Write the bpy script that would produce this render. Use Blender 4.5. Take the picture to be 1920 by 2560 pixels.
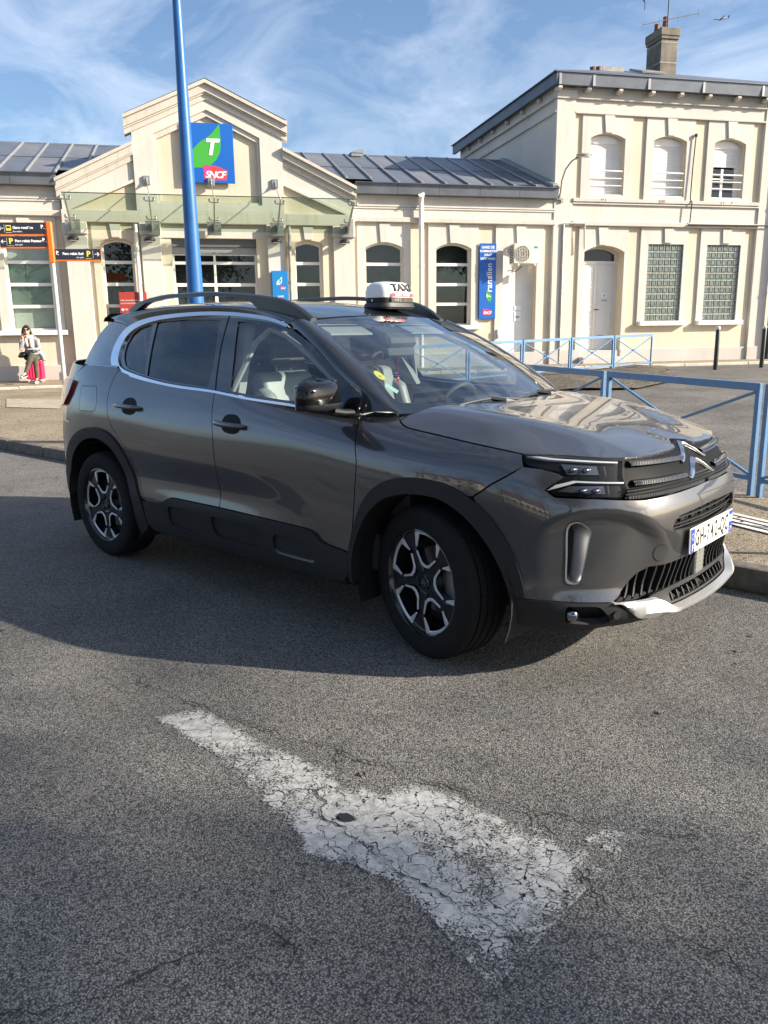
import bpy, bmesh, math, random
import numpy as np
from mathutils import Vector, Matrix
from mathutils.geometry import delaunay_2d_cdt
R=math.radians
scene=bpy.context.scene
for o in list(bpy.data.objects): bpy.data.objects.remove(o)
COL=scene.collection
rnd=random.Random(7)
# ------------------------------------------------------------------ camera
CAM_LOC=(3.465,-3.544,1.448); CAM_YAW=41.36; CAM_PITCH=-12.72; CAM_ROLL=-.787; F_PX=1986.5
cam=bpy.data.cameras.new('camera'); camo=bpy.data.objects.new('camera',cam); COL.objects.link(camo)
cam.sensor_fit='HORIZONTAL'; cam.sensor_width=36.0; cam.lens=36.0*F_PX/1920; cam.clip_start=.05; cam.clip_end=6000
def _camrot():
    y,p,r=R(CAM_YAW),R(CAM_PITCH),R(CAM_ROLL)
    f=Vector((-math.sin(y)*math.cos(p),math.cos(y)*math.cos(p),math.sin(p))); rt=Vector((math.cos(y),math.sin(y),0)); u=rt.cross(f)
    r2=math.cos(r)*rt+math.sin(r)*u; u2=-math.sin(r)*rt+math.cos(r)*u
    return Matrix((r2,u2,-f)).transposed()
camo.matrix_world=Matrix.Translation(CAM_LOC)@_camrot().to_4x4()
scene.camera=camo
# ------------------------------------------------------------------ sky and sun
SUN_AZ=30.0; SUN_EL=25.0        # azimuth counted from +X towards +Y
world=bpy.data.worlds.new('World'); scene.world=world; world.use_nodes=True
nt=world.node_tree; nt.nodes.clear()
wo=nt.nodes.new('ShaderNodeOutputWorld'); bg=nt.nodes.new('ShaderNodeBackground')
sky=nt.nodes.new('ShaderNodeTexSky'); sky.sky_type='NISHITA'; sky.sun_disc=False
sky.sun_elevation=R(SUN_EL); sky.sun_rotation=R(90-SUN_AZ); sky.air_density=1.0; sky.dust_density=2.2; sky.ozone_density=3.6; sky.altitude=100
tc=nt.nodes.new('ShaderNodeTexCoord')
mp=nt.nodes.new('ShaderNodeMapping'); mp.inputs['Rotation'].default_value=(R(12),R(-8),R(35)); mp.inputs['Scale'].default_value=(1.1,4.6,7.5)
n1=nt.nodes.new('ShaderNodeTexNoise'); n1.inputs['Scale'].default_value=1.5; n1.inputs['Detail'].default_value=11; n1.inputs['Roughness'].default_value=.62; n1.inputs['Distortion'].default_value=.9
n2=nt.nodes.new('ShaderNodeTexNoise'); n2.inputs['Scale'].default_value=1.1; n2.inputs['Detail'].default_value=3
r1=nt.nodes.new('ShaderNodeMapRange'); r1.inputs[1].default_value=.38; r1.inputs[2].default_value=.86
r2=nt.nodes.new('ShaderNodeMapRange'); r2.inputs[1].default_value=.25; r2.inputs[2].default_value=.62
ml=nt.nodes.new('ShaderNodeMath'); ml.operation='MULTIPLY'
ml2=nt.nodes.new('ShaderNodeMath'); ml2.operation='MULTIPLY'; ml2.inputs[1].default_value=.72
mx=nt.nodes.new('ShaderNodeMixRGB'); mx.inputs[2].default_value=(6.6,7.0,7.7,1)
L=nt.links
L.new(tc.outputs['Generated'],mp.inputs[0]); L.new(mp.outputs[0],n1.inputs['Vector']); L.new(tc.outputs['Generated'],n2.inputs['Vector'])
L.new(n1.outputs[0],r1.inputs[0]); L.new(n2.outputs[0],r2.inputs[0]); L.new(r1.outputs[0],ml.inputs[0]); L.new(r2.outputs[0],ml.inputs[1])
L.new(ml.outputs[0],ml2.inputs[0]); L.new(ml2.outputs[0],mx.inputs[0]); L.new(sky.outputs[0],mx.inputs[1]); L.new(mx.outputs[0],bg.inputs[0])
bg.inputs[1].default_value=.095; L.new(bg.outputs[0],wo.inputs[0])
sun=bpy.data.lights.new('sun','SUN'); sun.energy=5.0; sun.angle=R(.53); sun.color=(1.0,.89,.74)
suno=bpy.data.objects.new('sun',sun); COL.objects.link(suno)
sd=Vector((math.cos(R(SUN_AZ))*math.cos(R(SUN_EL)),math.sin(R(SUN_AZ))*math.cos(R(SUN_EL)),math.sin(R(SUN_EL))))
suno.rotation_euler=sd.to_track_quat('Z','Y').to_euler(); suno.location=sd*60
vs=scene.view_settings; scene.display_settings.display_device='sRGB'; vs.view_transform='Standard'; vs.look='None'; vs.gamma=1; vs.exposure=1.1; vs.use_curve_mapping=False
scene.render.engine='CYCLES'; scene.cycles.max_bounces=10; scene.cycles.transparent_max_bounces=24; scene.cycles.transmission_bounces=6; scene.cycles.glossy_bounces=5
scene.render.resolution_x=768; scene.render.resolution_y=1024
# ------------------------------------------------------------------ helpers
def setp(o,label=None,cat=None,group=None,kind=None):
    if label: o['label']=label
    if cat: o['category']=cat
    if group: o['group']=group
    if kind: o['kind']=kind
    return o
def thing(name,label,cat,loc=(0,0,0),rz=0,group=None):
    o=bpy.data.objects.new(name,None); COL.objects.link(o); o.location=loc; o.rotation_euler=(0,0,rz); o.empty_display_size=.1
    return setp(o,label,cat,group)
def link(name,me,mat=None,parent=None,loc=None,rot=None):
    if mat is not None and not me.materials: me.materials.append(mat)
    o=bpy.data.objects.new(name,me); COL.objects.link(o)
    if parent is not None: o.parent=parent
    if loc is not None: o.location=loc
    if rot is not None: o.rotation_euler=rot
    return o
class MB:
    """collects shapes into one mesh"""
    def __init__(s): s.v=[]; s.f=[]; s.m=[]; s.mi=0
    def add(s,vs,fs):
        b=len(s.v); s.v+= [tuple(p) for p in vs]; s.f+=[tuple(i+b for i in f) for f in fs]; s.m+=[s.mi]*len(fs); return s
    def box(s,x0,x1,y0,y1,z0,z1):
        if x0>x1:x0,x1=x1,x0
        if y0>y1:y0,y1=y1,y0
        if z0>z1:z0,z1=z1,z0
        return s.add([(x0,y0,z0),(x1,y0,z0),(x1,y1,z0),(x0,y1,z0),(x0,y0,z1),(x1,y0,z1),(x1,y1,z1),(x0,y1,z1)],
            [(0,3,2,1),(4,5,6,7),(0,1,5,4),(1,2,6,5),(2,3,7,6),(3,0,4,7)])
    def prism(s,pts,a,b,ax='y'):
        """polygon pts (2D, ccw) extruded a..b along axis: y -> pts are (x,z); z -> (x,y); x -> (y,z)"""
        n=len(pts)
        def P(p,h): return (p[0],h,p[1]) if ax=='y' else ((p[0],p[1],h) if ax=='z' else (h,p[0],p[1]))
        vs=[P(p,a) for p in pts]+[P(p,b) for p in pts]
        fs=[tuple(range(n)),tuple(range(2*n-1,n-1,-1))]+[(i,i+n,(i+1)%n+n,(i+1)%n) for i in range(n)]
        return s.add(vs,fs)
    def tube(s,path,r,n=8,cap=True,closed=False):
        path=[Vector(p) for p in path]; rs=r if isinstance(r,(list,tuple)) else [r]*len(path); rings=[]
        up=Vector((0,0,1)); prev=None; N=len(path)
        for i,p in enumerate(path):
            if closed: t=(path[(i+1)%N]-path[i-1]).normalized()
            else: t=(path[min(i+1,N-1)]-path[max(i-1,0)]).normalized()
            if prev is None:
                a=t.cross(up)
                if a.length<.05: a=t.cross(Vector((1,0,0)))
                a.normalize()
            else:
                a=(prev-t*prev.dot(t)); a=a.normalized() if a.length>1e-6 else t.orthogonal().normalized()
            prev=a; b=t.cross(a)
            rings.append([p+(a*math.cos(2*math.pi*k/n)+b*math.sin(2*math.pi*k/n))*rs[i] for k in range(n)])
        vs=[q for rg in rings for q in rg]; fs=[]
        M=N if closed else N-1
        for i in range(M):
            j=(i+1)%N
            for k in range(n): fs.append((i*n+k,i*n+(k+1)%n,j*n+(k+1)%n,j*n+k))
        if cap and not closed: fs+=[tuple(range(n-1,-1,-1)),tuple((N-1)*n+k for k in range(n))]
        return s.add(vs,fs)
    def lathe(s,prof,n=32,axis='z',c=(0,0,0),cap=False):
        """prof: (radius, height)"""
        vs=[];fs=[]
        for r,h in prof:
            for k in range(n):
                a=2*math.pi*k/n; q=(r*math.cos(a),r*math.sin(a))
                vs.append({'z':(c[0]+q[0],c[1]+q[1],c[2]+h),'y':(c[0]+q[0],c[1]+h,c[2]+q[1]),'x':(c[0]+h,c[1]+q[0],c[2]+q[1])}[axis])
        for i in range(len(prof)-1):
            for k in range(n): fs.append((i*n+k,i*n+(k+1)%n,(i+1)*n+(k+1)%n,(i+1)*n+k))
        if cap: fs+=[tuple(range(n)),tuple((len(prof)-1)*n+k for k in range(n))]
        return s.add(vs,fs)
    def sphere(s,c,rx,ry=None,rz=None,n=12,m=8):
        ry=ry or rx; rz=rz or rx; vs=[(c[0],c[1],c[2]-rz)]; fs=[]
        for i in range(1,m):
            a=-math.pi/2+math.pi*i/m
            for k in range(n): b=2*math.pi*k/n; vs.append((c[0]+rx*math.cos(a)*math.cos(b),c[1]+ry*math.cos(a)*math.sin(b),c[2]+rz*math.sin(a)))
        vs.append((c[0],c[1],c[2]+rz)); T=len(vs)-1
        for k in range(n): fs.append((0,1+(k+1)%n,1+k)); fs.append((T,T-n+k,T-n+(k+1)%n))
        for i in range(m-2):
            for k in range(n): fs.append((1+i*n+k,1+i*n+(k+1)%n,1+(i+1)*n+(k+1)%n,1+(i+1)*n+k))
        return s.add(vs,fs)
    def mesh(s,name,mats=None,smooth=False,bevel=0,seg=1,fix=True,angle=None):
        me=bpy.data.meshes.new(name); me.from_pydata(s.v,[],s.f)
        if mats:
            for m in (mats if isinstance(mats,(list,tuple)) else [mats]): me.materials.append(m)
        if any(s.m): me.polygons.foreach_set('material_index',s.m)
        bm=bmesh.new(); bm.from_mesh(me)
        if fix: bmesh.ops.recalc_face_normals(bm,faces=bm.faces)
        if bevel:
            es=[e for e in bm.edges if len(e.link_faces)==2 and e.calc_face_angle(0)>R(30)]
            bmesh.ops.bevel(bm,geom=es,offset=bevel,segments=seg,profile=.6,affect='EDGES',clamp_overlap=True)
        if smooth:
            ang=R(angle or 38)
            for f in bm.faces: f.smooth=True
            for e in bm.edges:
                if len(e.link_faces)==2 and e.calc_face_angle(0)>ang: e.smooth=False
        bm.to_mesh(me); bm.free(); me.update(); return me
    def build(s,name,mat,parent=None,smooth=False,bevel=0,seg=1,loc=None,rot=None,angle=None):
        return link(name,s.mesh(name,mat,smooth,bevel,seg,angle=angle),None,parent,loc,rot)
def inpoly(pt,poly):
    x,y=pt; c=False; j=len(poly)-1
    for i in range(len(poly)):
        xi,yi=poly[i]; xj,yj=poly[j]
        if (yi>y)!=(yj>y) and x<(xj-xi)*(y-yi)/(yj-yi)+xi: c=not c
        j=i
    return c
def dens(poly,step,closed=True):
    out=[]; n=len(poly)
    for i in range(n if closed else n-1):
        a=poly[i]; b=poly[(i+1)%n]; d=math.hypot(b[0]-a[0],b[1]-a[1]); k=max(1,int(math.ceil(d/step)))
        out+=[(a[0]+(b[0]-a[0])*t/k,a[1]+(b[1]-a[1])*t/k) for t in range(k)]
    if not closed: out.append(poly[-1])
    return out
def smoothpoly(pts,step,closed=True,tension=.5):
    """Catmull-Rom through the points; a point given as (x,y,1) stays a corner"""
    n=len(pts); out=[]
    def P(i): return Vector(pts[i%n][:2]) if closed else Vector(pts[max(0,min(n-1,i))][:2])
    def cor(i): 
        i=i%n if closed else max(0,min(n-1,i)); return len(pts[i])>2
    for i in range(n if closed else n-1):
        p0,p1,p2,p3=P(i-1),P(i),P(i+1),P(i+2)
        m1=(p2-p1) if cor(i) else (p2-p0)*tension; m2=(p2-p1) if cor(i+1) else (p3-p1)*tension
        d=(p2-p1).length
        for m_ in (m1,m2):
            if m_.length>1.5*d: m_*=1.5*d/m_.length
        k=max(1,int(math.ceil(d/step)))
        for t in range(k):
            t=t/k; out.append(tuple((2*t**3-3*t*t+1)*p1+(t**3-2*t*t+t)*m1+(-2*t**3+3*t*t)*p2+(t**3-t*t)*m2))
    if not closed: out.append(tuple(pts[-1][:2]))
    return out
def tri2d(poly,holes,step,minb=.45):
    """constrained triangulation of a polygon with holes, interior points on a grid"""
    loops=[poly]+list(holes); vs=[];es=[]
    for lp in loops:
        b=len(vs); vs+=[Vector(p) for p in lp]; es+=[(b+i,b+(i+1)%len(lp)) for i in range(len(lp))]
    bv=np.array([tuple(v) for v in vs])
    x0,y0=bv.min(0); x1,y1=bv.max(0); mn=step*minb
    gx=np.arange(x0+step*.5,x1,step); gy=np.arange(y0+step*.5,y1,step)
    if len(gx)*len(gy)>0 and step<50:
        for i,x in enumerate(gx):
            for y in gy:
                y2=y+(step*.5 if i%2 else 0)
                if inpoly((x,y2),poly) and not any(inpoly((x,y2),h) for h in holes):
                    if np.min((bv[:,0]-x)**2+(bv[:,1]-y2)**2)>mn*mn: vs.append(Vector((x,y2)))
    r=delaunay_2d_cdt(vs,es,[],0,1e-6)
    ov=[tuple(v) for v in r[0]]; fs=[]; sl=[]
    for f in r[2]:
        f=tuple(f); p=[ov[i] for i in f]; c=(sum(q[0] for q in p)/3,sum(q[1] for q in p)/3)
        L=[math.dist(p[i],p[(i+1)%3]) for i in range(3)]; ar=abs((p[1][0]-p[0][0])*(p[2][1]-p[0][1])-(p[2][0]-p[0][0])*(p[1][1]-p[0][1]))
        if ar/max(L)<2e-5: k=L.index(max(L)); sl.append((f,frozenset((f[k],f[(k+1)%3]))))
        elif inpoly(c,poly) and not any(inpoly(c,h) for h in holes): fs.append(f)
    for _ in range(4):       # slivers along straight edges: keep those backed by a kept triangle
        ed={frozenset((f[i],f[(i+1)%3])) for f in fs for i in range(3)}; rest=[]
        for f,e in sl:
            if e in ed: fs.append(f)
            else: rest.append((f,e))
        sl=rest
    return ov,fs
def patch(name,fn,poly,mat,holes=(),step=.03,d=0.,flange=.012,side=-1,join=False,parent=None,thick=0,scale=None,cen_tol=1e-4):
    """trimmed piece of the surface fn(u,v,d)->(n,3); side -1 right, +1 left; join: both halves welded at w=0"""
    if scale: poly=[(a*scale[0],b*scale[1]) for a,b in poly]; holes=[[(a*scale[0],b*scale[1]) for a,b in h] for h in holes]
    poly=dens(poly,step); holes=[dens(h,step) for h in holes]
    ov,fs=tri2d(poly,holes,step)
    uv=np.array(ov)
    if scale: uv=uv/np.array(scale)
    P=fn(uv[:,0],uv[:,1],d)
    bm=bmesh.new()
    def half(sg):
        vv=[bm.verts.new((p[0],p[1]*sg,p[2])) for p in P]; ff=[]
        for f in fs:
            try: ff.append(bm.faces.new([vv[i] for i in (f if sg<0 else f[::-1])]))
            except ValueError: pass
        return ff
    if join: half(-1); half(1); bmesh.ops.remove_doubles(bm,verts=bm.verts,dist=5e-4)
    else: half(side)
    bm.normal_update()
    # outward orientation test
    cen=Vector((0,0,.6)); acc=0
    for f in bm.faces: acc+=f.normal.dot(f.calc_center_median()-cen)*f.calc_area()
    if acc<0: bmesh.ops.reverse_faces(bm,faces=bm.faces)
    bm.normal_update()
    if flange:
        be=[e for e in bm.edges if e.is_boundary]
        nrm={v:v.normal.copy() for v in bm.verts}
        ret=bmesh.ops.extrude_edge_only(bm,edges=be)
        nv=[g for g in ret['geom'] if isinstance(g,bmesh.types.BMVert)]
        src={}
        for e in bm.edges: pass
        for v in nv:
            for e in v.link_edges:
                w=e.other_vert(v)
                if w in nrm and (w.co-v.co).length<1e-7: src[v]=w
        for v in nv:
            if v in src: v.co=v.co-nrm[src[v]]*flange
        for e in be: e.smooth=False
    for f in bm.faces: f.smooth=True
    me=bpy.data.meshes.new(name); bm.to_mesh(me); bm.free()
    return link(name,me,mat,parent)
def copy_tree(o,parent=None,mirror=False):
    c=o.copy(); COL.objects.link(c)
    if parent is not None: c.parent=parent
    for ch in list(o.children): copy_tree(ch,c)
    return c
# text as mesh
_fonts={}
def text_mesh(s,size,align='CENTER',extrude=.0015,shear=0,bold=0,spacing=1.0):
    cu=bpy.data.curves.new('t','FONT'); cu.body=s; cu.size=size; cu.align_x=align; cu.align_y='CENTER'; cu.extrude=extrude; cu.shear=shear; cu.offset=bold; cu.space_character=spacing; cu.resolution_u=3
    o=bpy.data.objects.new('t',cu); COL.objects.link(o); dg=bpy.context.evaluated_depsgraph_get(); dg.update()
    me=bpy.data.meshes.new_from_object(o.evaluated_get(dg)); bpy.data.objects.remove(o); bpy.data.curves.remove(cu); me.materials.clear(); return me
def text(name,s,size,mat,parent,loc,rot,align='CENTER',sx=1.0,**k):
    me=text_mesh(s,size,align,**k)
    o=link(name,me,mat,parent,loc,rot); o.scale=(sx,1,1); return o
# ------------------------------------------------------------------ materials
def nmat(name):
    m=bpy.data.materials.new(name); m.use_nodes=True; t=m.node_tree; b=t.nodes['Principled BSDF']; return m,t,b
def pmat(name,col,rough=.5,metal=0,coat=0,coatr=.03,var=0,vscale=3,bump=0,bscale=80,spec=.5,emit=None,estr=0,detail=5):
    """plain surface with optional colour mottling and fine relief"""
    m,t,b=nmat(name); b.inputs['Base Color'].default_value=(*col,1); b.inputs['Roughness'].default_value=rough; b.inputs['Metallic'].default_value=metal
    b.inputs['Coat Weight'].default_value=coat; b.inputs['Coat Roughness'].default_value=coatr; b.inputs['Specular IOR Level'].default_value=spec
    if emit: b.inputs['Emission Color'].default_value=(*emit,1); b.inputs['Emission Strength'].default_value=estr
    if var or bump:
        tc=t.nodes.new('ShaderNodeTexCoord'); src=tc.outputs['Object']
    if var:
        n=t.nodes.new('ShaderNodeTexNoise'); n.inputs['Scale'].default_value=vscale; n.inputs['Detail'].default_value=detail; n.inputs['Roughness'].default_value=.6
        r=t.nodes.new('ShaderNodeValToRGB'); r.color_ramp.elements[0].position=.3; r.color_ramp.elements[1].position=.72
        r.color_ramp.elements[0].color=(*[c*(1-var) for c in col],1); r.color_ramp.elements[1].color=(*[min(1,c*(1+var*.6)) for c in col],1)
        t.links.new(src,n.inputs['Vector']); t.links.new(n.outputs[0],r.inputs[0]); t.links.new(r.outputs[0],b.inputs['Base Color'])
    if bump:
        n=t.nodes.new('ShaderNodeTexNoise'); n.inputs['Scale'].default_value=bscale; n.inputs['Detail'].default_value=4
        bp=t.nodes.new('ShaderNodeBump'); bp.inputs['Strength'].default_value=bump; bp.inputs['Distance'].default_value=.01
        t.links.new(src,n.inputs['Vector']); t.links.new(n.outputs[0],bp.inputs['Height']); t.links.new(bp.outputs[0],b.inputs['Normal'])
    return m
def glassmat(name,tint=(1,1,1),ior=1.5,rough=0.0,refl=1.0):
    """thin pane: transparent with a Fresnel mirror coat"""
    m=bpy.data.materials.new(name); m.use_nodes=True; t=m.node_tree; t.nodes.clear()
    o=t.nodes.new('ShaderNodeOutputMaterial'); mx=t.nodes.new('ShaderNodeMixShader'); tr=t.nodes.new('ShaderNodeBsdfTransparent'); gl=t.nodes.new('ShaderNodeBsdfGlossy'); fr=t.nodes.new('ShaderNodeFresnel')
    tr.inputs[0].default_value=(*tint,1); gl.inputs['Roughness'].default_value=rough
    ge=t.nodes.new('ShaderNodeNewGeometry'); io=t.nodes.new('ShaderNodeMapRange'); io.inputs[3].default_value=ior; io.inputs[4].default_value=1/ior   # same reflectance from both sides of the thin pane
    t.links.new(ge.outputs['Backfacing'],io.inputs[0]); t.links.new(io.outputs[0],fr.inputs[0])
    ma=t.nodes.new('ShaderNodeMath'); ma.operation='MULTIPLY'; ma.inputs[1].default_value=refl; ma.use_clamp=True
    t.links.new(fr.outputs[0],ma.inputs[0]); t.links.new(ma.outputs[0],mx.inputs[0]); t.links.new(tr.outputs[0],mx.inputs[1]); t.links.new(gl.outputs[0],mx.inputs[2]); t.links.new(mx.outputs[0],o.inputs[0]); return m
def wallmat(name,col,stain=.12,dirt=(.35,.30,.24)):
    """rendered masonry: soft mottling, faint vertical weather streaks, fine grain"""
    m,t,b=nmat(name); b.inputs['Roughness'].default_value=.85; b.inputs['Specular IOR Level'].default_value=.25
    tc=t.nodes.new('ShaderNodeTexCoord'); mp=t.nodes.new('ShaderNodeMapping'); mp.inputs['Scale'].default_value=(5,5,.55)
    n=t.nodes.new('ShaderNodeTexNoise'); n.inputs['Scale'].default_value=1.6; n.inputs['Detail'].default_value=8; n.inputs['Roughness'].default_value=.68
    n2=t.nodes.new('ShaderNodeTexNoise'); n2.inputs['Scale'].default_value=.8; n2.inputs['Detail'].default_value=6
    r=t.nodes.new('ShaderNodeMapRange'); r.inputs[1].default_value=.52; r.inputs[2].default_value=.86; r.inputs[4].default_value=stain*2.2
    mx=t.nodes.new('ShaderNodeMixRGB'); mx.inputs[1].default_value=(*col,1); mx.inputs[2].default_value=(*dirt,1)
    r2=t.nodes.new('ShaderNodeMapRange'); r2.inputs[1].default_value=.3; r2.inputs[2].default_value=.7; r2.inputs[3].default_value=.9; r2.inputs[4].default_value=1.04
    mu=t.nodes.new('ShaderNodeMixRGB'); mu.blend_type='MULTIPLY'; mu.inputs[0].default_value=1
    n3=t.nodes.new('ShaderNodeTexNoise'); n3.inputs['Scale'].default_value=160; n3.inputs['Detail'].default_value=3
    bp=t.nodes.new('ShaderNodeBump'); bp.inputs['Strength'].default_value=.12; bp.inputs['Distance'].default_value=.01
    l=t.links.new
    l(tc.outputs['Object'],mp.inputs[0]); l(mp.outputs[0],n.inputs['Vector']); l(tc.outputs['Object'],n2.inputs['Vector']); l(tc.outputs['Object'],n3.inputs['Vector'])
    l(n.outputs[0],r.inputs[0]); l(r.outputs[0],mx.inputs[0]); l(n2.outputs[0],r2.inputs[0]); l(mx.outputs[0],mu.inputs[1]); l(r2.outputs[0],mu.inputs[2]); l(mu.outputs[0],b.inputs['Base Color'])
    l(n3.outputs[0],bp.inputs['Height']); l(bp.outputs[0],b.inputs['Normal']); return m
def asphalt(name,dark,light,stone,scale=330,bump=.9,wear=.5):
    """coarse macadam: stones in dark binder, large wear patches"""
    m,t,b=nmat(name); b.inputs['Roughness'].default_value=.82; b.inputs['Specular IOR Level'].default_value=.3; l=t.links.new
    tc=t.nodes.new('ShaderNodeTexCoord')
    v=t.nodes.new('ShaderNodeTexVoronoi'); v.inputs['Scale'].default_value=scale*.42; v.inputs['Randomness'].default_value=1
    n=t.nodes.new('ShaderNodeTexNoise'); n.inputs['Scale'].default_value=scale*.55; n.inputs['Detail'].default_value=5; n.inputs['Roughness'].default_value=.7
    nb=t.nodes.new('ShaderNodeTexNoise'); nb.inputs['Scale'].default_value=.9; nb.inputs['Detail'].default_value=7; nb.inputs['Roughness'].default_value=.6
    ad=t.nodes.new('ShaderNodeMath'); ad.operation='MULTIPLY_ADD'; ad.inputs[1].default_value=-.55; 
    l(tc.outputs['Object'],v.inputs['Vector']); l(tc.outputs['Object'],n.inputs['Vector']); l(tc.outputs['Object'],nb.inputs['Vector'])
    l(v.outputs['Distance'],ad.inputs[0]); l(n.outputs[0],ad.inputs[2])
    r=t.nodes.new('ShaderNodeValToRGB'); e=r.color_ramp.elements; e[0].position=.10; e[0].color=(*dark,1); e[1].position=.46; e[1].color=(*stone,1); k=e.new(.27); k.color=(*light,1)
    l(ad.outputs[0],r.inputs[0])
    r2=t.nodes.new('ShaderNodeMapRange'); r2.inputs[1].default_value=.32; r2.inputs[2].default_value=.7; r2.inputs[3].default_value=1-wear*.5; r2.inputs[4].default_value=1+wear*.4
    mu=t.nodes.new('ShaderNodeMixRGB'); mu.blend_type='MULTIPLY'; mu.inputs[0].default_value=1
    l(nb.outputs[0],r2.inputs[0]); l(r.outputs[0],mu.inputs[1]); l(r2.outputs[0],mu.inputs[2])
    # single larger stones, and old stains with their own outline
    v2=t.nodes.new('ShaderNodeTexVoronoi'); v2.inputs['Scale'].default_value=scale*.2; l(tc.outputs['Object'],v2.inputs['Vector'])
    sx=t.nodes.new('ShaderNodeSeparateColor'); l(v2.outputs['Color'],sx.inputs[0]); r3=t.nodes.new('ShaderNodeMapRange'); r3.inputs[3].default_value=.74; r3.inputs[4].default_value=1.26; l(sx.outputs[0],r3.inputs[0])
    m2=t.nodes.new('ShaderNodeMixRGB'); m2.blend_type='MULTIPLY'; m2.inputs[0].default_value=1; l(mu.outputs[0],m2.inputs[1]); l(r3.outputs[0],m2.inputs[2])
    n4=t.nodes.new('ShaderNodeTexNoise'); n4.inputs['Scale'].default_value=2.6; n4.inputs['Detail'].default_value=8; n4.inputs['Roughness'].default_value=.65; n4.inputs['Distortion'].default_value=.6; l(tc.outputs['Object'],n4.inputs['Vector'])
    r4=t.nodes.new('ShaderNodeMapRange'); r4.inputs[1].default_value=.62; r4.inputs[2].default_value=.74; r4.inputs[3].default_value=1.; r4.inputs[4].default_value=.62; l(n4.outputs[0],r4.inputs[0])
    m3=t.nodes.new('ShaderNodeMixRGB'); m3.blend_type='MULTIPLY'; m3.inputs[0].default_value=1; l(m2.outputs[0],m3.inputs[1]); l(r4.outputs[0],m3.inputs[2]); l(m3.outputs[0],b.inputs['Base Color'])
    bp=t.nodes.new('ShaderNodeBump'); bp.inputs['Strength'].default_value=bump; bp.inputs['Distance'].default_value=.004
    l(ad.outputs[0],bp.inputs['Height']); l(bp.outputs[0],b.inputs['Normal']); return m
M={}
M['road']=asphalt('road_asphalt',(.044,.045,.046),(.160,.156,.148),(.35,.335,.30),430,1.0,.5)
M['pave']=asphalt('pavement_asphalt',(.11,.092,.066),(.31,.26,.185),(.50,.42,.30),300,1.0,.5)
M['court']=asphalt('forecourt_asphalt',(.09,.085,.078),(.15,.14,.128),(.22,.205,.185),150,.6,.7)
M['soil']=asphalt('bare_soil_gravel',(.06,.048,.035),(.12,.10,.075),(.30,.28,.24),60,1.0,.7)
M['kerb']=pmat('kerb_granite',(.15,.135,.115),.85,var=.45,vscale=14,bump=.5,bscale=90)
M['wall_w']=wallmat('white_render',(.60,.57,.515),.20)
M['wall_y']=wallmat('cream_render',(.63,.555,.43),.16)
M['wall_p']=wallmat('grey_plinth_render',(.50,.475,.44),.2)
M['wall_c']=wallmat('dirty_white_cornice',(.57,.53,.465),.40)
M['pvc']=pmat('white_window_frame',(.80,.79,.76),.35,var=.06)
M['sill']=pmat('white_sill_paint',(.82,.80,.76),.6,var=.1,vscale=6)
M['zinc']=pmat('zinc_sheet',(.17,.19,.22),.42,metal=.35,var=.28,vscale=1.6)
M['zinc_d']=pmat('dark_zinc_edge',(.085,.10,.13),.45,metal=.3,var=.25,vscale=2)
M['zinc_l']=pmat('pale_zinc_batten',(.30,.31,.32),.45,metal=.35,var=.2,vscale=3)
M['pane']=glassmat('window_pane',(.80,.86,.83),1.5,refl=1.8)
M['pane_c']=glassmat('canopy_glass',(.58,.68,.59),1.5,refl=.30)
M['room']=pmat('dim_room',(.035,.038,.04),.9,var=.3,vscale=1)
M['blind']=pmat('pale_blind',(.50,.54,.50),.8,var=.12,vscale=2)
M['door']=pmat('white_painted_wood',(.74,.73,.70),.45,var=.06)
M['steel']=pmat('galvanised_steel',(.42,.41,.38),.38,metal=.7,var=.2,vscale=8)
M['inox']=pmat('stainless_fitting',(.55,.54,.52),.25,metal=1)
M['black']=pmat('black_plastic',(.016,.017,.019),.5,bump=.1,bscale=400)
M['dark']=pmat('dark_void',(.006,.006,.007),.8)
M['white']=pmat('white_plastic',(.80,.80,.78),.4)
M['ink']=pmat('black_lettering',(.015,.015,.017),.5)
M['whiteprint']=pmat('white_lettering',(.85,.86,.88),.5)
M['grey']=pmat('grey_print',(.35,.36,.37),.6)
M['signblue']=pmat('sign_blue_enamel',(.008,.115,.46),.32,coat=.3)
M['leafgreen']=pmat('sign_green_enamel',(.055,.36,.045),.35)
M['signred']=pmat('sign_red_enamel',(.66,.055,.075),.35)
M['signpink']=pmat('sign_pink_enamel',(.55,.05,.24),.35)
M['navy']=pmat('navy_sign_panel',(.022,.028,.045),.4)
M['orange']=pmat('orange_sign_paint',(.83,.17,.015),.4)
M['yellow']=pmat('yellow_print',(.80,.68,.08),.5)
M['redposter']=pmat('brick_red_poster',(.34,.04,.028),.55)
M['polelamp']=pmat('blue_lamp_post_paint',(.016,.12,.36),.42,coat=.1,var=.2,vscale=5)
M['fence']=pmat('pale_blue_fence_paint',(.115,.245,.43),.4,var=.15,vscale=9)
M['bollard']=pmat('dark_green_black_paint',(.012,.018,.018),.4)
M['concrete']=pmat('weathered_concrete',(.34,.32,.29),.9,var=.35,vscale=5,bump=.2)
M['chim']=pmat('sooty_chimney_render',(.20,.175,.14),.9,var=.55,vscale=2.2,bump=.2)
M['terracotta']=pmat('terracotta_pot',(.26,.10,.06),.8,var=.3,vscale=6)
M['ac']=pmat('cream_metal_casing',(.74,.70,.60),.4)
M['acgrill']=pmat('grey_fan_grille',(.22,.20,.17),.5)
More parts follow.
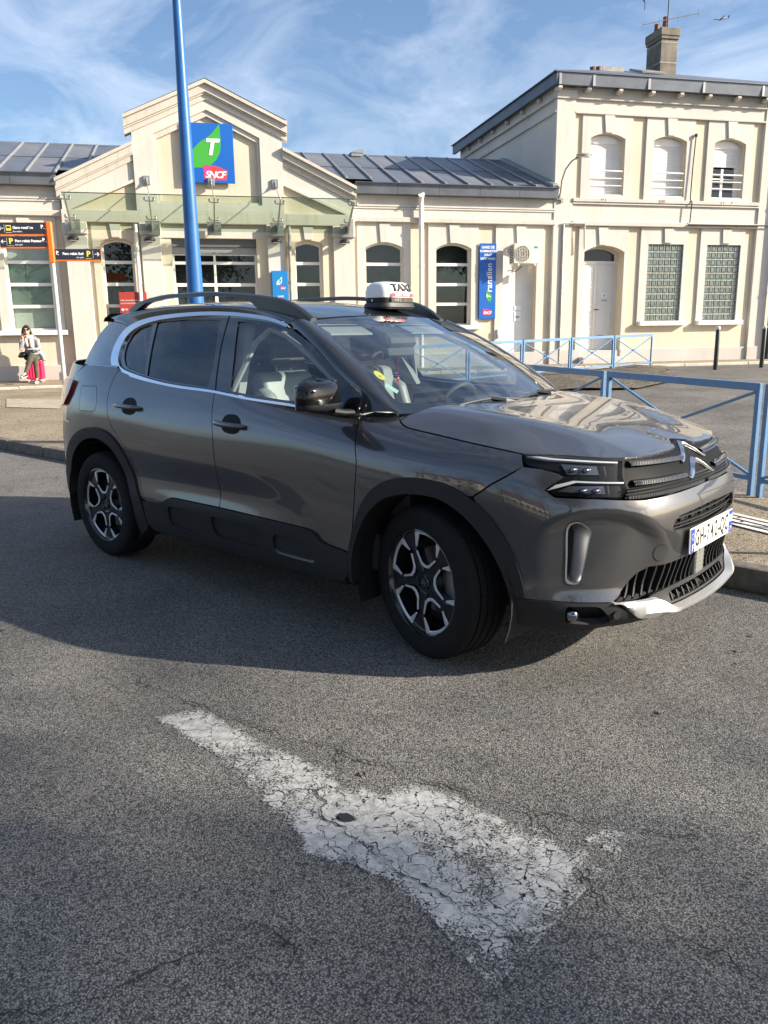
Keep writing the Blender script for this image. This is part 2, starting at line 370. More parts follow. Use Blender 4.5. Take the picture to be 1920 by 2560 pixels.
# ------------------------------------------------------------------ setting: ground
FA=R(54.584); FO=Vector((-8.193,17.188,0)); FU=Vector((math.cos(FA),math.sin(FA),0)); FN=Vector((math.sin(FA),-math.cos(FA),0))  # station front: origin, along, towards the road
def fpt(u,v,z): return FO+FU*u+FN*v+Vector((0,0,z))
def zt(x,y):
    """height of the forecourt between kerb (0.13) and station wall"""
    D=Vector((x,y,0))-FO; u=D.dot(FU); v=max(D.dot(FN),0.); d=max(y-1.,0.)
    zw=.5+.1*max(-1,min(0,u/14)); return .13+(zw-.13)*d/(d+v+1e-6)
def ztv(u,v): p=fpt(u,v,0); return zt(p.x,p.y)
def sheet(name,poly,mat,zf=0.,step=1.0,holes=()):
    ov,fs=tri2d(dens(poly,step),[dens(h,step) for h in holes],step)
    me=bpy.data.meshes.new(name); me.from_pydata([(x,y,zf(x,y) if callable(zf) else zf) for x,y in ov],[],fs)
    bm=bmesh.new(); bm.from_mesh(me)
    for f in bm.faces:
        if f.normal.z<0: f.normal_flip()
        f.smooth=True
    bm.to_mesh(me); bm.free(); return link(name,me,mat)
setp(sheet('ground',[(-900,-900),(900,-900),(900,900),(-900,900)],pmat('distant_ground',(.11,.105,.09),.95,var=.3,vscale=.05),-.03,400),kind='structure')
setp(sheet('road',[(-60,-26),(60,-26),(60,.995),(-60,.995)],M['road'],0.,6.),kind='structure')
setp(sheet('forecourt',[(-34,1.15),(60,1.15),(60,70),(-34,70)],M['court'],lambda x,y:zt(x,y)-.022,1.2),kind='structure')
setp(sheet('pavement',[(-30,1.115),(40,1.115),(40,1.30),(3.2,2.05),(1.62,2.98),(-1.3,4.5),(-5,6.5),(-8.5,10.5),(-12.2,11.5),(-19,2.2)],M['pave'],lambda x,y:zt(x,y)-.004,.5),kind='structure')
# pale concrete ramp patches in the pavement on the left
setp(sheet('concrete_ramp',[(-13.0,3.62),(-11.45,2.92),(-10.2,3.3),(-11.6,4.15)],pmat('pale_concrete_ramp',(.38,.34,.27),.9,var=.25,vscale=6,bump=.3),lambda x,y:zt(x,y)+.006,.5),kind='structure')
def facestrip(name,u0,u1,v0,v1,mat,dz=.004,h=0):
    P=[fpt(u0,v0,0),fpt(u1,v0,0),fpt(u1,v1,0),fpt(u0,v1,0)]
    return setp(sheet(name,[(p.x,p.y) for p in P],mat,lambda x,y:zt(x,y)+dz,1.0),kind='structure')
facestrip('wall_footway',-24,14,-.1,1.75,M['pave'],.012)
# earth bed under the far railing
setp(sheet('soil_bed',[(-7.4,10.5),(-5.3,9.6),(-3.0,11.2),(-3.1,13.6),(-4.2,15.2),(-4.9,17.6),(-5.7,17.9),(-6.4,15)],M['soil'],lambda x,y:zt(x,y)+.02+.05*math.sin(x*3.1)*math.sin(y*2.3)**2,.3),kind='structure')
# kerb in front of the pavement, stone by stone
kt=thing('kerb','low granite kerb stones along the pavement behind the taxi','kerb')
km=None
for i in range(-22,12):
    if km is None:
        b=MB(); b.box(-.492,.492,0,.135,-.1,.132); km=b.mesh('kerb_stone',M['kerb'],bevel=.02,seg=2)
    link('kerb_stone',km,None,kt,(i+.35,1.0+rnd.uniform(-.006,.006),rnd.uniform(-.006,.004)),(0,0,rnd.uniform(-.006,.006)))
kt['kind']='structure'; del kt['category']
# pale concrete edging in front of the station
et=thing('pavement_edging','pale concrete edging along the footway by the station wall','kerb'); et['kind']='structure'; del et['category']
b=MB(); b.box(-.494,.494,-.07,.07,-.1,.05); em=b.mesh('edging_stone',pmat('pale_edging_concrete',(.52,.48,.40),.85,var=.2,vscale=5),bevel=.012)
for i in range(-24,12):
    p=fpt(i+.5,1.82,0); link('edging_stone',em,None,et,(p.x,p.y,zt(p.x,p.y)),(0,0,FA))
# grass tufts and moss at the kerb foot
def tufts(name,pts,n,mat,h):
    vs=[];fs=[]
    for k in range(n):
        (x,y,z),s=pts(); a=rnd.uniform(0,6.28); w=.0025*s; L=h*s*rnd.uniform(.4,1.2); lx,ly=rnd.uniform(-.6,.6)*L,rnd.uniform(-.6,.6)*L
        b0=len(vs); vs+=[(x-w*math.cos(a),y-w*math.sin(a),z),(x+w*math.cos(a),y+w*math.sin(a),z),(x+lx,y+ly,z+L)]; fs.append((b0,b0+1,b0+2))
    me=bpy.data.meshes.new(name); me.from_pydata(vs,[],fs); return link(name,me,mat)
M['moss']=pmat('yellow_green_moss',(.10,.11,.02),.95,var=.4,vscale=30)
def _kp():
    x=rnd.choice([rnd.uniform(1.4,3.4),rnd.uniform(-9,5)]); return (x,1.0-abs(rnd.gauss(0,.018)),0.0),rnd.uniform(.6,1.3)
setp(tufts('kerb_moss',_kp,2600,M['moss'],.02),'thin strip of moss in the gutter along the kerb','moss',kind='stuff')
# dead leaves blown on the pavement
def leaves():
    vs=[];fs=[]
    for k in range(900):
        if k%3: x,y=rnd.uniform(-12,4),1.2+abs(rnd.gauss(0,1.1))
        else: x,y=rnd.uniform(-8,6),-abs(rnd.gauss(0,1.2))+.95
        z=(zt(x,y)+.006) if y>1.14 else .004
        s=rnd.uniform(.008,.02); a=rnd.uniform(0,6.28); c,si=math.cos(a)*s,math.sin(a)*s; b0=len(vs)
        vs+=[(x-c,y-si,z),(x+si*.5,y-c*.5,z+rnd.uniform(0,.01)),(x+c,y+si,z+rnd.uniform(0,.006)),(x-si*.5,y+c*.5,z+rnd.uniform(0,.01))]; fs.append((b0,b0+1,b0+2,b0+3))
    me=bpy.data.meshes.new('dead_leaves'); me.from_pydata(vs,[],fs); return link('dead_leaves',me,pmat('dry_leaf',(.10,.06,.028),.8,var=.4,vscale=3))
setp(leaves(),'scattered dry brown leaf fragments on pavement and gutter','leaf litter',kind='stuff')
# white bands of the tactile strip on the pavement at the right
wp=pmat('white_road_paint_far',(.72,.70,.66),.7,var=.25,vscale=20)
ts=thing('striped_paving_band','white striped band across the tan pavement by the blue railing','road marking')
ts['kind']='structure'; del ts['category']
for k in range(4):
    y0=2.02+k*.085
    o=sheet('stripe',[(1.25,y0+.10),(3.0,y0-.55),(3.0,y0-.50),(1.25,y0+.15)],wp,lambda x,y:zt(x,y)+.007,.3); o.parent=ts
# ---- painted arrow on the road, worn through
def wornpaint():
    m,t,b=nmat('worn_white_road_paint'); l=t.links.new; b.inputs['Base Color'].default_value=(.52,.53,.50,1); b.inputs['Roughness'].default_value=.7
    tc=t.nodes.new('ShaderNodeTexCoord')
    def noi(sc,de,ro=.6):
        n=t.nodes.new('ShaderNodeTexNoise'); n.inputs['Scale'].default_value=sc; n.inputs['Detail'].default_value=de; n.inputs['Roughness'].default_value=ro; l(tc.outputs['Object'],n.inputs['Vector']); return n.outputs[0]
    def mad(x,k,add):
        m_=t.nodes.new('ShaderNodeMath'); m_.operation='MULTIPLY_ADD'; m_.inputs[1].default_value=k; l(x,m_.inputs[0])
        if hasattr(add,'is_output'): l(add,m_.inputs[2])
        else: m_.inputs[2].default_value=add
        return m_.outputs[0]
    big,mid,fine=noi(3.2,3),noi(17,4),noi(150,5,.75)
    at=t.nodes.new('ShaderNodeAttribute'); at.attribute_name='edge'
    sm_=mad(big,.75,0.); sm_=mad(mid,.55,sm_); sm_=mad(fine,1.1,sm_); sm_=mad(at.outputs['Fac'],.34,sm_)
    th=t.nodes.new('ShaderNodeMapRange'); th.inputs[1].default_value=1.41; th.inputs[2].default_value=1.475; l(sm_,th.inputs[0])
    # a few hairline cracks through the paint
    wv=t.nodes.new('ShaderNodeTexNoise'); wv.inputs['Scale'].default_value=9; wv.inputs['Detail'].default_value=4; l(tc.outputs['Object'],wv.inputs['Vector'])
    mxv=t.nodes.new('ShaderNodeMixRGB'); mxv.inputs[0].default_value=.16; l(tc.outputs['Object'],mxv.inputs[1]); l(wv.outputs[1],mxv.inputs[2])
    vo=t.nodes.new('ShaderNodeTexVoronoi'); vo.feature='DISTANCE_TO_EDGE'; vo.inputs['Scale'].default_value=19; l(mxv.outputs[0],vo.inputs['Vector'])
    ck=mad(mid,.12,-.052); sb=t.nodes.new('ShaderNodeMath'); sb.operation='SUBTRACT'; l(vo.outputs['Distance'],sb.inputs[0]); l(ck,sb.inputs[1])
    st=t.nodes.new('ShaderNodeMapRange'); st.inputs[1].default_value=0.; st.inputs[2].default_value=.02; l(sb.outputs[0],st.inputs[0])
    mu=t.nodes.new('ShaderNodeMath'); mu.operation='MULTIPLY'; l(th.outputs[0],mu.inputs[0]); l(st.outputs[0],mu.inputs[1])
    cr=t.nodes.new('ShaderNodeValToRGB'); cr.color_ramp.elements[0].position=.35; cr.color_ramp.elements[0].color=(.26,.258,.245,1); cr.color_ramp.elements[1].position=.6; cr.color_ramp.elements[1].color=(.47,.468,.445,1); l(noi(30,6,.7),cr.inputs[0]); l(cr.outputs[0],b.inputs['Base Color'])
    tr=t.nodes.new('ShaderNodeBsdfTransparent'); mx=t.nodes.new('ShaderNodeMixShader'); l(mu.outputs[0],mx.inputs[0]); l(tr.outputs[0],mx.inputs[1]); l(b.outputs[0],mx.inputs[2]); l(mx.outputs[0],t.nodes['Material Output'].inputs[0])
    return m
ARW=[(.91,-2.02),(.96,-1.835),(1.34,-1.83),(1.65,-1.825),(1.77,-1.84),(1.93,-1.83),(1.95,-1.69),(2.14,-1.66),(2.40,-1.67),(2.53,-1.66),(2.60,-1.47),(2.65,-1.47),(2.645,-2.26),(2.58,-2.24),(2.39,-2.17),(2.205,-2.15),(2.07,-2.22),(1.97,-2.22),(1.86,-2.17),(1.62,-2.13),(1.41,-2.09),(1.16,-2.055)]
def edged(obj,poly):
    me=obj.data; at=me.attributes.new('edge','FLOAT','POINT'); pl=dens(poly,.01); pa=np.array(pl)
    for i,v in enumerate(me.vertices):
        d=math.sqrt(np.min((pa[:,0]-v.co.x)**2+(pa[:,1]-v.co.y)**2)); at.data[i].value=max(min(1.,d/.06),min(.62,max(0.,(v.co.x-2.25)/.25)))
aro=sheet('road_arrow',ARW,wornpaint(),.005,.03); edged(aro,ARW)
setp(aro,'worn cracked white arrow painted on the road in the foreground','road marking')
# ---- cracks in the tarmac
crk=[[(.55,-1.86),(.688,-1.872),(.993,-1.837),(1.39,-1.797),(1.644,-1.716),(1.736,-1.799),(1.789,-1.972),(1.872,-2.033)],[(1.655,-1.727),(1.839,-1.713),(2.134,-1.666),(2.363,-1.622),(2.51,-1.703),(2.603,-1.756)],[(2.603,-1.76),(2.621,-1.791),(2.746,-1.857),(2.884,-1.844),(2.996,-1.817),(3.111,-1.862),(3.4,-1.9)],[(1.80,-3.1),(1.915,-2.97),(1.977,-2.884),(1.996,-2.827),(1.997,-2.757),(2.045,-2.624),(2.085,-2.47)],[(2.085,-2.47),(2.135,-2.469),(2.215,-2.48),(2.3,-2.52)],[(1.862,-2.043),(2.068,-2.076),(2.205,-2.093),(2.359,-2.084),(2.509,-2.111),(2.604,-2.111)],[(2.36,-1.62),(2.6,-1.5),(2.8,-1.42)]]
def crackmesh(paths):
    vs=[];fs=[]
    for p in paths:
        q=dens(p,.012,False); pr=None; off=0
        for i,(x,y) in enumerate(q):
            off=off*.75+rnd.gauss(0,.006); w=rnd.uniform(.0007,.0032)*(1+.6*math.sin(i*.21)); a=q[min(i+1,len(q)-1)]; b=q[max(i-1,0)]; dx,dy=a[0]-b[0],a[1]-b[1]; l=math.hypot(dx,dy) or 1; nx,ny=-dy/l,dx/l
            cx,cy=x+nx*off,y+ny*off; b0=len(vs); vs+=[(cx-nx*w,cy-ny*w,.0085),(cx+nx*w,cy+ny*w,.0085)]
            if i: fs.append((b0-2,b0-1,b0+1,b0))
    me=bpy.data.meshes.new('road_crack'); me.from_pydata(vs,[],fs); return me
setp(link('road_cracks',crackmesh(crk),pmat('dark_crack',(.022,.021,.020),.95)),kind='structure')  # cracks drawn as thin ribbons of one even dark colour
# small dark tar spots
b=MB()
for (x,y,r_) in [(1.945,-2.006,.022)]:
    n=14; b.add([(x+r_*rnd.uniform(.7,1.15)*math.cos(k*2*math.pi/n)*1.4,y+r_*rnd.uniform(.7,1.1)*math.sin(k*2*math.pi/n),.0095) for k in range(n)],[tuple(range(n))])
setp(b.build('tar_spots',pmat('tar_spot',(.02,.02,.022),.7)),kind='structure')
# ------------------------------------------------------------------ station buildings (local x along the front, local -y towards the road)
def slab(name,poly,vf,vb,mat,parent,holes=(),loc=None):
    """flat wall piece with openings: front face at distance vf before the wall line, returns back to vb"""
    ov,fs=tri2d(list(poly),[list(h) for h in holes],1e3)
    vs=[(a,-vf,b) for a,b in ov]+[(a,-vb,b) for a,b in ov]; n=len(ov)
    ec={}
    for f in fs:
        for i in range(len(f)):
            a,b=f[i],f[(i+1)%len(f)]; ec[(a,b)]=1
    F=[tuple(f) for f in fs]
    for (a,b) in ec:
        if (b,a) not in ec: F.append((a,b,b+n,a+n))
    me=bpy.data.meshes.new(name); me.from_pydata(vs,[],F)
    bm=bmesh.new(); bm.from_mesh(me); bmesh.ops.recalc_face_normals(bm,faces=bm.faces)
    if sum(f.normal.y*f.calc_area() for f in bm.faces if abs(f.normal.y)>.9)>0: bmesh.ops.reverse_faces(bm,faces=bm.faces)
    bm.to_mesh(me); bm.free(); return link(name,me,mat,parent,loc)
def rect(a,b,c,d): return [(a,c),(b,c),(b,d),(a,d)]
def arch(a,b,c,d,rise,n=10):
    """opening a..b wide, c..d high (d = crown), segmental head"""
    w=(b-a)/2; r=(w*w+rise*rise)/(2*rise); m=(a+b)/2; zc=d-r; th=math.asin(w/r)
    return [(a,c),(b,c)]+[(m+r*math.sin(t),zc+r*math.cos(t)) for t in [th-2*th*k/n for k in range(n+1)]]
def bx(name,u0,u1,v0,v1,z0,z1,mat,parent,bevel=0):
    b=MB(); b.box(u0,u1,-v0,-v1,z0,z1); return b.build(name,mat,parent,bevel=bevel)
ST=thing('station_building','long low cream and white railway station with gabled entrance and glass canopy','building',FO,FA)
HO=thing('station_house','two storey cream and white house with shuttered windows beside the station','building',FO,FA)
W=M
def qpane(a,b,v,c,d,par):
    q=MB(); q.add([(a,-v,c),(b,-v,c),(b,-v,d),(a,-v,d)],[(0,1,2,3)]); return q.build('pane',M['pane'],par)
def window(par,a,b,c,d,rise,vwall,bars,back,frame=.045,rec=.16,panes=True,mid=None):
    """glazed opening: frame, horizontal bars, one pane per light"""
    w=slab('window_frame',arch(a,b,c,d,rise),vwall-rec,vwall-rec-.06,W['pvc'],par,[arch(a+frame,b-frame,c+frame,d-frame,rise*.92)])
    zs=[c+frame]+bars+[d-.001]
    for z in bars: bx('glazing_bar',a+frame*.9,b-frame*.9,vwall-rec-.004,vwall-rec-.05,z-.038,z+.038,W['pvc'],w)
    for i in range(len(zs)-1):
        z0=zs[i]+(.038 if i else 0); z1=zs[i+1]-(.038 if i<len(zs)-2 else .0)
        if i==len(zs)-2: pl=arch(a+frame,b-frame,z0,d-frame,rise*.92)
        else: pl=rect(a+frame,b-frame,z0,z1)
        slab('pane',pl,vwall-rec-.028,vwall-rec-.034,W['pane'],w)
    if mid is not None: bx('mullion',mid-.03,mid+.03,vwall-rec-.003,vwall-rec-.05,c+frame,d-frame*2,W['pvc'],w)
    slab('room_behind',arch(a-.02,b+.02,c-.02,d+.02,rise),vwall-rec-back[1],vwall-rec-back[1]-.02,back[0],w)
    return w
# ===== station: wings -------------------------------------------------
WINL=[(-5.50,-4.46),(-3.55,-2.55)]; WINF=[(-14.37,-13.33),(-16.9,-15.86),(-19.4,-18.36)]
NICHE=(-1.63,-.63)
holes=[arch(a,b,1.62,3.78,.14) for a,b in WINL]+[arch(*NICHE,.42,3.78,.14)]
slab('wing_wall',rect(-5.9,-.13,.2,4.96),0,-.35,W['wall_y'],ST,holes)
holesf=[arch(a,b,1.62,3.78,.14) for a,b in WINF]
slab('wing_wall',rect(-22,-12.9,.2,4.96),0,-.35,W['wall_y'],ST,holesf)
for (a,b) in WINL+WINF:
    e0,e1=a-.22,b+.2
    slab('window_surround',rect(e0,e1,1.5,4.275),.045,-.02,W['wall_w'],ST,[arch(a,b,1.62,3.78,.14)])
    m=(a+b)/2; slab('keystone',[(m-.11,3.78),(m+.11,3.78),(m+.145,4.26),(m-.145,4.26)],.085,.04,W['wall_w'],ST)
    bx('window_sill',e0-.06,e1+.06,.17,-.1,1.5,1.615,W['sill'],ST,.01)
    far=a<-10
    window(ST,a,b,1.615,3.78,.14,.045,[3.235,2.71,2.19],(M['blind'],.10) if far else ((M['room'],.9) if a<-4 else (M['blind'],.35)))
slab('window_surround',rect(NICHE[0]-.22,NICHE[1]+.2,.42,4.275),.045,-.02,W['wall_w'],ST,[arch(*NICHE,.40,3.78,.14)])
m=sum(NICHE)/2; slab('keystone',[(m-.11,3.78),(m+.11,3.78),(m+.145,4.26),(m-.145,4.26)],.085,.04,W['wall_w'],ST)
dr=slab('door',arch(*NICHE,.44,3.77,.14),-.20,-.26,W['door'],ST)
bx('notice_plate',-1.18,-.98,-.185,-.196,2.02,2.14,W['whiteprint'],dr); bx('notice_plate',-1.18,-.98,-.185,-.196,1.72,1.98,W['whiteprint'],dr)
bx('notice_print',-1.14,-1.02,-.182,-.184,1.80,1.86,W['grey'],dr)
for (u0,u1) in [(-22,-12.97),(-5.84,-.14)]:
    c=bx('cornice',u0,u1,.14,-.2,4.277,4.405,W['wall_c'],ST,.012)
    bx('frieze',u0,u1,.06,-.2,4.408,4.615,W['wall_w'],ST)
    bx('moulding',u0,u1,.085,-.2,4.617,4.655,W['wall_w'],ST); bx('moulding',u0,u1,.10,-.2,4.668,4.71,W['wall_w'],ST)
    bx('frieze',u0,u1,.07,-.2,4.712,4.945,W['wall_w'],ST)
    bx('plinth',u0,u1,.06,-.2,.15,.80+(.06 if u0>-7 else -.03),W['wall_p'],ST,.01)
# gutters in sections
zg=M['zinc']
for (u0,u1) in [(-22,-12.99),(-5.80,-.17)]:
    n=max(1,int((u1-u0)/.95)); w=(u1-u0)/n
    for k in range(n):
        b=MB(); b.prism([(.30,4.95),(.34,5.17),(.36,5.19),(-.1,5.19),(-.1,4.95)],u0+k*w+.004,u0+(k+1)*w-.004,'x')
        b.v=[(x,-y,z) for x,y,z in b.v]; b.build('gutter_section',zg,ST)
    bx('gutter_lip',u0,u1,.40,.30,5.192,5.212,M['zinc_d'],ST)
# zinc roof: sheets and batten rolls, front slope
RZ0,RV0,RZ1,RV1=5.215,.30,6.65,-3.63; sl=math.atan2(RZ1-RZ0,RV0-RV1); SLEN=math.hypot(RZ1-RZ0,RV0-RV1)
rf=slab('roof',[(-22,0),(-.17,0),(-.17,.001),(-22,.001)],0,-.01,M['zinc'],ST)   # ridge strip carries the sheets
rf.data.clear_geometry(); b=MB(); b.prism([(RV1+.12,RZ1-.03),(RV1,RZ1+.035),(RV1-.12,RZ1-.03)],-22,-.17,'x'); b.v=[(x,-y,z) for x,y,z in b.v]; rf.data=b.mesh('roof',M['zinc'])
b=MB(); b.add([(-22,-RV1,RZ1-.02),(-.17,-RV1,RZ1-.02),(-.17,-RV1+3.9,5.2),(-22,-RV1+3.9,5.2)],[(0,1,2,3)]); b.build('rear_slope',M['zinc'],rf)
b=MB(); b.box(-.315,.315,0,SLEN*.5-.02,-.01,0); sm=b.mesh('roof_sheet',M['zinc']); 
b=MB(); b.box(-.315,.315,.42,SLEN*.5-.02,-.01,0); sm3=b.mesh('roof_sheet',M['zinc'])
sm2=sm.copy(); sm2.materials.clear(); sm2.materials.append(pmat('zinc_sheet_dull',(.20,.21,.235),.55,metal=.25,var=.3,vscale=1.2))
b=MB(); b.box(-.032,.032,-.03,SLEN,0,.055); bmh=b.mesh('roof_batten',M['zinc_l'],bevel=.014)
b=MB(); b.box(-.032,.032,.42,SLEN,0,.055); bmh2=b.mesh('roof_batten',M['zinc_l'],bevel=.014)
k=0
for i in range(35):
    u=-.5-.64*i
    if u<-22: break
    if -11.4<u<-7.5: continue
    mid=-13.2<u<-5.5
    for j in (0,1):
        o=link('roof_sheet',sm3 if (mid and j==0) else (sm,sm2)[(i*7+j*3)%5<2],None,rf,(u,-RV0+.5*j*SLEN*math.cos(sl),RZ0+.5*j*SLEN*math.sin(sl)+(.012 if j else 0)),(sl+rnd.uniform(-.002,.002),rnd.uniform(-.004,.004),0))
    if mid: link('roof_batten',bmh2,None,rf,(u+.32,-RV0,RZ0),(sl,0,0))
    else: link('roof_batten',bmh,None,rf,(u+.32,-RV0,RZ0),(sl,0,0))
b=MB(); b.box(-.2,.02,0,SLEN,-.02,.09); b.build('flashing',M['zinc_l'],rf,loc=(-.17,-RV0,RZ0),rot=(sl,0,0),bevel=.03)
# roof vent
b=MB(); b.box(-.16,.16,-.12,.12,0,.10); b.prism([(-.2,.09),(.2,.09),(.27,.20),(-.08,.15)],-.14,.14,'y'); b.build('roof_vent',M['steel'],rf,loc=(-5.0,3.4,6.56),bevel=.01)
# ===== station: gabled entrance -------------------------------------
GC=-9.42
body=[(-12.93,.2),(-5.83,.2),(-5.83,4.93),(-7.62,5.77),(-7.62,6.36),(GC,7.2),(-11.20,6.36),(-11.20,5.77),(-12.93,4.93)]
LW=(-12.12,-11.38); RWn=(-7.38,-6.68); DO=(-10.45,-8.35)
hol=[arch(*LW,.62,3.76,.09),arch(*RWn,.62,3.76,.09),rect(*DO,.42,3.81)]
V0=.12
slab('entrance_wall',body,V0,-.3,W['wall_y'],ST,hol)
for (a,b_) in (LW,RWn):
    slab('window_surround',rect(a-.19,b_+.17,.5,4.14),V0+.05,V0-.02,W['wall_y'],ST,[arch(a-.02,b_+.02,.6,3.79,.09)])
    slab('keystone',[((a+b_)/2-.09,3.8),((a+b_)/2+.09,3.8),((a+b_)/2+.13,4.12),((a+b_)/2-.13,4.12)],V0+.09,V0+.04,W['wall_w'],ST)
    window(ST,a,b_,.62,3.76,.09,V0+.05,[3.235,2.71,2.19,1.6],(M['room'],1.0),rec=.2)
# door: shutter box, transom lights, sliding leaves
dw=slab('entrance_door',rect(*DO,.42,3.45),V0-.2,V0-.27,W['pvc'],ST,[rect(-10.40,-9.44,3.27,3.42),rect(-9.38,-8.40,3.27,3.42),rect(-10.40,-9.44,2.74,3.20),rect(-9.38,-8.40,2.74,3.20),rect(-10.38,-9.45,.5,2.66),rect(-9.37,-8.42,.5,2.66)])
for (a,b_) in ((-10.40,-9.44),(-9.38,-8.40)):
    for (c,d) in ((3.27,3.42),(2.74,3.20),(.5,2.66)): qpane(a,b_,V0-.225,c,d,dw)
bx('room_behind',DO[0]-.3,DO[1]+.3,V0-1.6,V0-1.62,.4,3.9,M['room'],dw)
bx('shutter_box',DO[0],DO[1],V0-.10,V0-.5,3.62,3.81,pmat('grey_shutter',(.12,.125,.13),.5),ST)
bx('shutter_slat',DO[0],DO[1],V0-.16,V0-.2,3.455,3.615,pmat('grey_shutter_slat',(.30,.31,.31),.45),ST)
for z in (2.95,3.05,3.15): 
    for (a,b_) in ((-10.38,-9.5),(-9.3,-8.9)): bx('louvre',a,b_,V0-.35,V0-.36,z-.03,z+.012,M['dark'],dw)
# pilasters with caps
for (a,b_) in ((-12.93,-12.41),(-11.17,-10.70),(-8.08,-7.63),(-6.38,-5.83)):
    p=bx('pilaster',a,b_,V0+.10,V0-.05,.2,3.86,W['wall_w'],ST,.008)
    bx('cap',a-.02,b_+.02,V0+.15,V0-.04,3.862,4.14,W['wall_w'],p,.01)
    bx('base',a-.03,b_+.03,V0+.14,V0-.04,.15,.80,W['wall_p'],p,.01)
bx('door_lintel',-10.70,-8.08,V0+.03,V0-.05,3.815,4.14,W['wall_w'],ST)
bx('architrave',-12.95,-5.81,V0+.13,V0-.05,4.142,4.42,W['wall_c'],ST,.01)
# tower frame round the cream field
fr=[(-11.20,4.425),(-7.62,4.425),(-7.62,6.36),(GC,7.18),(-11.20,6.36)]
slab('gable_frame',fr,V0+.12,V0-.02,W['wall_w'],ST,[[(-10.70,4.6),(-8.17,4.6),(-8.17,6.17),(GC,6.76),(-10.70,6.17)]])
slab('gable_inner_moulding',[(-10.70,4.6),(-8.17,4.6),(-8.17,6.17),(GC,6.76),(-10.70,6.17)],V0+.075,V0-.02,W['wall_c'],ST,[[(-10.63,4.66),(-8.24,4.66),(-8.24,6.07),(GC,6.625),(-10.63,6.07)]])
# raking cornices: three stepped bands each side of the gable, and on the shoulders
def rake(a,za,b_,zb,bands,base,mat):
    for (t0,t1,v) in bands:
        slab('raking_cornice',[(a,za-t1),(b_,zb-t1),(b_,zb-t0),(a,za-t0)],v,base,mat,ST)
bands=[(0,.085,V0+.30),(.087,.26,V0+.23),(.262,.30,V0+.19),(.302,.42,V0+.155)]
rake(GC-.001,7.40,-7.49,6.54,bands,V0-.1,W['wall_c']); rake(-11.36,6.54,GC,7.40,bands,V0-.1,W['wall_c'])
b2=[(0,.075,V0+.24),(.077,.24,V0+.17),(.242,.275,V0+.13),(.277,.40,V0+.09)]
rake(-7.62,5.97,-5.76,5.10,b2,V0-.1,W['wall_c']); rake(-13.02,5.10,-11.20,5.97,b2,V0-.1,W['wall_c'])
rake(-7.62,5.16,-5.85,4.42,[(0,.07,V0+.10)],V0-.1,W['wall_w']); rake(-12.91,4.42,-11.20,5.16,[(0,.07,V0+.10)],V0-.1,W['wall_w'])
# white triangular fields of the shoulders
slab('shoulder_field',[(-7.62,5.15),(-7.62,5.64),(-5.84,4.82),(-5.84,4.42)],V0+.05,V0-.02,W['wall_w'],ST)
slab('shoulder_field',[(-11.20,5.15),(-12.92,4.42),(-12.92,4.82),(-11.20,5.64)],V0+.05,V0-.02,W['wall_w'],ST)
# zinc cap and roof behind the gable
b=MB()
for s in (-1,1):
    b.add([(GC,-V0-.31,7.412),(GC+s*1.90,-V0-.31,6.565),(GC+s*1.90,5.0,6.565),(GC,5.0,7.412)],[(0,1,2,3)])
b.build('gable_roof',M['zinc_d'],ST)
b=MB(); b.box(-11.2,-7.64,.35,4.6,4.5,6.45); b.build('tower_body',W['wall_w'],ST)
for s,u in ((-1,-11.225),(1,-7.615)): pass
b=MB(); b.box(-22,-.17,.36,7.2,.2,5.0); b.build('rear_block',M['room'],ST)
# downpipes
def pipe(par,u,v,z0,z1,r=.05,mat=None,name='downpipe',hop=True):
    b=MB(); b.tube([(u,-v,z0),(u,-v,z1)],r,12)
    for z in (z0+(z1-z0)*.28,z0+(z1-z0)*.62,z0+(z1-z0)*.86): b.tube([(u,-v,z-.03),(u,-v,z+.03)],r*1.25,12)
    if hop: b.tube([(u,-v,z1-.02),(u,-v-.05,z1+.12),(u-.02,-v-.12,z1+.16)],[r,r*1.15,r*1.4],12)
    return b.build(name,mat or M['sill'],par,smooth=True)
pipe(ST,-4.02,.20,.5,4.80,.062); pipe(ST,-11.27,V0+.16,.5,4.1,.045,hop=False); pipe(ST,-7.53,V0+.16,.5,4.1,.045,M['concrete'],hop=False)
# wall lamps on the pilasters
lm=None
for u in (-12.72,-10.95,-7.86,-6.10):
    b=MB(); b.sphere((0,-.10,0),.135,.13,.075,14,8); b.v=[(x,y,max(z,-.03)) for x,y,z in b.v]; b.box(-.05,.05,-.02,0,-.05,.05)
    lm=lm or b.mesh('wall_lamp',M['black'],smooth=True)
    o=link('wall_lamp',lm,None,None); p=fpt(u,V0+.10,3.74); o.location=p; o.rotation_euler=(0,0,FA)
    o2=MB(); o2.sphere((0,-.10,-.032),.10,.095,.012,12,4); o2.build('lens',M['white'],o)
    setp(o,{-12.72:'black half-round wall lamp on the leftmost pilaster under the canopy',-10.95:'black half-round wall lamp on the pilaster left of the station door',-7.86:'black half-round wall lamp on the pilaster above the blue station panel',-6.10:'black half-round wall lamp on the rightmost pilaster under the canopy'}[u],'wall lamp','lamps under the glass canopy')
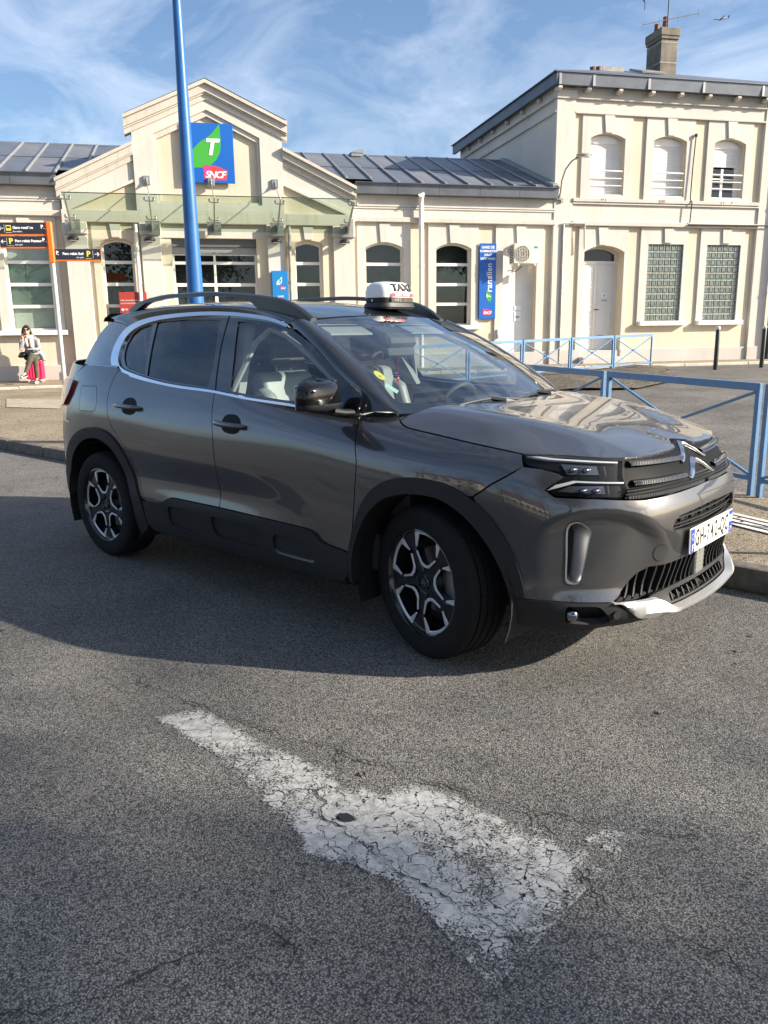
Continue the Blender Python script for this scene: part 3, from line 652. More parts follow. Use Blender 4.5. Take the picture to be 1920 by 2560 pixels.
# ===== glass canopy ---------------------------------------------------
CN=thing('glass_canopy','pale green glass canopy on steel brackets over the station entrance','canopy',FO,FA)
VO,VI,ZO,ZI=1.35,.48,4.60,4.12
us=[-12.70,-10.86,-9.39,-7.84,-6.05]
for i in range(4):
    a,b_=us[i]+(.0 if i else -.06)+.012,us[i+1]-(.0 if i<3 else -.06)-.012
    b=MB(); b.add([(a,-VI,ZI),(b_,-VI,ZI),(b_,-VO-.06,ZO),(a,-VO-.06,ZO)],[(0,1,2,3)]); b.build('glass_pane',M['pane_c'],CN)
    b=MB(); b.box(a,b_,-VO-.075,-VO-.058,ZO+.004,ZO+.026); b.build('pane_edge',pmat('green_glass_edge',(.02,.05,.035),.2),CN)
    b=MB(); b.add([(a,-VI-.02,ZI-.19),(b_,-VI-.02,ZI-.19),(b_,-VI-.02,ZI-.02),(a,-VI-.02,ZI-.02)],[(0,1,2,3)]); b.build('back_glass',M['pane_c'],CN)
for u in us:
    b=MB(); P=[(VI-.13,ZI-.16),(VI+.02,ZI-.22),(VO+.02,ZO-.055),(VO+.02,ZO-.02),(VI,ZI-.02),(VI-.13,ZI+.03)]
    b.prism([(-x,z) for x,z in P],u-.014,u+.014,'x'); br=b.build('bracket',M['steel'],CN)
    bx('wall_plate',u-.17,u+.17,VI-.13,VI-.15,ZI-.26,ZI+.06,M['steel'],br)
    for s in (-.10,.10):
        for t in (.2,.88):
            y=-(VI+(VO-VI)*t); z=ZI+(ZO-ZI)*t
            c=MB(); c.tube([(u,y,z-.05),(u+s,y,z-.045)],.013,6); c.lathe([(.0,-.03),(.035,-.03),(.035,.028),(.02,.04),(0,.04)],10,'z',(u+s,y,z-.005)); c.build('glass_clamp',M['inox'],br,smooth=True)
for u in (-10.92,-9.40,-7.83):
    b=MB(); b.tube([(u,-V0-.14,5.10),(us[min(range(5),key=lambda i:abs(us[i]-u))],-VO+.1,ZO)],.010,6); b.build('tie_rod',M['steel'],CN)
    b=MB(); b.box(u-.08,u+.08,-V0-.17,-V0-.10,5.02,5.22); b.prism([(-V0-.26,5.03),(-V0-.16,5.03),(-V0-.16,5.2)],u-.012,u+.012,'x'); b.build('rod_anchor',M['steel'],CN,bevel=.006)
# ===== the house ---------------------------------------------------
H0,H1=-.15,8.60
BAY=[(.605,2.114,.86,1.905),(2.545,4.062,2.785,3.82),(4.478,5.945,4.71,5.73)]
GBW=[(2.79,3.93),(4.70,5.825)]
hol=[arch(a,b,5.10,6.70,.13) for _,_,a,b in BAY]+[arch(.80,2.045,.50,3.765,.17)]+[rect(a,b,1.675,3.82) for a,b in GBW]
slab('front_wall',rect(H0,H1,.2,7.9),0,-.4,W['wall_y'],HO,hol)
for i,(e0,e1,a,b) in enumerate(BAY):
    slab('window_surround',rect(e0,e1,5.0,7.155),.05,-.02,W['wall_w'],HO,[arch(a,b,5.10,6.70,.13)])
    m=(a+b)/2; slab('keystone',[(m-.10,6.71),(m+.10,6.71),(m+.15,7.15),(m-.15,7.15)],.09,.045,W['wall_w'],HO)
    if i==0:
        slab('door_surround',rect(e0+.02,e1+.03,.45,4.275),.05,-.02,W['wall_w'],HO,[arch(.80,2.045,.40,3.765,.17)])
        slab('keystone',[(1.24,3.78),(1.44,3.78),(1.49,4.26),(1.19,4.26)],.09,.045,W['wall_w'],HO)
    else:
        ga,gb=GBW[i-1]; slab('window_surround',rect(e0,e1,1.55,4.275),.05,-.02,W['wall_w'],HO,[rect(ga,gb,1.675,3.82)])
        m=(ga+gb)/2+.05; slab('keystone',[(m-.12,3.86),(m+.12,3.86),(m+.15,4.26),(m-.15,4.26)],.09,.045,W['wall_w'],HO)
        bx('window_sill',ga-.20,gb+.20,.18,-.1,1.54,1.672,W['sill'],HO,.01)
    # upper window: shutter box, roller shutter, three rails
    w=slab('window_frame',arch(a,b,5.10,6.70,.13),-.16,-.22,W['pvc'],HO,[arch(a+.04,b-.16,5.14,6.66,.12)])
    slab('shutter_box',arch(a+.03,b-.14,6.47,6.67,.10),-.13,-.2,W['pvc'],w)
    zbot=5.12 if i<2 else 5.93
    n=int((6.465-zbot)/.045)
    smh=globals().get('_slatm')
    if smh is None:
        q=MB(); q.box(-.435,.435,-.012,.012,-.0205,.0205); smh=globals()['_slatm']=q.mesh('shutter_slat',W['pvc'],bevel=.008)
    for k in range(n): link('shutter_slat',smh,None,w,((a+b-.12)/2,.175,6.45-.045*k))
    if i==2:
        qpane(a+.05,(a+b)/2-.09,-.185,5.15,5.93,w); qpane((a+b)/2-.02,b-.17,-.185,5.15,5.93,w)
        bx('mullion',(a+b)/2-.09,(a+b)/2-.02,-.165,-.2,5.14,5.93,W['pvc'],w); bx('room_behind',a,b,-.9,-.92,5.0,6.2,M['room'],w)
        for z in (5.40,5.66): bx('glazing_bar',a+.05,b-.16,-.175,-.195,z-.018,z+.018,W['pvc'],w)
    bx('window_ledge',a+.02,b+.02,.03,-.2,5.06,5.125,W['sill'],w)
    for z in (5.74,5.55,5.36):
        q=MB(); q.tube([(a-.0,-.015,z),(b,-.015,z)],.022 if z==5.74 else .015,8); q.build('window_rail',W['pvc'],w,smooth=True)
# corner pilasters, bands, cornice, plinth
for (a,b) in ((H0-.04,.36),(6.29,6.84)):
    bx('corner_pilaster',a,b,.09,-.1,.3,7.78,W['wall_w'],HO,.008); bx('pilaster_base',a-.03,b+.03,.13,-.1,.3,.90,W['wall_p'],HO,.01)
for (a,b) in ((.362,6.288),(6.842,H1)):
    bx('plinth',a,.78 if a<1 else b,.06,-.1,.3,.885,W['wall_p'],HO,.01)
    if a<1: bx('plinth',2.06,b,.06,-.1,.3,.885,W['wall_p'],HO,.01)
    bx('string_course',a,b,.14,-.1,4.278,4.40,W['wall_c'],HO,.012); bx('band',a,b,.045,-.1,4.402,4.845,W['wall_w'],HO)
    bx('string_course',a,b,.10,-.1,4.848,4.90,W['wall_w'],HO,.008); bx('sill_course',a,b,.13,-.1,4.905,5.0,W['wall_c'],HO,.01)
    bx('moulding',a,b,.10,-.1,7.158,7.20,W['wall_c'],HO); bx('frieze',a,b,.06,-.1,7.202,7.50,W['wall_w'],HO); bx('moulding',a,b,.13,-.1,7.502,7.545,W['wall_c'],HO,.008); bx('frieze',a,b,.08,-.1,7.547,7.80,W['wall_w'],HO)
bx('pilaster_cap',H0-.06,.38,.13,-.1,7.50,7.72,W['wall_w'],HO,.008)
# side wall towards the station with its two string courses
b=MB(); b.box(H0-.005,H0+.3,.1,8.05,.3,7.95); b.build('side_wall',W['wall_w'],HO)
for z0,z1,p in ((7.502,7.56,.10),(7.16,7.21,.07)):
    b=MB(); b.box(H0-p,H0,-.08,8.05,z0,z1); b.build('side_string_course',W['wall_c'],HO)
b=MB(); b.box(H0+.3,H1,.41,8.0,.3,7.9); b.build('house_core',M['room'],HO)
# eaves: zinc fascia in sections, rafter ends, roof
EV=.34
secs=[-.36,-.25,.72,2.35,4.02,5.9,7.6,9.0]
for i in range(len(secs)-1):
    b=MB(); b.prism([(-EV,7.77),(-EV-.035,8.03),(-EV-.035,8.055),(.1,8.055),(.1,7.79),(-EV+.03,7.79)],secs[i]+.005,secs[i+1]-.005,'x'); b.build('fascia_section',M['zinc'],HO)
    if i: b=MB(); b.box(secs[i]-.035,secs[i]+.035,-EV-.042,-EV+.0,7.765,8.04); b.build('fascia_joint',M['zinc_l'],HO)
bx('eaves_edge',-.40,9.0,EV+.07,-.1,8.057,8.085,M['zinc_d'],HO)
k=0
for u in (-.22,.62,1.55,2.52,3.40,4.28,5.20,6.12,7.0,7.9):
    b=MB(); b.prism([(-.33,7.69),(-.33,7.75),(-.08,7.75),(-.08,7.65),(-.26,7.65)],u-.06,u+.06,'x'); b.build('rafter_end',W['wall_c'],HO,bevel=.012)
b=MB(); b.box(-.37,-.27,-EV+.002,8.3,7.775,8.055); b.build('side_fascia',M['zinc_d'],HO)
b=MB(); b.box(-.42,-.10,-EV+.03,8.35,8.058,8.086); b.build('side_eaves_edge',M['zinc_d'],HO)
for y in (1.0,2.2,3.4,4.6,5.8,7.0):
    b=MB(); b.box(-.28,-.16,y-.05,y+.05,7.66,7.76); b.build('rafter_end',W['wall_c'],HO,bevel=.012)
b=MB(); rx=[(-.42,-.41,8.087),(9.0,-.41,8.087),(9.0,8.35,8.087),(-.42,8.35,8.087),(3.8,3.95,9.56),(5.4,3.95,9.56)]
b.add(rx,[(0,1,5,4),(3,0,4),(2,3,4,5),(1,2,5)]); b.build('house_roof',M['zinc'],HO)
b=MB(); b.box(0,.75,0,.8,0,.06); b.build('roof_hatch',M['zinc_l'],HO,loc=(3.05,1.25,8.67),rot=(R(20),0,0),bevel=.01)
b=MB(); b.box(0,.7,0,.02,0,.16); b.build('ridge_upstand',M['concrete'],HO,loc=(2.3,2.2,8.93))
# chimneys
ch=thing('chimney','tall sooty rendered chimney with clay pots on the house roof','chimney',fpt(4.07,-2.0,8.5),FA)
b=MB(); b.box(0,.55,0,.8,0,1.36); b.build('stack',M['chim'],ch,bevel=.01)
for z in (.72,1.27): 
    b=MB(); b.box(-.006,.556,-.006,.806,z,z+.035); b.build('pale_band',M['concrete'],ch)
b=MB(); b.box(-.03,.58,-.03,.83,1.37,1.46); b.box(-.05,.60,-.05,.85,1.461,1.68); b.build('cap',M['chim'],ch,bevel=.015)
for (x,y,h) in ((.20,.18,.34),(.12,.5,.24)):
    b=MB(); b.lathe([(.075,0),(.085,.02),(.065,h*.8),(.075,h),(.05,h),(.05,h*.5)],14,'z',(x,y,1.68)); b.build('chimney_pot',M['terracotta'],ch,smooth=True)
c2=thing('chimney','pair of small terracotta chimney pots behind the house roof edge','chimney',fpt(2.02,-2.3,8.75),FA)
for x,y in ((0,0),(.17,-.05)):
    b=MB(); b.lathe([(.085,-.2),(.085,.02),(.075,.30),(.085,.32),(.06,.32)],14,'z',(x,y,0)); b.build('chimney_pot',M['terracotta'],c2,smooth=True)
# aerial
an=thing('television_aerial','thin grey television aerial fixed to the chimney','aerial',fpt(4.27,-2.05,10.2),FA)
b=MB(); b.tube([(0,0,-.2),(0,0,1.35)],.017,6); b.build('mast',M['black'],an)
b=MB(); b.tube([(-.78,.1,.05),(.98,-.1,.42)],.013,6)
for t in (.02,.3,.62,.98): x=-.78+1.76*t; b.tube([(x,.1-.2*t-.02,.05+.37*t-.12),(x,.1-.2*t+.02,.05+.37*t+.12)],.006,5)
b.build('lower_boom',M['steel'],an)
b=MB(); b.tube([(-.62,.0,.75),(.5,0,.98)],.014,6); b.tube([(-.62,0,.75),(-.66,0,.98)],.012,6); b.tube([(-.78,0,.62),(-1.0,0,.86)],.02,6); b.tube([(-.78,0,.62),(-.72,.1,.45)],.01,6); b.build('upper_boom',M['black'],an)
# house door with steps
hd=slab('house_door',arch(.80,2.045,.86,3.76,.17),-.34,-.42,W['door'],HO)
bx('door_frame',.80,2.045,-.30,-.345,3.30,3.37,W['door'],hd)
slab('transom_pane',arch(.86,1.94,3.375,3.70,.15),-.33,-.338,pmat('dark_transom_glass',(.03,.035,.04),.12),hd)
for (a,b) in ((.87,1.30),(1.42,1.92)):
    lf=bx('door_leaf',a-.05,b+.03,-.325,-.345,.9,3.295,W['door'],hd)
for (a,b) in ((.90,1.28),(1.45,1.89)):
    for (c,d) in ((.98,1.42),(1.50,2.06),(2.14,2.66),(2.74,3.24)):
        q=slab('door_panel',rect(a,b,c,d),-.315,-.34,W['door'],hd,[rect(a+.035,b-.035,c+.035,d-.035)])
bx('meeting_stile',1.335,1.385,-.30,-.34,.9,3.295,W['door'],hd)
for x,z,w_,h_ in ((1.58,2.36,.17,.12),(1.58,2.26,.17,.035),(.95,2.44,.14,.07),(1.50,1.26,.2,.03)):
    bx('notice_plate',x,x+w_,-.305,-.314,z,z+h_,W['whiteprint'] if h_>.05 else W['grey'],hd)
bx('notice_print',1.63,1.70,-.303,-.304,2.39,2.44,W['grey'],hd); bx('notice_print',.98,1.06,-.303,-.304,2.46,2.49,W['grey'],hd)
b=MB(); b.tube([(1.36,.29,2.02),(1.36,.25,2.02),(1.47,.25,2.02)],.014,8); b.build('door_handle',M['dark'],hd)
bx('door_step',.78,2.05,.02,-.36,.3,.86,W['wall_p'],HO,.01); bx('door_step',.74,2.08,.34,.02,.3,.68,W['wall_p'],HO,.01); 
# glass block windows
def gb():
    m,t,b=nmat('glass_block'); l=t.links.new; b.inputs['Base Color'].default_value=(.045,.075,.07,1); b.inputs['Roughness'].default_value=.10; b.inputs['Coat Weight'].default_value=.6
    tc=t.nodes.new('ShaderNodeTexCoord'); n=t.nodes.new('ShaderNodeTexNoise'); n.inputs['Scale'].default_value=9
    r=t.nodes.new('ShaderNodeValToRGB'); r.color_ramp.elements[0].color=(.06,.085,.08,1); r.color_ramp.elements[1].color=(.24,.29,.265,1)
    oi=t.nodes.new('ShaderNodeObjectInfo'); ad=t.nodes.new('ShaderNodeVectorMath'); ad.operation='ADD'; l(tc.outputs['Object'],ad.inputs[0]); l(oi.outputs['Random'],ad.inputs[1])
    l(ad.outputs[0],n.inputs['Vector']); l(n.outputs[0],r.inputs[0]); l(r.outputs[0],b.inputs['Base Color']); bp=t.nodes.new('ShaderNodeBump'); bp.inputs['Strength'].default_value=.35; bp.inputs['Distance'].default_value=.02; l(n.outputs[0],bp.inputs['Height']); l(bp.outputs[0],b.inputs['Normal']); return m
M['gblock']=gb()
q=MB(); P=.082
for (s,y) in ((P,-.0),(P,-.03)): pass
q.add([(-P,.0,-P),(P,0,-P),(P,0,P),(-P,0,P),(-P,-.018,-P),(P,-.018,-P),(P,-.018,P),(-P,-.018,P),(-P+.02,-.026,-P+.02),(P-.02,-.026,-P+.02),(P-.02,-.026,P-.02),(-P+.02,-.026,P-.02),(-P+.035,-.014,-P+.035),(P-.035,-.014,-P+.035),(P-.035,-.014,P-.035),(-P+.035,-.014,P-.035)],
 [(0,1,5,4),(1,2,6,5),(2,3,7,6),(3,0,4,7),(4,5,9,8),(5,6,10,9),(6,7,11,10),(7,4,8,11),(8,9,13,12),(9,10,14,13),(10,11,15,14),(11,8,12,15),(12,13,14,15)])
gm=q.mesh('glass_block',M['gblock'])
for (a,b) in GBW:
    gw=bx('glass_block_window',a-.01,b+.01,-.02,-.1,1.67,3.83,pmat('block_mortar',(.62,.60,.50),.8,var=.1) if 'mort' not in M else M['mort'],HO)
    M['mort']=gw.data.materials[0]
    nx,nz=6,11; px=(b-a)/nx; pz=(3.82-1.675)/nz
    for i in range(nx):
        for j in range(nz): link('glass_block',gm,None,gw,(a+(i+.5)*px,.02,1.675+(j+.5)*pz),(rnd.uniform(-.012,.012),0,rnd.uniform(-.012,.012)))
# cables and pipes on the house
b=MB(); b.tube([(.10,-.12,.5),(.10,-.12,4.30)],.030,8); b.build('conduit',M['steel'],HO)
b=MB(); b.tube([(.06,-.13,4.32),(.30,-.15,4.33),(.72,-.16,4.33),(.72,-.15,4.22),(.75,-.14,3.65)],.025,6); b.build('cable',M['wall_c'],HO)
b=MB(); b.tube([(3.95,-.17,4.345),(5.4,-.17,4.35),(6.9,-.17,4.36)],.022,6); b.build('cable',M['black'],HO)
b=MB(); b.tube([(4.06,-.10,6.75),(4.02,-.10,5.9),(4.0,-.11,5.05),(4.03,-.16,4.95),(4.0,-.16,4.4)],.016,6); b.tube([(4.06,-.10,6.78),(4.06,-.10,6.70)],.04,6); b.build('cable',M['black'],HO)
pipe(HO,6.92,.20,.5,7.7,.06,M['black'],hop=False)
# wall street lamp on the house corner
sl_=thing('wall_street_lamp','grey curved-arm street lamp fixed to the corner of the house','street lamp',fpt(-.08,.10,5.05),FA)
b=MB(); b.tube([(0,-.05,-.08),(0,-.14,.05),(.0,-.2,.35),(.05,-.3,.62),(.16,-.42,.80),(.27,-.52,.88)],.022,8); b.build('arm',M['steel'],sl_,smooth=True)
b=MB(); b.box(-.06,.06,-.06,0,-.12,.05); b.box(.06,.15,-.05,0,-.18,-.06); b.build('wall_bracket',M['steel'],sl_,bevel=.01)
b=MB(); b.sphere((.42,-.62,.92),.24,.11,.055,14,8); b.tube([(.24,-.5,.86),(.34,-.57,.90)],.04,8); b.build('lamp_head',M['steel'],sl_,smooth=True)
b=MB(); b.sphere((.46,-.64,.895),.16,.08,.04,12,6); b.build('lens',M['white'],sl_,smooth=True)

# rust runs under the upper window ledges
rs=pmat('rust_stain',(.30,.19,.14),.9,var=.5,vscale=30)
for u in (1.22,1.27,1.34,3.02,3.10,3.16,5.0,5.08,5.35):
    b=MB(); w_=rnd.uniform(.012,.03); h_=rnd.uniform(.05,.11); b.add([(u-w_,-.1335,5.0),(u+w_,-.1335,5.0),(u+w_*.3,-.1335,5.0-h_*.85),(u-w_*.4,-.1335,5.0-h_)],[(0,1,2,3)]); b.build('rust_run',rs,HO)
# ------------------------------------------------------------------ taxi: surfaces (x forward, w = distance from centre plane, z up)
def pch(xs,ys):
    xs=np.array(xs,float); ys=np.array(ys,float); h=np.diff(xs); dl=np.diff(ys)/h
    d=np.zeros(len(xs)); d[0]=dl[0]; d[-1]=dl[-1]
    for i in range(1,len(xs)-1):
        if dl[i-1]*dl[i]>0:
            w1=2*h[i]+h[i-1]; w2=h[i]+2*h[i-1]; d[i]=(w1+w2)/(w1/dl[i-1]+w2/dl[i])
    def f(x):
        x=np.clip(np.asarray(x,float),xs[0],xs[-1]); i=np.clip(np.searchsorted(xs,x,side='right')-1,0,len(xs)-2)
        t=(x-xs[i])/h[i]; t2=t*t; t3=t2*t
        return (2*t3-3*t2+1)*ys[i]+(t3-2*t2+t)*h[i]*d[i]+(-2*t3+3*t2)*ys[i+1]+(t3-t2)*h[i]*d[i+1]
    return f
def nspl(xs,ys):
    # natural cubic spline
    xs=np.array(xs,float); ys=np.array(ys,float); n=len(xs); h=np.diff(xs)
    A=np.zeros((n,n)); b=np.zeros(n); A[0,0]=A[-1,-1]=1
    for i in range(1,n-1):
        A[i,i-1]=h[i-1];A[i,i]=2*(h[i-1]+h[i]);A[i,i+1]=h[i]; b[i]=6*((ys[i+1]-ys[i])/h[i]-(ys[i]-ys[i-1])/h[i-1])
    m=np.linalg.solve(A,b)
    def f(x):
        x=np.clip(np.asarray(x,float),xs[0],xs[-1]); i=np.clip(np.searchsorted(xs,x,side='right')-1,0,n-2)
        a=xs[i+1]-x; c=x-xs[i]
        return m[i]*a**3/(6*h[i])+m[i+1]*c**3/(6*h[i])+(ys[i]/h[i]-m[i]*h[i]/6)*a+(ys[i+1]/h[i]-m[i+1]*h[i]/6)*c
    return f
def smooth(a,b,x): t=np.clip((x-a)/(b-a),0,1); return t*t*t*(t*(6*t-15)+10)
PLAN=np.array([(2.285,0),(2.272,.25),(2.225,.48),(2.13,.66),(2.0,.785),(1.85,.858),(1.65,.9),(1.365,.922),(.9,.928),(.3,.926),(-.3,.925),(-.9,.92),(-1.365,.91),(-1.7,.878),(-1.95,.815),(-2.1,.715),(-2.18,.55),(-2.21,.3),(-2.215,0)])
_pp=np.concatenate([PLAN[1:3][::-1]*[1,-1],PLAN,PLAN[-3:-1][::-1]*[1,-1]])
_ss=np.concatenate([[0],np.cumsum(np.linalg.norm(np.diff(_pp,axis=0),axis=1))]); _ss-=_ss[2]
SL=_ss[-3]
_px=nspl(_ss,_pp[:,0]); _pw=nspl(_ss,_pp[:,1])
_sx=[(s,float(_px(s))) for s in np.linspace(0,SL,600)]
def s_of_x(x): return float(np.interp(-x,[-b for a,b in _sx],[a for a,b in _sx]))
def plan(s): return _px(s),_pw(s)
def plann(s):
    e=1e-3; dx=(_px(s+e)-_px(s-e)); dw=(_pw(s+e)-_pw(s-e)); l=np.hypot(dx,dw); return dw/l,-dx/l
PROF=[ # (station s via x, [(z,off)...])
 (0.0,[(.15,-.12),(.24,-.07),(.28,-.012),(.33,-.02),(.40,-.04),(.5,-.012),(.57,-.001),(.66,0),(.72,-.008),(.78,-.03),(.84,-.06),(.90,-.105),(.94,-.14),(.98,-.20),(1.1,-.4)]),
 (.48,[(.15,-.12),(.24,-.08),(.28,-.02),(.33,-.02),(.40,-.02),(.5,-.006),(.6,0),(.68,0),(.74,-.01),(.79,-.03),(.85,-.06),(.90,-.09),(.95,-.13),(.98,-.17),(1.1,-.36)]),
 (.86,[(.15,-.12),(.22,-.085),(.28,-.035),(.34,-.014),(.42,0),(.52,.004),(.62,0),(.7,-.006),(.78,-.02),(.85,-.045),(.90,-.07),(.95,-.105),(.98,-.14),(1.1,-.30)]),
 (1.12,[(.15,-.12),(.25,-.05),(.32,-.01),(.4,.004),(.5,.005),(.6,.002),(.7,0),(.8,-.006),(.87,-.022),(.93,-.055),(.967,-.095),(1.0,-.15),(1.1,-.30)]),
 (1.62,[(.15,-.06),(.3,0),(.5,.004),(.7,.004),(.83,0),(.90,-.014),(.95,-.042),(.99,-.085),(1.02,-.13),(1.06,-.2),(1.15,-.35)]),
 (2.1,[(.15,-.06),(.3,-.012),(.45,-.006),(.6,0),(.75,.002),(.88,-.003),(.96,-.022),(1.02,-.06),(1.06,-.10),(1.1,-.15),(1.2,-.28)]),
 (2.7,[(.15,-.08),(.28,-.03),(.42,-.012),(.5,-.008),(.56,-.02),(.64,-.018),(.75,0),(.85,.004),(.93,-.003),(1.0,-.02),(1.06,-.045),(1.12,-.08),(1.2,-.13)]),
 (3.5,[(.15,-.08),(.28,-.03),(.42,-.012),(.5,-.008),(.56,-.02),(.64,-.018),(.75,0),(.86,.004),(.95,-.004),(1.02,-.022),(1.08,-.045),(1.14,-.075),(1.25,-.13)]),
 (4.3,[(.15,-.06),(.3,-.008),(.5,-.01),(.65,-.01),(.8,.0),(.9,.002),(.98,-.006),(1.06,-.028),(1.13,-.055),(1.2,-.085),(1.3,-.13)]),
 (4.6,[(.15,-.06),(.3,0),(.5,.005),(.8,.008),(.92,0),(1.02,-.018),(1.1,-.04),(1.18,-.066),(1.25,-.09),(1.35,-.13)]),
 (5.0,[(.15,-.10),(.26,-.06),(.36,-.015),(.46,0),(.6,.004),(.78,-.002),(.9,-.012),(1.0,-.028),(1.1,-.05),(1.2,-.085),(1.3,-.13),(1.4,-.18)]),
 (5.4,[(.15,-.14),(.26,-.08),(.36,-.02),(.46,0),(.6,.0),(.72,-.02),(.8,-.045),(.95,-.055),(1.1,-.075),(1.2,-.11),(1.3,-.16),(1.4,-.2)]),
 (9.0,[(.15,-.14),(.26,-.08),(.36,-.02),(.46,0),(.6,.0),(.7,-.02),(.76,-.07),(.95,-.09),(1.1,-.11),(1.2,-.14),(1.3,-.2),(1.4,-.25)]),
]
_st=np.array([min(p[0],SL) for p in PROF]); _pf=[nspl(*zip(*p[1])) for p in PROF]
def _k2():
    n=len(_st); h=np.diff(_st); A=np.eye(n); B=np.zeros((n,n))
    for i in range(1,n-1): A[i,i-1]=h[i-1];A[i,i]=2*(h[i-1]+h[i]);A[i,i+1]=h[i]; B[i,i-1]=6/h[i-1];B[i,i+1]=6/h[i];B[i,i]=-6/h[i-1]-6/h[i]
    return np.linalg.solve(A,B),h
_K,_h=_k2()
def off(s,z):
    """outward offset: smooth in z at every station, smooth along the plan curve between stations"""
    s=np.asarray(s,float); z=np.asarray(z,float); s,z=np.broadcast_arrays(s,z); sh=s.shape; s=np.clip(s.ravel(),_st[0],_st[-1]); z=z.ravel()
    V=np.stack([f(z) for f in _pf]); m=_K@V; i=np.clip(np.searchsorted(_st,s,side='right')-1,0,len(_st)-2); j=np.arange(len(s)); hh=_h[i]; a=_st[i+1]-s; c=s-_st[i]
    r=m[i,j]*a**3/(6*hh)+m[i+1,j]*c**3/(6*hh)+(V[i,j]/hh-m[i,j]*hh/6)*a+(V[i+1,j]/hh-m[i+1,j]*hh/6)*c
    return r.reshape(sh)
def scoop(s,z):
    # hollow of the bumper corner round the vents, with a crisp upper brow
    top=.735-.10*np.clip(np.abs(s-.735)/.27,0,1.5)**2.2
    u=np.exp(-((s-.69)/.255)**6); v=smooth(.33,.45,z)*(1-smooth(-.035,.022,z-top))
    return .036*u*v
def SA(s,z,d=0.):
    s=np.atleast_1d(np.asarray(s,float)); z=np.atleast_1d(np.asarray(z,float))
    x,w=plan(s); nx,nw=plann(s); o=off(s,z)-scoop(s,z)+d
    return np.stack([x+nx*o,w+nw*o,z+0*x],-1)
# greenhouse side
def SG(x,z,d=0.):
    x=np.atleast_1d(np.asarray(x,float)); z=np.atleast_1d(np.asarray(z,float))
    w=.842-.40*(z-1.12)-.28*np.maximum(z-1.12,0)**2
    w=w-.20*np.maximum(x-.45,0)**2-.085*np.maximum(-.7-x,0)**2
    return np.stack([x,w+d,z+0*x],-1)
# roof
_rz=nspl([-1.9,-1.65,-1.3,-.9,-.5,-.1,.2,.3,.37,.5],[1.545,1.60,1.645,1.660,1.656,1.632,1.586,1.563,1.546,1.51])
def SR(x,w,d=0.):
    x=np.atleast_1d(np.asarray(x,float)); w=np.atleast_1d(np.asarray(w,float))
    z=_rz(x)-.030*(w/.58)**2-.05*np.maximum(w/.58-.85,0)**2*8
    return np.stack([x,w+0*x,z+d],-1)
# hood
_hc=nspl([1.0,1.2,1.5,1.8,2.0,2.1,2.16,2.25],[1.118,1.108,1.083,1.036,.985,.951,.927,.885])
def SH(x,w,d=0.):
    x=np.atleast_1d(np.asarray(x,float)); w=np.atleast_1d(np.asarray(w,float))
    z=_hc(x)
    rc=.60-.13*smooth(1.2,2.1,x)        # ridge line
    z=z+.009*np.exp(-((w-rc)/.13)**2)*(1-smooth(1.75,2.1,x))
    e=np.maximum(w-(rc-.10),0); z=z-.62*e**2.2*(1+.35*(1-smooth(1.2,1.7,x)))
    z=z+.012*smooth(1.95,2.15,x)*smooth(.2,.6,w)
    return np.stack([x,w+0*x,z+d],-1)
# windscreen  a in 0..1 (half), t 0 bottom..1 top
def SW(a,t,d=0.):
    a=np.atleast_1d(np.asarray(a,float)); t=np.atleast_1d(np.asarray(t,float))
    b=1-a*a
    B=np.stack([1.10+.16*b,.745*a,1.085-.02*b],-1); T=np.stack([.362+.035*b,.595*a,1.513+.028*b],-1)
    P=B+(T-B)*t[:,None]; bl=.030*4*t*(1-t)
    return P+np.stack([.5*(bl+d),0*a,.86*(bl+d)],-1)
# ---- car materials
def carpaint():
    m,t,b=nmat('metallic_grey_car_paint'); l=t.links.new
    b.inputs['Metallic'].default_value=.55; b.inputs['Roughness'].default_value=.30; b.inputs['Coat Weight'].default_value=1.0; b.inputs['Coat Roughness'].default_value=.015; b.inputs['Coat IOR'].default_value=1.7
    lw=t.nodes.new('ShaderNodeLayerWeight'); lw.inputs[0].default_value=.35
    tc=t.nodes.new('ShaderNodeTexCoord'); n=t.nodes.new('ShaderNodeTexNoise'); n.inputs['Scale'].default_value=900; n.inputs['Detail'].default_value=1
    r=t.nodes.new('ShaderNodeMapRange'); r.inputs[1].default_value=.35; r.inputs[2].default_value=.65; r.inputs[3].default_value=.86; r.inputs[4].default_value=1.15
    mu=t.nodes.new('ShaderNodeMixRGB'); mu.blend_type='MULTIPLY'; mu.inputs[0].default_value=1; mu.inputs[1].default_value=(.066,.066,.070,1)
    l(tc.outputs['Object'],n.inputs['Vector']); l(n.outputs[0],r.inputs[0]); l(r.outputs[0],mu.inputs[2]); l(mu.outputs[0],b.inputs['Base Color']); return m
M['paint']=carpaint()
M['gloss']=pmat('gloss_black_trim',(.006,.006,.007),.08,coat=1.0)
M['roofpaint']=pmat('gloss_black_roof_paint',(.012,.013,.015),.25,coat=1.0,coatr=.02)
M['clad']=pmat('grained_black_cladding',(.017,.018,.020),.55,bump=.12,bscale=500,var=.12,vscale=8,spec=.3)
M['chrome']=pmat('bright_chrome',(.75,.76,.78),.09,metal=1)
M['satin']=pmat('satin_silver_trim',(.50,.51,.52),.30,metal=.9)
M['silver']=pmat('silver_bumper_lip',(.60,.60,.59),.32,metal=.55)
M['mirrorblack']=pmat('black_mirror_shell',(.006,.006,.007),.07,spec=.45)
M['alloy']=pmat('machined_alloy',(.78,.79,.81),.30,metal=.6)
M['rimblack']=pmat('gloss_black_alloy',(.010,.011,.013),.18,coat=.6)
M['rubber']=pmat('tyre_rubber',(.0095,.0095,.010),.8,var=.2,vscale=12,bump=.15,bscale=300,spec=.22)
M['cabin']=pmat('dark_cabin_plastic',(.040,.042,.045),.6,bump=.1,bscale=300)
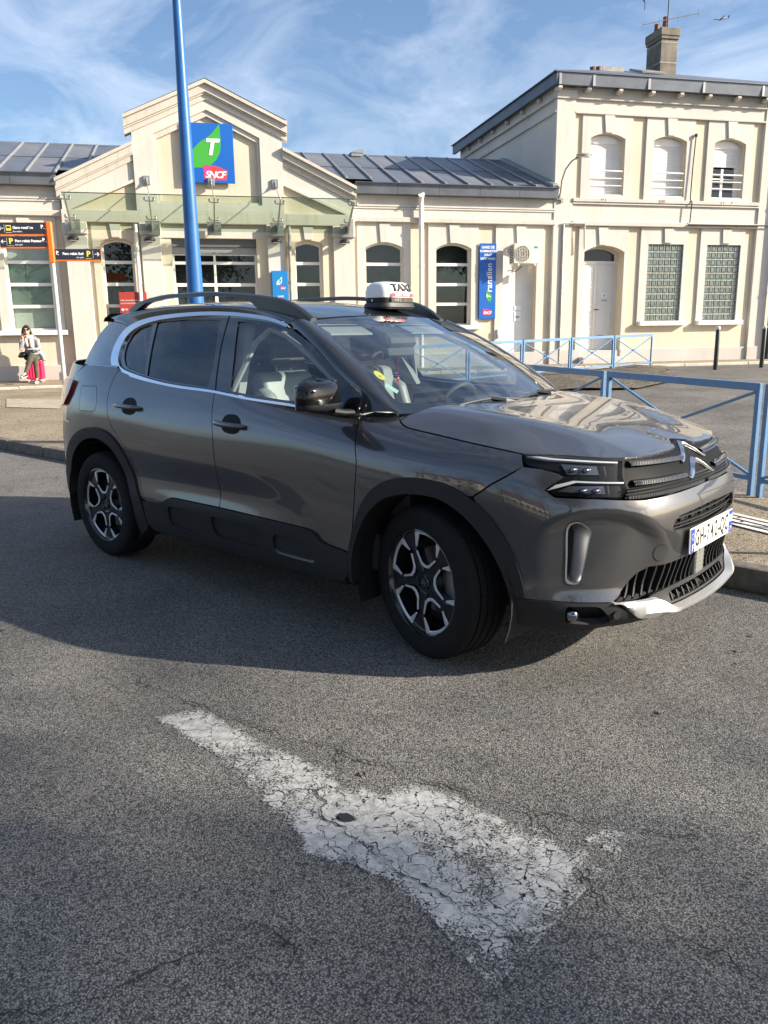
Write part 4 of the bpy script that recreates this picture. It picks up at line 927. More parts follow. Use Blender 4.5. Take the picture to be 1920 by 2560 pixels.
M['leather']=pmat('pale_grey_leather',(.30,.31,.31),.45,bump=.08,bscale=200,var=.05)
M['leather_d']=pmat('dark_grey_leather',(.035,.036,.04),.5,bump=.08,bscale=200)
M['headliner']=pmat('pale_headliner',(.30,.31,.31),.9)
M['ws']=glassmat('windscreen_glass',(.72,.80,.78),1.5,refl=2.2)
M['sideglass']=glassmat('side_window_glass',(.70,.78,.77),1.5,refl=1.9)
M['tint']=glassmat('tinted_privacy_glass',(.09,.095,.10),1.5,refl=1.7)
M['lampglass']=glassmat('clear_lamp_lens',(.93,.94,.95),1.45,refl=.55)
M['lampgrey']=pmat('grey_lamp_bezel',(.11,.115,.125),.28,metal=.8)
M['lampback']=pmat('black_lamp_housing',(.006,.006,.007),.5,spec=.06)
M['led']=pmat('white_light_guide',(.50,.52,.54),.3,coat=.4)
M['reflector']=pmat('lamp_reflector',(.30,.31,.33),.15,metal=1)
M['redlens']=pmat('red_tail_lens',(.30,.012,.016),.12,coat=1.0)
M['disc']=pmat('cast_brake_disc',(.20,.19,.18),.35,metal=.8,var=.3,vscale=20)
CAR=thing('taxi_car','dark grey taxi parked at the kerb with a lit roof sign','car')
CAR['label']='dark grey metallic taxi car parked along the kerb in front of the station'
def both(fn):
    r=[]
    for sd in (-1,1): r.append(fn(sd))
    return r
def sp(pts,step=.03): return smoothpoly(pts,step)
# ---- wheel arches in (s,z): outer edge of the cladding and opening
FAX,RAX=1.365,-1.365
FS,RS=s_of_x(FAX),s_of_x(RAX)
def archpts(out,side):  pass
F_OUT=[(1.955,.30),(1.955,.43),(1.915,.56),(1.86,.68),(1.79,.76),(1.70,.812),(1.60,.833),(1.50,.837),(1.40,.828),(1.31,.797),(1.23,.75),(1.16,.685),(1.105,.61),(1.062,.53),(1.034,.44),(1.026,.386)]
F_IN=[(1.93,.27),(1.925,.43),(1.875,.56),(1.81,.655),(1.725,.722),(1.62,.757),(1.51,.768),(1.41,.757),(1.32,.715),(1.245,.655),(1.175,.575),(1.125,.49),(1.098,.42),(1.090,.386)]
R_OUT=[(4.802,.37),(4.805,.46),(4.77,.58),(4.70,.68),(4.60,.765),(4.47,.83),(4.33,.866),(4.20,.875),(4.09,.86),(3.99,.815),(3.905,.735),(3.845,.64),(3.795,.53),(3.745,.43),(3.715,.34),(3.705,.28)]
R_IN=[(4.672,.37),(4.675,.45),(4.645,.57),(4.58,.665),(4.47,.745),(4.35,.79),(4.23,.805),(4.12,.79),(4.03,.745),(3.955,.665),(3.90,.57),(3.86,.47),(3.835,.38),(3.825,.28),(3.823,.215)]
fo=smoothpoly(F_OUT,.03,False); fi=smoothpoly(F_IN,.03,False); ro=smoothpoly(R_OUT,.03,False); ri=smoothpoly(R_IN,.03,False)
G=.0028    # half a panel gap
def shift(pl,ds,dz=0): return [(a+ds,b+dz) for a,b in pl]
# sill cladding top edge (s decreasing forward)
SILL=[(3.72,.452),(3.60,.455),(3.51,.470),(3.44,.505),(3.38,.514),(3.2,.515),(2.955,.515),(2.53,.509),(2.24,.503),(2.185,.488),(2.145,.457),(2.10,.447),(1.93,.430)]
sill=smoothpoly(SILL,.03,False)
BELT=[(4.113,1.254),(4.021,1.229),(3.806,1.195),(3.564,1.170),(3.337,1.153),(3.026,1.140),(2.745,1.117),(2.489,1.100),(2.2,1.080),(1.985,1.066)]
belt=smoothpoly(BELT,.03,False)
def seg(pl,a,b):
    """part of a polyline (s decreasing) between s=a and s=b, a>b"""
    def at(s):
        for i in range(len(pl)-1):
            if (pl[i][0]-s)*(pl[i+1][0]-s)<=0 and pl[i][0]!=pl[i+1][0]:
                t=(s-pl[i][0])/(pl[i+1][0]-pl[i][0]); return (s,pl[i][1]+(pl[i+1][1]-pl[i][1])*t)
    mid=[p for p in pl if b+1e-4<p[0]<a-1e-4]
    return [at(a)]+mid+[at(b)]
FDF=[(1.985,1.066),(1.945,1.0),(1.905,.9),(1.897,.848),(1.905,.74),(1.915,.64),(1.93,.53),(1.932,.434)]   # front edge of front door (top to bottom)
BSP=[(3.026,1.140),(3.0,1.05),(2.97,.94),(2.956,.83),(2.955,.72),(2.959,.617),(2.956,.513)]            # between the doors
RDR=[(4.075,1.243),(4.098,1.148),(4.085,1.042),(4.03,.924),(3.95,.84),(3.862,.762),(3.815,.67),(3.785,.60),(3.735,.50),(3.705,.453)]
fdf=smoothpoly(FDF,.03,False); bsp=smoothpoly(BSP,.03,False); rdr=smoothpoly(RDR,.03,False)
HOODL=[(1.813,1.088),(1.765,1.056),(1.70,1.032),(1.52,1.011),(1.34,.991),(1.163,.973),(1.089,.964)]
hoodl=smoothpoly(HOODL,.03,False)
BFS=[(1.064,.918),(1.12,.882),(1.181,.846),(1.262,.786)]   # bumper / wing joint
def body(sd):
    P=dict(side=sd,parent=CAR)
    # front door
    fd=patch('front_door',SA,shift(seg(belt,3.02,1.988),0,-G)+shift(fdf[1:-1],G)+[(1.935,.437)]+shift(seg(sill,2.95,1.936)[::-1],0,G)+shift(bsp[::-1][1:],-G),M['paint'],**P)
    rd=patch('rear_door',SA,shift(seg(belt,4.066,3.03),0,-G)+shift(bsp[1:],G)+shift(seg(sill,3.70,2.962)[::-1],0,G)+shift(rdr[::-1][1:-1],-G),M['paint'],**P)
    # wing: between bonnet line, door edge, arch, bumper joint
    wing=[(1.818,1.083)]+shift(hoodl[1:],0,-G*1.5)+[(1.083,.958)]+[(1.066,.921)]+shift(BFS[1:],.003,.002)
    k=min(range(len(fo)),key=lambda i:abs(fo[i][0]-1.262)+abs(fo[i][1]-.77)*.2)
    archup=[p for p in fo[::-1] if p[0]>1.27]
    wing+=archup+shift(fdf[::-1],-G)+[(1.93,1.085)]
    patch('front_wing',SA,wing,M['paint'],**P)
    # rear quarter
    aq=[p for p in ro if p[1]>.455]
    quarter=[(4.085,1.248),(4.2,1.256),(4.5,1.262),(4.66,1.19),(4.62,1.075),(4.75,1.0),(4.80,.90),(4.86,.80),(4.80,.62)]
    quarter+=[p for p in ro if p[0]<4.80 and p[1]>.46 and p[0]>3.74]+shift(rdr[::-1],G)
    patch('rear_quarter',SA,quarter,M['paint'],holes=[[(4.475,1.13),(4.28,1.135),(4.262,1.125),(4.21,1.03),(4.225,.985),(4.245,.975),(4.44,.97),(4.455,.98),(4.49,1.115)]],**P)
    fl=patch('fuel_flap' if sd<0 else 'quarter_blank',SA,[(4.472,1.127),(4.28,1.132),(4.266,1.123),(4.214,1.03),(4.229,.988),(4.246,.978),(4.439,.973),(4.451,.982),(4.486,1.113)],M['paint'],**P)
    # cladding: front arch, rear arch, sill
    patch('wheel_arch_trim',SA,fo+fi[::-1],M['clad'],d=.012,flange=.05,step=.025,**P)
    patch('wheel_arch_trim',SA,ro+ri[::-1],M['clad'],d=.012,flange=.05,step=.025,**P)
    sl=[(3.72,.452)]+seg(sill,3.715,1.958)+[(1.957,.32),(1.99,.285),(2.1,.268),(2.6,.262),(3.2,.268),(3.64,.28),(3.695,.31)]
    B1=sp([(3.445,.44),(3.40,.463),(3.26,.468),(3.20,.455),(3.15,.40),(3.13,.35),(3.16,.335),(3.40,.345),(3.44,.36)])
    B2=sp([(3.02,.44),(2.99,.460),(2.67,.458),(2.61,.44),(2.597,.40),(2.60,.36),(2.64,.343),(2.96,.348),(3.01,.37)])
    B3=sp([(2.50,.42),(2.46,.440),(2.29,.438),(2.24,.42),(2.195,.365),(2.19,.345),(2.22,.334),(2.45,.335),(2.495,.35)])
    s_=patch('sill_cladding',SA,sl,M['clad'],holes=[B1,B2,B3],d=.014,flange=.03,step=.025,**P)
    for k_,B in enumerate((B1,B2,B3)):
        q=patch('sill_bump_panel',SA,B,M['clad'],d=.002,flange=0,step=.025,**P)
        q.parent=s_
    # satin outline on the front bump
    ring=[(a,b) for a,b in B3]
    cx=sum(a for a,b in ring)/len(ring); cz=sum(b for a,b in ring)/len(ring)
    inn=[(cx+(a-cx)*.92,cz+(b-cz)*.86) for a,b in ring]
    low=[p for p in ring if p[1]<.365]; lowi=[(a,b+.010) for a,b in low]
    q=patch('sill_bright_strip',SA,low+lowi[::-1],M['satin'],d=.010,flange=.01,step=.03,**P); q.parent=s_
    # handles
    for nm,pr,hs in (('front',fd,(2.95,2.693,.99,.98)),('rear',rd,(3.967,3.686,1.034,1.026))):
        a,b,za,zb=hs; m=(a+b)/2
        cup=sp([(m+.075,za-.005),(m+.05,za+.038),(m-.03,za+.045),(m-.08,za+.012),(m-.08,za-.035),(m-.03,za-.055),(m+.05,za-.045)],.015)
        c=patch('handle_recess',SA,cup,M['dark'],d=.0016,flange=.002,step=.02,**P); c.parent=pr
        hp=[]
        for t in np.linspace(0,1,11):
            s0=a+(b-a)*t; z0=za+(zb-za)*t; q_=SA([s0],[z0],.004+.034*math.sin(math.pi*min(1,max(0,t)))**.5)[0]; hp.append((q_[0],q_[1]*sd,q_[2]))
        b_=MB(); b_.tube(hp,[.006]+[.0155]*9+[.006],10); o=b_.build('door_handle',M['paint'],pr,smooth=True)
        # bright underline
    # belt chrome + side windows + pillars
    return fd,rd
doors=both(body)
# front bumper (both halves)
arc_f=[p for p in fo if p[0]<1.262]       # front half of arch, going down
HLB=[(1.064,.915),(.985,.909),(.912,.893),(.887,.880),(.935,.855),(.966,.832),(.925,.803),(.753,.795),(.615,.783),(.523,.776),(.337,.779),(.146,.782),(0,.785)]
VENT=[(.870,.677),(.842,.702),(.806,.699),(.766,.667),(.770,.625),(.800,.468),(.815,.446),(.850,.446),(.868,.463),(.870,.563)]
UIN=[(0,.702),(.194,.697),(.318,.690),(.350,.675),(.367,.648),(.355,.628),(.2,.622),(0,.62)]
LIN=[(0,.492),(.18,.492),(.466,.487),(.531,.464),(.655,.364),(0,.364)]
bump=[(0,.785)]+HLB[::-1][1:]+[(1.069,.912)]+[(a-.003,b-.002) for a,b in BFS[1:]]+[p for p in arc_f if p[1]>.383]+[(1.026,.383),(.97,.382),(.66,.364),(.66,.372)][:3]+LIN[::-1][1:][:0]
bump=[(0,.785)]+HLB[::-1][1:]+[(a-.004,b-.002) for a,b in BFS[1:]]+[p for p in arc_f if p[1]>.385]+[(1.027,.384),(.97,.382),(.657,.365)]+[(.531,.466),(.466,.489),(.18,.494),(0,.494)]
bump=bump[:-1]+[(0,.494),(0,.62),(.2,.622),(.355,.628),(.367,.648),(.350,.675),(.318,.690),(.194,.697),(0,.702)]
# sharper scoop curves are part of the surface; vents are holes
vent=sp(VENT,.02)
BU=patch('front_bumper',SA,bump,M['paint'],holes=[vent],step=.022,join=True,parent=CAR,flange=.02)
def vents(sd):
    # silver liner of the vent: ramp going in from the outer edge
    inner=[(.817+(a-.817)*.97,.575+(b-.575)*.98) for a,b in vent]
    n=len(vent); vs=[];fs=[]
    A_=SA([a for a,b in vent],[b for a,b in vent],.003); B_=SA([.817+(a-.817)*.86 for a,b in vent],[.575+(b-.575)*.95 for a,b in vent],.002)
    C_=SA([.845+(a-.817)*.40 for a,b in vent],[.575+(b-.575)*.82 for a,b in vent],-.06)
    b=MB(); 
    for ring in (A_,B_,C_): b.v+=[(p[0],p[1]*sd,p[2]) for p in ring]
    for k in range(2):
        for i in range(n): b.f.append((k*n+i,k*n+(i+1)%n,(k+1)*n+(i+1)%n,(k+1)*n+i)); b.m.append(0)
    b.f.append(tuple(2*n+i for i in range(n))); b.m.append(1)
    me=b.mesh('air_vent',[M['satin'],M['dark']],smooth=True); return link('air_vent',me,None,BU)
both(vents)
def tow(sd):
    if sd>0: return
    c=[(.423+.036*math.cos(t),.545+.037*math.sin(t)) for t in np.linspace(0,2*math.pi,28,endpoint=False)]
    r=[(.423+.033*math.cos(t),.545+.034*math.sin(t)) for t in np.linspace(0,2*math.pi,28,endpoint=False)]
    o=patch('towing_eye_gap',SA,c,M['dark'],d=.0008,flange=0,step=.02,side=sd,parent=BU); o=patch('towing_eye_cap',SA,r,M['paint'],d=.0022,flange=.002,step=.02,side=sd,parent=BU)
both(tow)
# lower black apron with fog lamp pocket
apr=[(.66,.362),(.97,.379),(1.024,.381),(1.090,.382),(1.094,.30),(1.075,.262),(1.02,.246),(.906,.235),(.70,.235),(.56,.25),(.50,.27),(.53,.283)]
FOG=[(.862,.350),(.835,.356),(.738,.352),(.707,.338),(.668,.290),(.676,.268),(.70,.264),(.840,.277),(.860,.285)]
fog=sp(FOG,.02)
def apron(sd):
    a=patch('lower_apron',SA,apr,M['clad'],holes=[fog],d=.004,flange=.03,step=.025,side=sd,parent=CAR)
    n=len(fog); A_=SA([p[0] for p in fog],[p[1] for p in fog],.004); C_=SA([.775+(p[0]-.775)*.9 for p in fog],[.31+(p[1]-.31)*.85 for p in fog],-.06)
    b=MB()
    for ring in (A_,C_): b.v+=[(p[0],p[1]*sd,p[2]) for p in ring]
    for i in range(n): b.f.append((i,(i+1)%n,n+(i+1)%n,n+i)); b.m.append(0)
    b.f.append(tuple(n+i for i in range(n))); b.m.append(0)
    link('fog_lamp_pocket',b.mesh('fog_lamp_pocket',M['black'],smooth=True),None,a)
    c=SA([.835],[.312],-.018)[0]; b=MB(); b.sphere((c[0],c[1]*sd,c[2]),.030,.026,.028,14,8); o=b.build('fog_lamp',M['reflector'],a,smooth=True)
    b=MB(); b.sphere((c[0]+.008,(c[1]+.006)*sd,c[2]),.032,.028,.030,14,8); b.build('lens',M['lampglass'],o,smooth=True)
    c=SA([.646],[.311],.006)[0]; nx,nw=plann(np.array([.646])); b=MB(); b.tube([(c[0],c[1]*sd,c[2]),(c[0]+.008*nx[0],(c[1]+.008*nw[0])*sd,c[2])],.017,14); b.build('parking_sensor',M['black'],a,smooth=True)
both(apron)
# silver lip
def lip():
    def rows(s):
        k=smooth(.30,.46,abs(s)); e=smooth(.5,.66,abs(s))
        return k,e
    S=np.linspace(0,.66,34); vs=[]; 
    prof=[]
    for s in S:
        zt_=.300+.055*smooth(.30,.46,s)+.006*smooth(.46,.66,s); zb=.262+.012*smooth(.2,.5,s)+.085*smooth(.50,.66,s)
        f=.028*(1-smooth(.30,.62,s))
        pts=[SA([s],[zt_],.004)[0],SA([s],[zt_-.004],.012+f)[0],SA([s],[(zt_*.35+zb*.65)],.018+f)[0],SA([s],[zb+.003],.012+f)[0],SA([s],[zb],-.02)[0]]
        prof.append(pts)
    b=MB(); n=5
    for sg in (-1,1):
        base=len(b.v)
        for pts in prof: b.v+=[(p[0],p[1]*sg,p[2]) for p in pts]
        for i in range(len(prof)-1):
            for k in range(n-1): b.f.append((base+i*n+k,base+(i+1)*n+k,base+(i+1)*n+k+1,base+i*n+k+1)); b.m.append(0)
    me=b.mesh('bumper_lip',M['silver'],smooth=True,angle=50)
    bm=bmesh.new(); bm.from_mesh(me); bmesh.ops.remove_doubles(bm,verts=bm.verts,dist=1e-4); bmesh.ops.recalc_face_normals(bm,faces=bm.faces); bm.to_mesh(me); bm.free()
    return link('bumper_lip',me,None,CAR)
LIP=lip()
# intakes: dark backs, slats
def dark_back(nm,poly,d,par):
    return patch(nm,SA,poly,M['dark'],d=d,flange=0,join=True,parent=par,step=.05)
IN1=dark_back('upper_intake',UIN,-.05,BU); IN2=dark_back('lower_intake',[(0,.50),(.2,.50),(.5,.49),(.66,.365),(.66,.345),(.46,.335),(.36,.285),(0,.285)],-.055,BU)
def slats():
    # lower intake: swept vertical fins
    S=[.045+.047*k for k in range(13)]
    for sd in (-1,1):
        for s in S:
            top=.492 if s<.45 else (.487-(s-.466)*.20 if s<.53 else .47-(s-.53)*.83)
            if s<.02 or top<.38: continue
            lo=.372; ring=[]
            b=MB(); N=7
            for i in range(N):
                t=i/(N-1); z=lo+(top-lo)*t; so=s+.030*(1-t)**2*(1 if s>.2 else .4)
                p=SA([so],[z],-.004)[0]; q=SA([so+.004],[z],-.05)[0]; r=SA([so+.009],[z],-.004)[0]
                b.v+=[(p[0],p[1]*sd,p[2]),(r[0],r[1]*sd,r[2]),(q[0],q[1]*sd,q[2])]
            for i in range(N-1):
                for k in range(3): b.f.append((i*3+k,i*3+(k+1)%3,(i+1)*3+(k+1)%3,(i+1)*3+k)); b.m.append(0)
            b.build('intake_fin',M['clad'],IN2)
        for k in range(6):   # small slot below
            s=.04+.05*k; b=MB(); p=SA([s,s+.008],[.345,.345],-.006); q=SA([s,s+.008],[.312,.312],-.006); r=SA([s+.004],[.33],-.05)[0]
            b.add([(x[0],x[1]*sd,x[2]) for x in (p[0],p[1],q[1],q[0])]+[(r[0],r[1]*sd,r[2])],[(0,1,2,3),(0,3,4),(1,2,4)]); b.build('slot_fin',M['clad'],IN2)
    fr=[(0,.372),(.30,.372),(.345,.352),(.345,.306),(0,.306)]
    fi_=[(0,.352),(.285,.352),(.318,.342),(.318,.312),(0,.312)]
    ring=fr+fi_[::-1]
    patch('slot_frame',SA,[(0,.372),(.30,.372),(.40,.366),(.46,.357),(.345,.303),(0,.303),(0,.312),(.318,.312),(.318,.342),(.285,.354),(0,.354)],M['clad'],d=-.002,flange=.02,join=True,parent=IN2,step=.03)
    # radar cover, off the centre of the lower intake
    P=[SA([s],[z],.0)[0] for s,z in ((.075,.49),(.0,.49),(.0,.375),(.055,.375))]
    b=MB(); b.box(2.236,2.262,-.085,.012,.376,.492); RC=b.build('radar_cover',pmat('grey_radar_cover',(.20,.205,.19),.35,coat=.3),IN2,bevel=.006)
    for k in range(5): b=MB(); b.box(2.2622,2.264,-.084,.011,.39+k*.02,.392+k*.02); b.build('cover_rib',M['satin'],RC)
    # upper intake: horizontal bars
    for z,dd,m_ in ((.680,-.012,M['clad']),(.655,-.012,M['clad']),(.637,-.02,M['clad'])):
        b=MB(); S=np.linspace(-.335,.335,25)
        for s in S:
            p=SA([abs(s)],[z],dd)[0]; q=SA([abs(s)],[z-.007],dd)[0]; sg=-1 if s<0 else 1; b.v+=[(p[0],p[1]*sg,p[2]),(q[0],q[1]*sg,q[2]),(q[0]-.03,q[1]*sg,q[2])]
        for i in range(24): b.f+=[(i*3,i*3+1,i*3+4,i*3+3),(i*3+1,i*3+2,i*3+5,i*3+4)]; b.m+=[0,0]
        b.build('intake_bar',m_,IN1,smooth=True)
    for s in (-.25,-.15,-.05,.05,.15,.25):
        p=SA([abs(s)],[.65],-.03)[0]; b=MB(); b.box(p[0]-.015,p[0],s-.003,s+.003,.625,.695); b.build('intake_strut',M['clad'],IN1)
slats()
# number plate
b=MB(); b.prism([(-.26,-.055),(.26,-.055),(.26,.055),(-.26,.055)],-.004,.004,'x'); PL=b.build('number_plate',M['whiteprint'],CAR,loc=(2.290,0,.568),rot=(0,R(-1.5),0),bevel=.003)
M['plateblue']=pmat('plate_blue',(.012,.06,.48),.35); M['platewhite']=pmat('plate_white',(.80,.78,.68),.35); PL.data.materials.clear(); PL.data.materials.append(M['platewhite'])
b=MB(); b.box(2.235,2.284,-.2,.2,.53,.61); b.build('plate_mount',M['black'],CAR)
for y0,y1 in ((-.256,-.214),(.214,.256)):
    b=MB(); b.box(.0042,.0052,y0,y1,-.051,.051); b.build('plate_band',M['plateblue'],PL)
RT=(R(90),0,R(90))
for k,(ch,y) in enumerate(zip('GH-742-QC',(-.180,-.126,-.086,-.051,-.001,.048,.087,.128,.182))):
    sz=.105
    text('plate_character',ch,.104,M['ink'],PL,(.0046,y-.002,0),RT,sx=.64 if ch!='-' else .8,extrude=.0006,bold=.0016)
text('plate_character','F',.04,M['whiteprint'],PL,(.0056,-.235,-.032),RT,extrude=.0004)
text('plate_character','77',.026,M['whiteprint'],PL,(.0056,.235,-.034),RT,extrude=.0004)
for k in range(12):
    a=k*math.pi/6; b=MB(); b.tube([(.0052,-.235+.013*math.cos(a),.018+.013*math.sin(a)),(.0058,-.235+.013*math.cos(a),.018+.013*math.sin(a))],.0022,6); b.build('star',M['yellow'],PL)
b=MB(); b.box(.0053,.0058,.218,.252,.0,.032); b.build('region_mark',M['whiteprint'],PL)
# ---- front band between bonnet and bumper: grille backing, headlamps, chevrons
GTOP=[(0,.965),(.12,.951),(.364,.944),(.538,.947),(.572,.947)]
GBOT=[(.615,.786),(.523,.780),(.337,.783),(.146,.786),(0,.789)]
M['grilleblack']=pmat('satin_black_grille',(.006,.006,.007),.5,spec=.06)
GR=patch('grille',SA,GTOP+[(.572,.926),(.600,.871),(.590,.82)]+GBOT,M['grilleblack'],d=-.014,flange=.0,join=True,parent=CAR,step=.03)
def ribbed(z0,z1,a,b,nm):
    """chrome bar with fine upright ribs"""
    for sd in (-1,1):
        S=np.linspace(a,b,40); m=MB()
        for s in S:
            zt_=z0+(z1-z0)*(s-a)/(b-a); 
            for (dz,dd) in ((.010,-.010),(.008,.004),(-.008,.006),(-.010,-.010)):
                p=SA([s],[zt_+dz],dd)[0]; m.v.append((p[0],p[1]*sd,p[2]))
        for i in range(39):
            for k in range(3): m.f.append((i*4+k,i*4+k+1,(i+1)*4+k+1,(i+1)*4+k)); m.m.append(0)
        o=m.build(nm,M['gloss'],GR,smooth=True)
        n=int((b-a)/.0105); m=MB()
        for i in range(n):
            s=a+(b-a)*(i+.5)/n; zt_=z0+(z1-z0)*(s-a)/(b-a); c=SA([s],[zt_],.006)[0]; nx,nw=plann(np.array([s])); tx,tw=-nw[0],nx[0]
            P=[(c[0]+tx*e*.0026+nx[0]*h,(c[1]+tw*e*.0026+nw[0]*h)*sd) for e,h in ((-1,0),(1,0),(1,.004),(-1,.004))]
            m.add([(x,y,c[2]+dz) for dz in (-.0075,.0075) for x,y in P],[(0,1,2,3),(7,6,5,4),(0,4,5,1),(1,5,6,2),(2,6,7,3),(3,7,4,0)])
        q=m.build('chrome_rib',M['chrome'],GR); q['kind']='stuff'
ribbed(.903,.917,.12,.548,'ribbed_bar'); ribbed(.838,.845,.175,.560,'ribbed_bar')
# perforated lower grille: rows of fine dark slats with bright edges
for k in range(3):
    z0=.800+.012*k
    for sd in (-1,1):
        S=np.linspace(0,.60,30); m=MB()
        for s in S:
            for dz,dd in ((.003,-.009),(0,-.003),(-.003,-.009)):
                p=SA([s],[z0+dz+.004*math.cos(s*3)],dd)[0]; m.v.append((p[0],p[1]*sd,p[2]))
        for i in range(29):
            for q in range(2): m.f.append((i*3+q,i*3+q+1,(i+1)*3+q+1,(i+1)*3+q)); m.m.append(0)
        m.build('grille_slat',M['black'],GR,smooth=True)
n=0
m=MB()
for sd in (-1,1):
    for k in range(40):
        s=.03+.0145*k; c=SA([s],[.793],.001)[0]; m.box(c[0]-.004,c[0]+.002,c[1]*sd-.0022,c[1]*sd+.0022,.786,.800)
q=m.build('grille_tooth',M['satin'],GR); q['kind']='stuff'
# chevron badge: two stacked chevrons standing proud
def chevron(z,half,h,thick,par):
    b=MB()
    for sg in (-1,1):
        pts=[(0,z+h),(sg*half*.45,z+h*.62),(sg*half,z-.012)]
        rad=[.010,.010,.006]; 
        for (y,zz) in pts: pass
        top=[]; 
        N=9
        for i in range(N):
            t=.88*i/(N-1); y=sg*half*t; zz=z+h*(.5+.5*math.cos(math.pi*t**.85))-.006*t; x=float(SA([abs(y)],[max(.79,zz)],0)[0][0]); w=thick*(1-.70*t); dp=.014*(1-.75*t)
            top.append([(x-.012,y,zz),(x+dp*.75,y,zz-.004),(x+dp,y,zz-w*.5),(x+dp*.55,y,zz-w),(x-.012,y,zz-w)])
        base=len(b.v)
        for r_ in top: b.v+=r_
        for i in range(N-1):
            for k in range(4): b.f.append((base+i*5+k,base+i*5+k+1,base+(i+1)*5+k+1,base+(i+1)*5+k)); b.m.append(0)
    return b.build('chevron',M['chrome'],par,smooth=True,angle=60)
BG=chevron(.892,.150,.066,.028,GR); chevron(.826,.155,.066,.028,GR)
# headlamps
HLO=[(1.090,.962),(1.07,.968),(.935,.963),(.793,.955),(.574,.938),(.572,.926),(.600,.871),(.588,.822),(.610,.790),(.753,.800),(.926,.807),(.960,.832),(.934,.857),(.884,.881),(.912,.896),(1.052,.920)]
def headlamp(sd):
    P=dict(side=sd)
    h=patch('headlight',SA,HLO,M['lampback'],d=-.030,flange=0,step=.03,parent=CAR,**P)
    q=patch('lens',SA,HLO,M['lampglass'],d=-.002,flange=0,step=.025,parent=h,**P)
    for nm,pl in (('running_light',[(1.066,.954),(1.03,.956),(.933,.947),(.778,.938),(.601,.925),(.604,.920),(.78,.932),(.854,.937),(.964,.943)]),('running_light',[(.957,.828),(.922,.849),(.845,.864),(.60,.849),(.601,.844),(.83,.857),(.905,.840)])):
        patch(nm,SA,pl,M['led'],d=-.014,flange=.012,step=.02,parent=h,**P)
    for pl in ([(.90,.925),(.72,.912),(.715,.880),(.87,.885)],[(.915,.822),(.86,.842),(.70,.838),(.70,.808)]):
        m=patch('reflector',SA,pl,M['lampgrey'],d=-.024,flange=.0,step=.03,parent=h,**P)
        # dark compartment walls
    for s,z in ((.84,.905),(.775,.902),(.80,.826),(.74,.824)):
        c=SA([s],[z],-.018)[0]; nx,nw=plann(np.array([s])); b=MB()
        b.sphere((c[0],c[1]*sd,c[2]),.013,.022,.010,14,8); o=b.build('projector_lens',M['reflector'],h,smooth=True)
    for s,z0,z1 in ((.808,.885,.922),(.690,.878,.914),(.690,.808,.842)):
        p=SA([s,s,s-.006,s-.006],[z0,z1,z1,z0],-.010); b=MB(); b.add([(x[0],x[1]*sd,x[2]) for x in p],[(0,1,2,3)]); b.build('divider',M['clad'],h)
    return h
both(headlamp)
# ---- bonnet, roof, windscreen, greenhouse
hood=[(1.268,0),(1.262,.25),(1.225,.48),(1.14,.69),(1.098,.742)]
hl3=SA([a for a,b in hoodl],[b for a,b in hoodl]); hedge=[(float(p[0]),float(p[1])-.002) for p in hl3[2:]]
FRT=[(1.05,.962),(.935,.963),(.793,.955),(.68,.946),(.574,.940),(.45,.938),(.364,.937),(.2,.939),(.115,.943)]
fr3=SA([p[0] for p in FRT],[p[1] for p in FRT])
hood+=hedge+[(float(p[0]),float(p[1])) for p in fr3]+[(2.085,.035),(2.072,0)]
_hb=np.concatenate([hl3[2:],fr3]); _hi=np.linspace(0,1,len(_hb)); _hd=np.linspace(0,1,160)
_hb=np.stack([np.interp(_hd,_hi,_hb[:,k]) for k in range(3)],1); _dz=_hb[:,2]-SH(_hb[:,0],_hb[:,1])[:,2]
def SHC(x,w,d=0.):
    # bonnet surface eased onto the wing and headlamp line along its edge
    P=SH(x,w,d); D2=(P[:,0][:,None]-_hb[None,:,0])**2+(P[:,1][:,None]-_hb[None,:,1])**2
    wt=1/(D2+4e-4)**1.5; c=(wt*_dz[None]).sum(1)/wt.sum(1); P[:,2]+=c*np.exp(-D2.min(1)/.17**2); return P
patch('bonnet',SHC,hood,M['paint'],join=True,parent=CAR,step=.028,flange=.014)
# dark seam under the bonnet edge is the gap itself; filler panel below
b=MB(); b.box(1.05,2.02,-.62,.62,.3,.88); b.build('engine_bay',M['dark'],CAR)
patch('scuttle',SH,[(1.10,0),(1.10,.45),(1.06,.70),(1.10,.74),(1.14,.70),(1.23,.48),(1.265,.25),(1.272,0)],M['black'],d=-.022,flange=0,join=True,parent=CAR,step=.05)
# windscreen wiper
p0=SW([.35],[.015],.02)[0]
def wiper(a0,a1,yoff):
    b=MB(); P=[]
    for t in np.linspace(0,1,9):
        a=a0+(a1-a0)*t; q=SW([abs(a)],[.03+.035*math.sin(t*math.pi)],.014)[0]; P.append((q[0],q[1]*(1 if a>0 else -1),q[2]))
    b.tube(P,.007,6); w=b.build('wiper',M['black'],CAR)
    c=MB(); c.tube([P[4],(P[4][0]+.05,P[4][1]+.05,P[4][2]-.01),(P[4][0]+.10,P[4][1]+.2,P[4][2]-.045)],[.012,.014,.016],6); c.build('wiper_arm',M['black'],w)
wiper(-.55,.15,0); wiper(.1,.85,0)
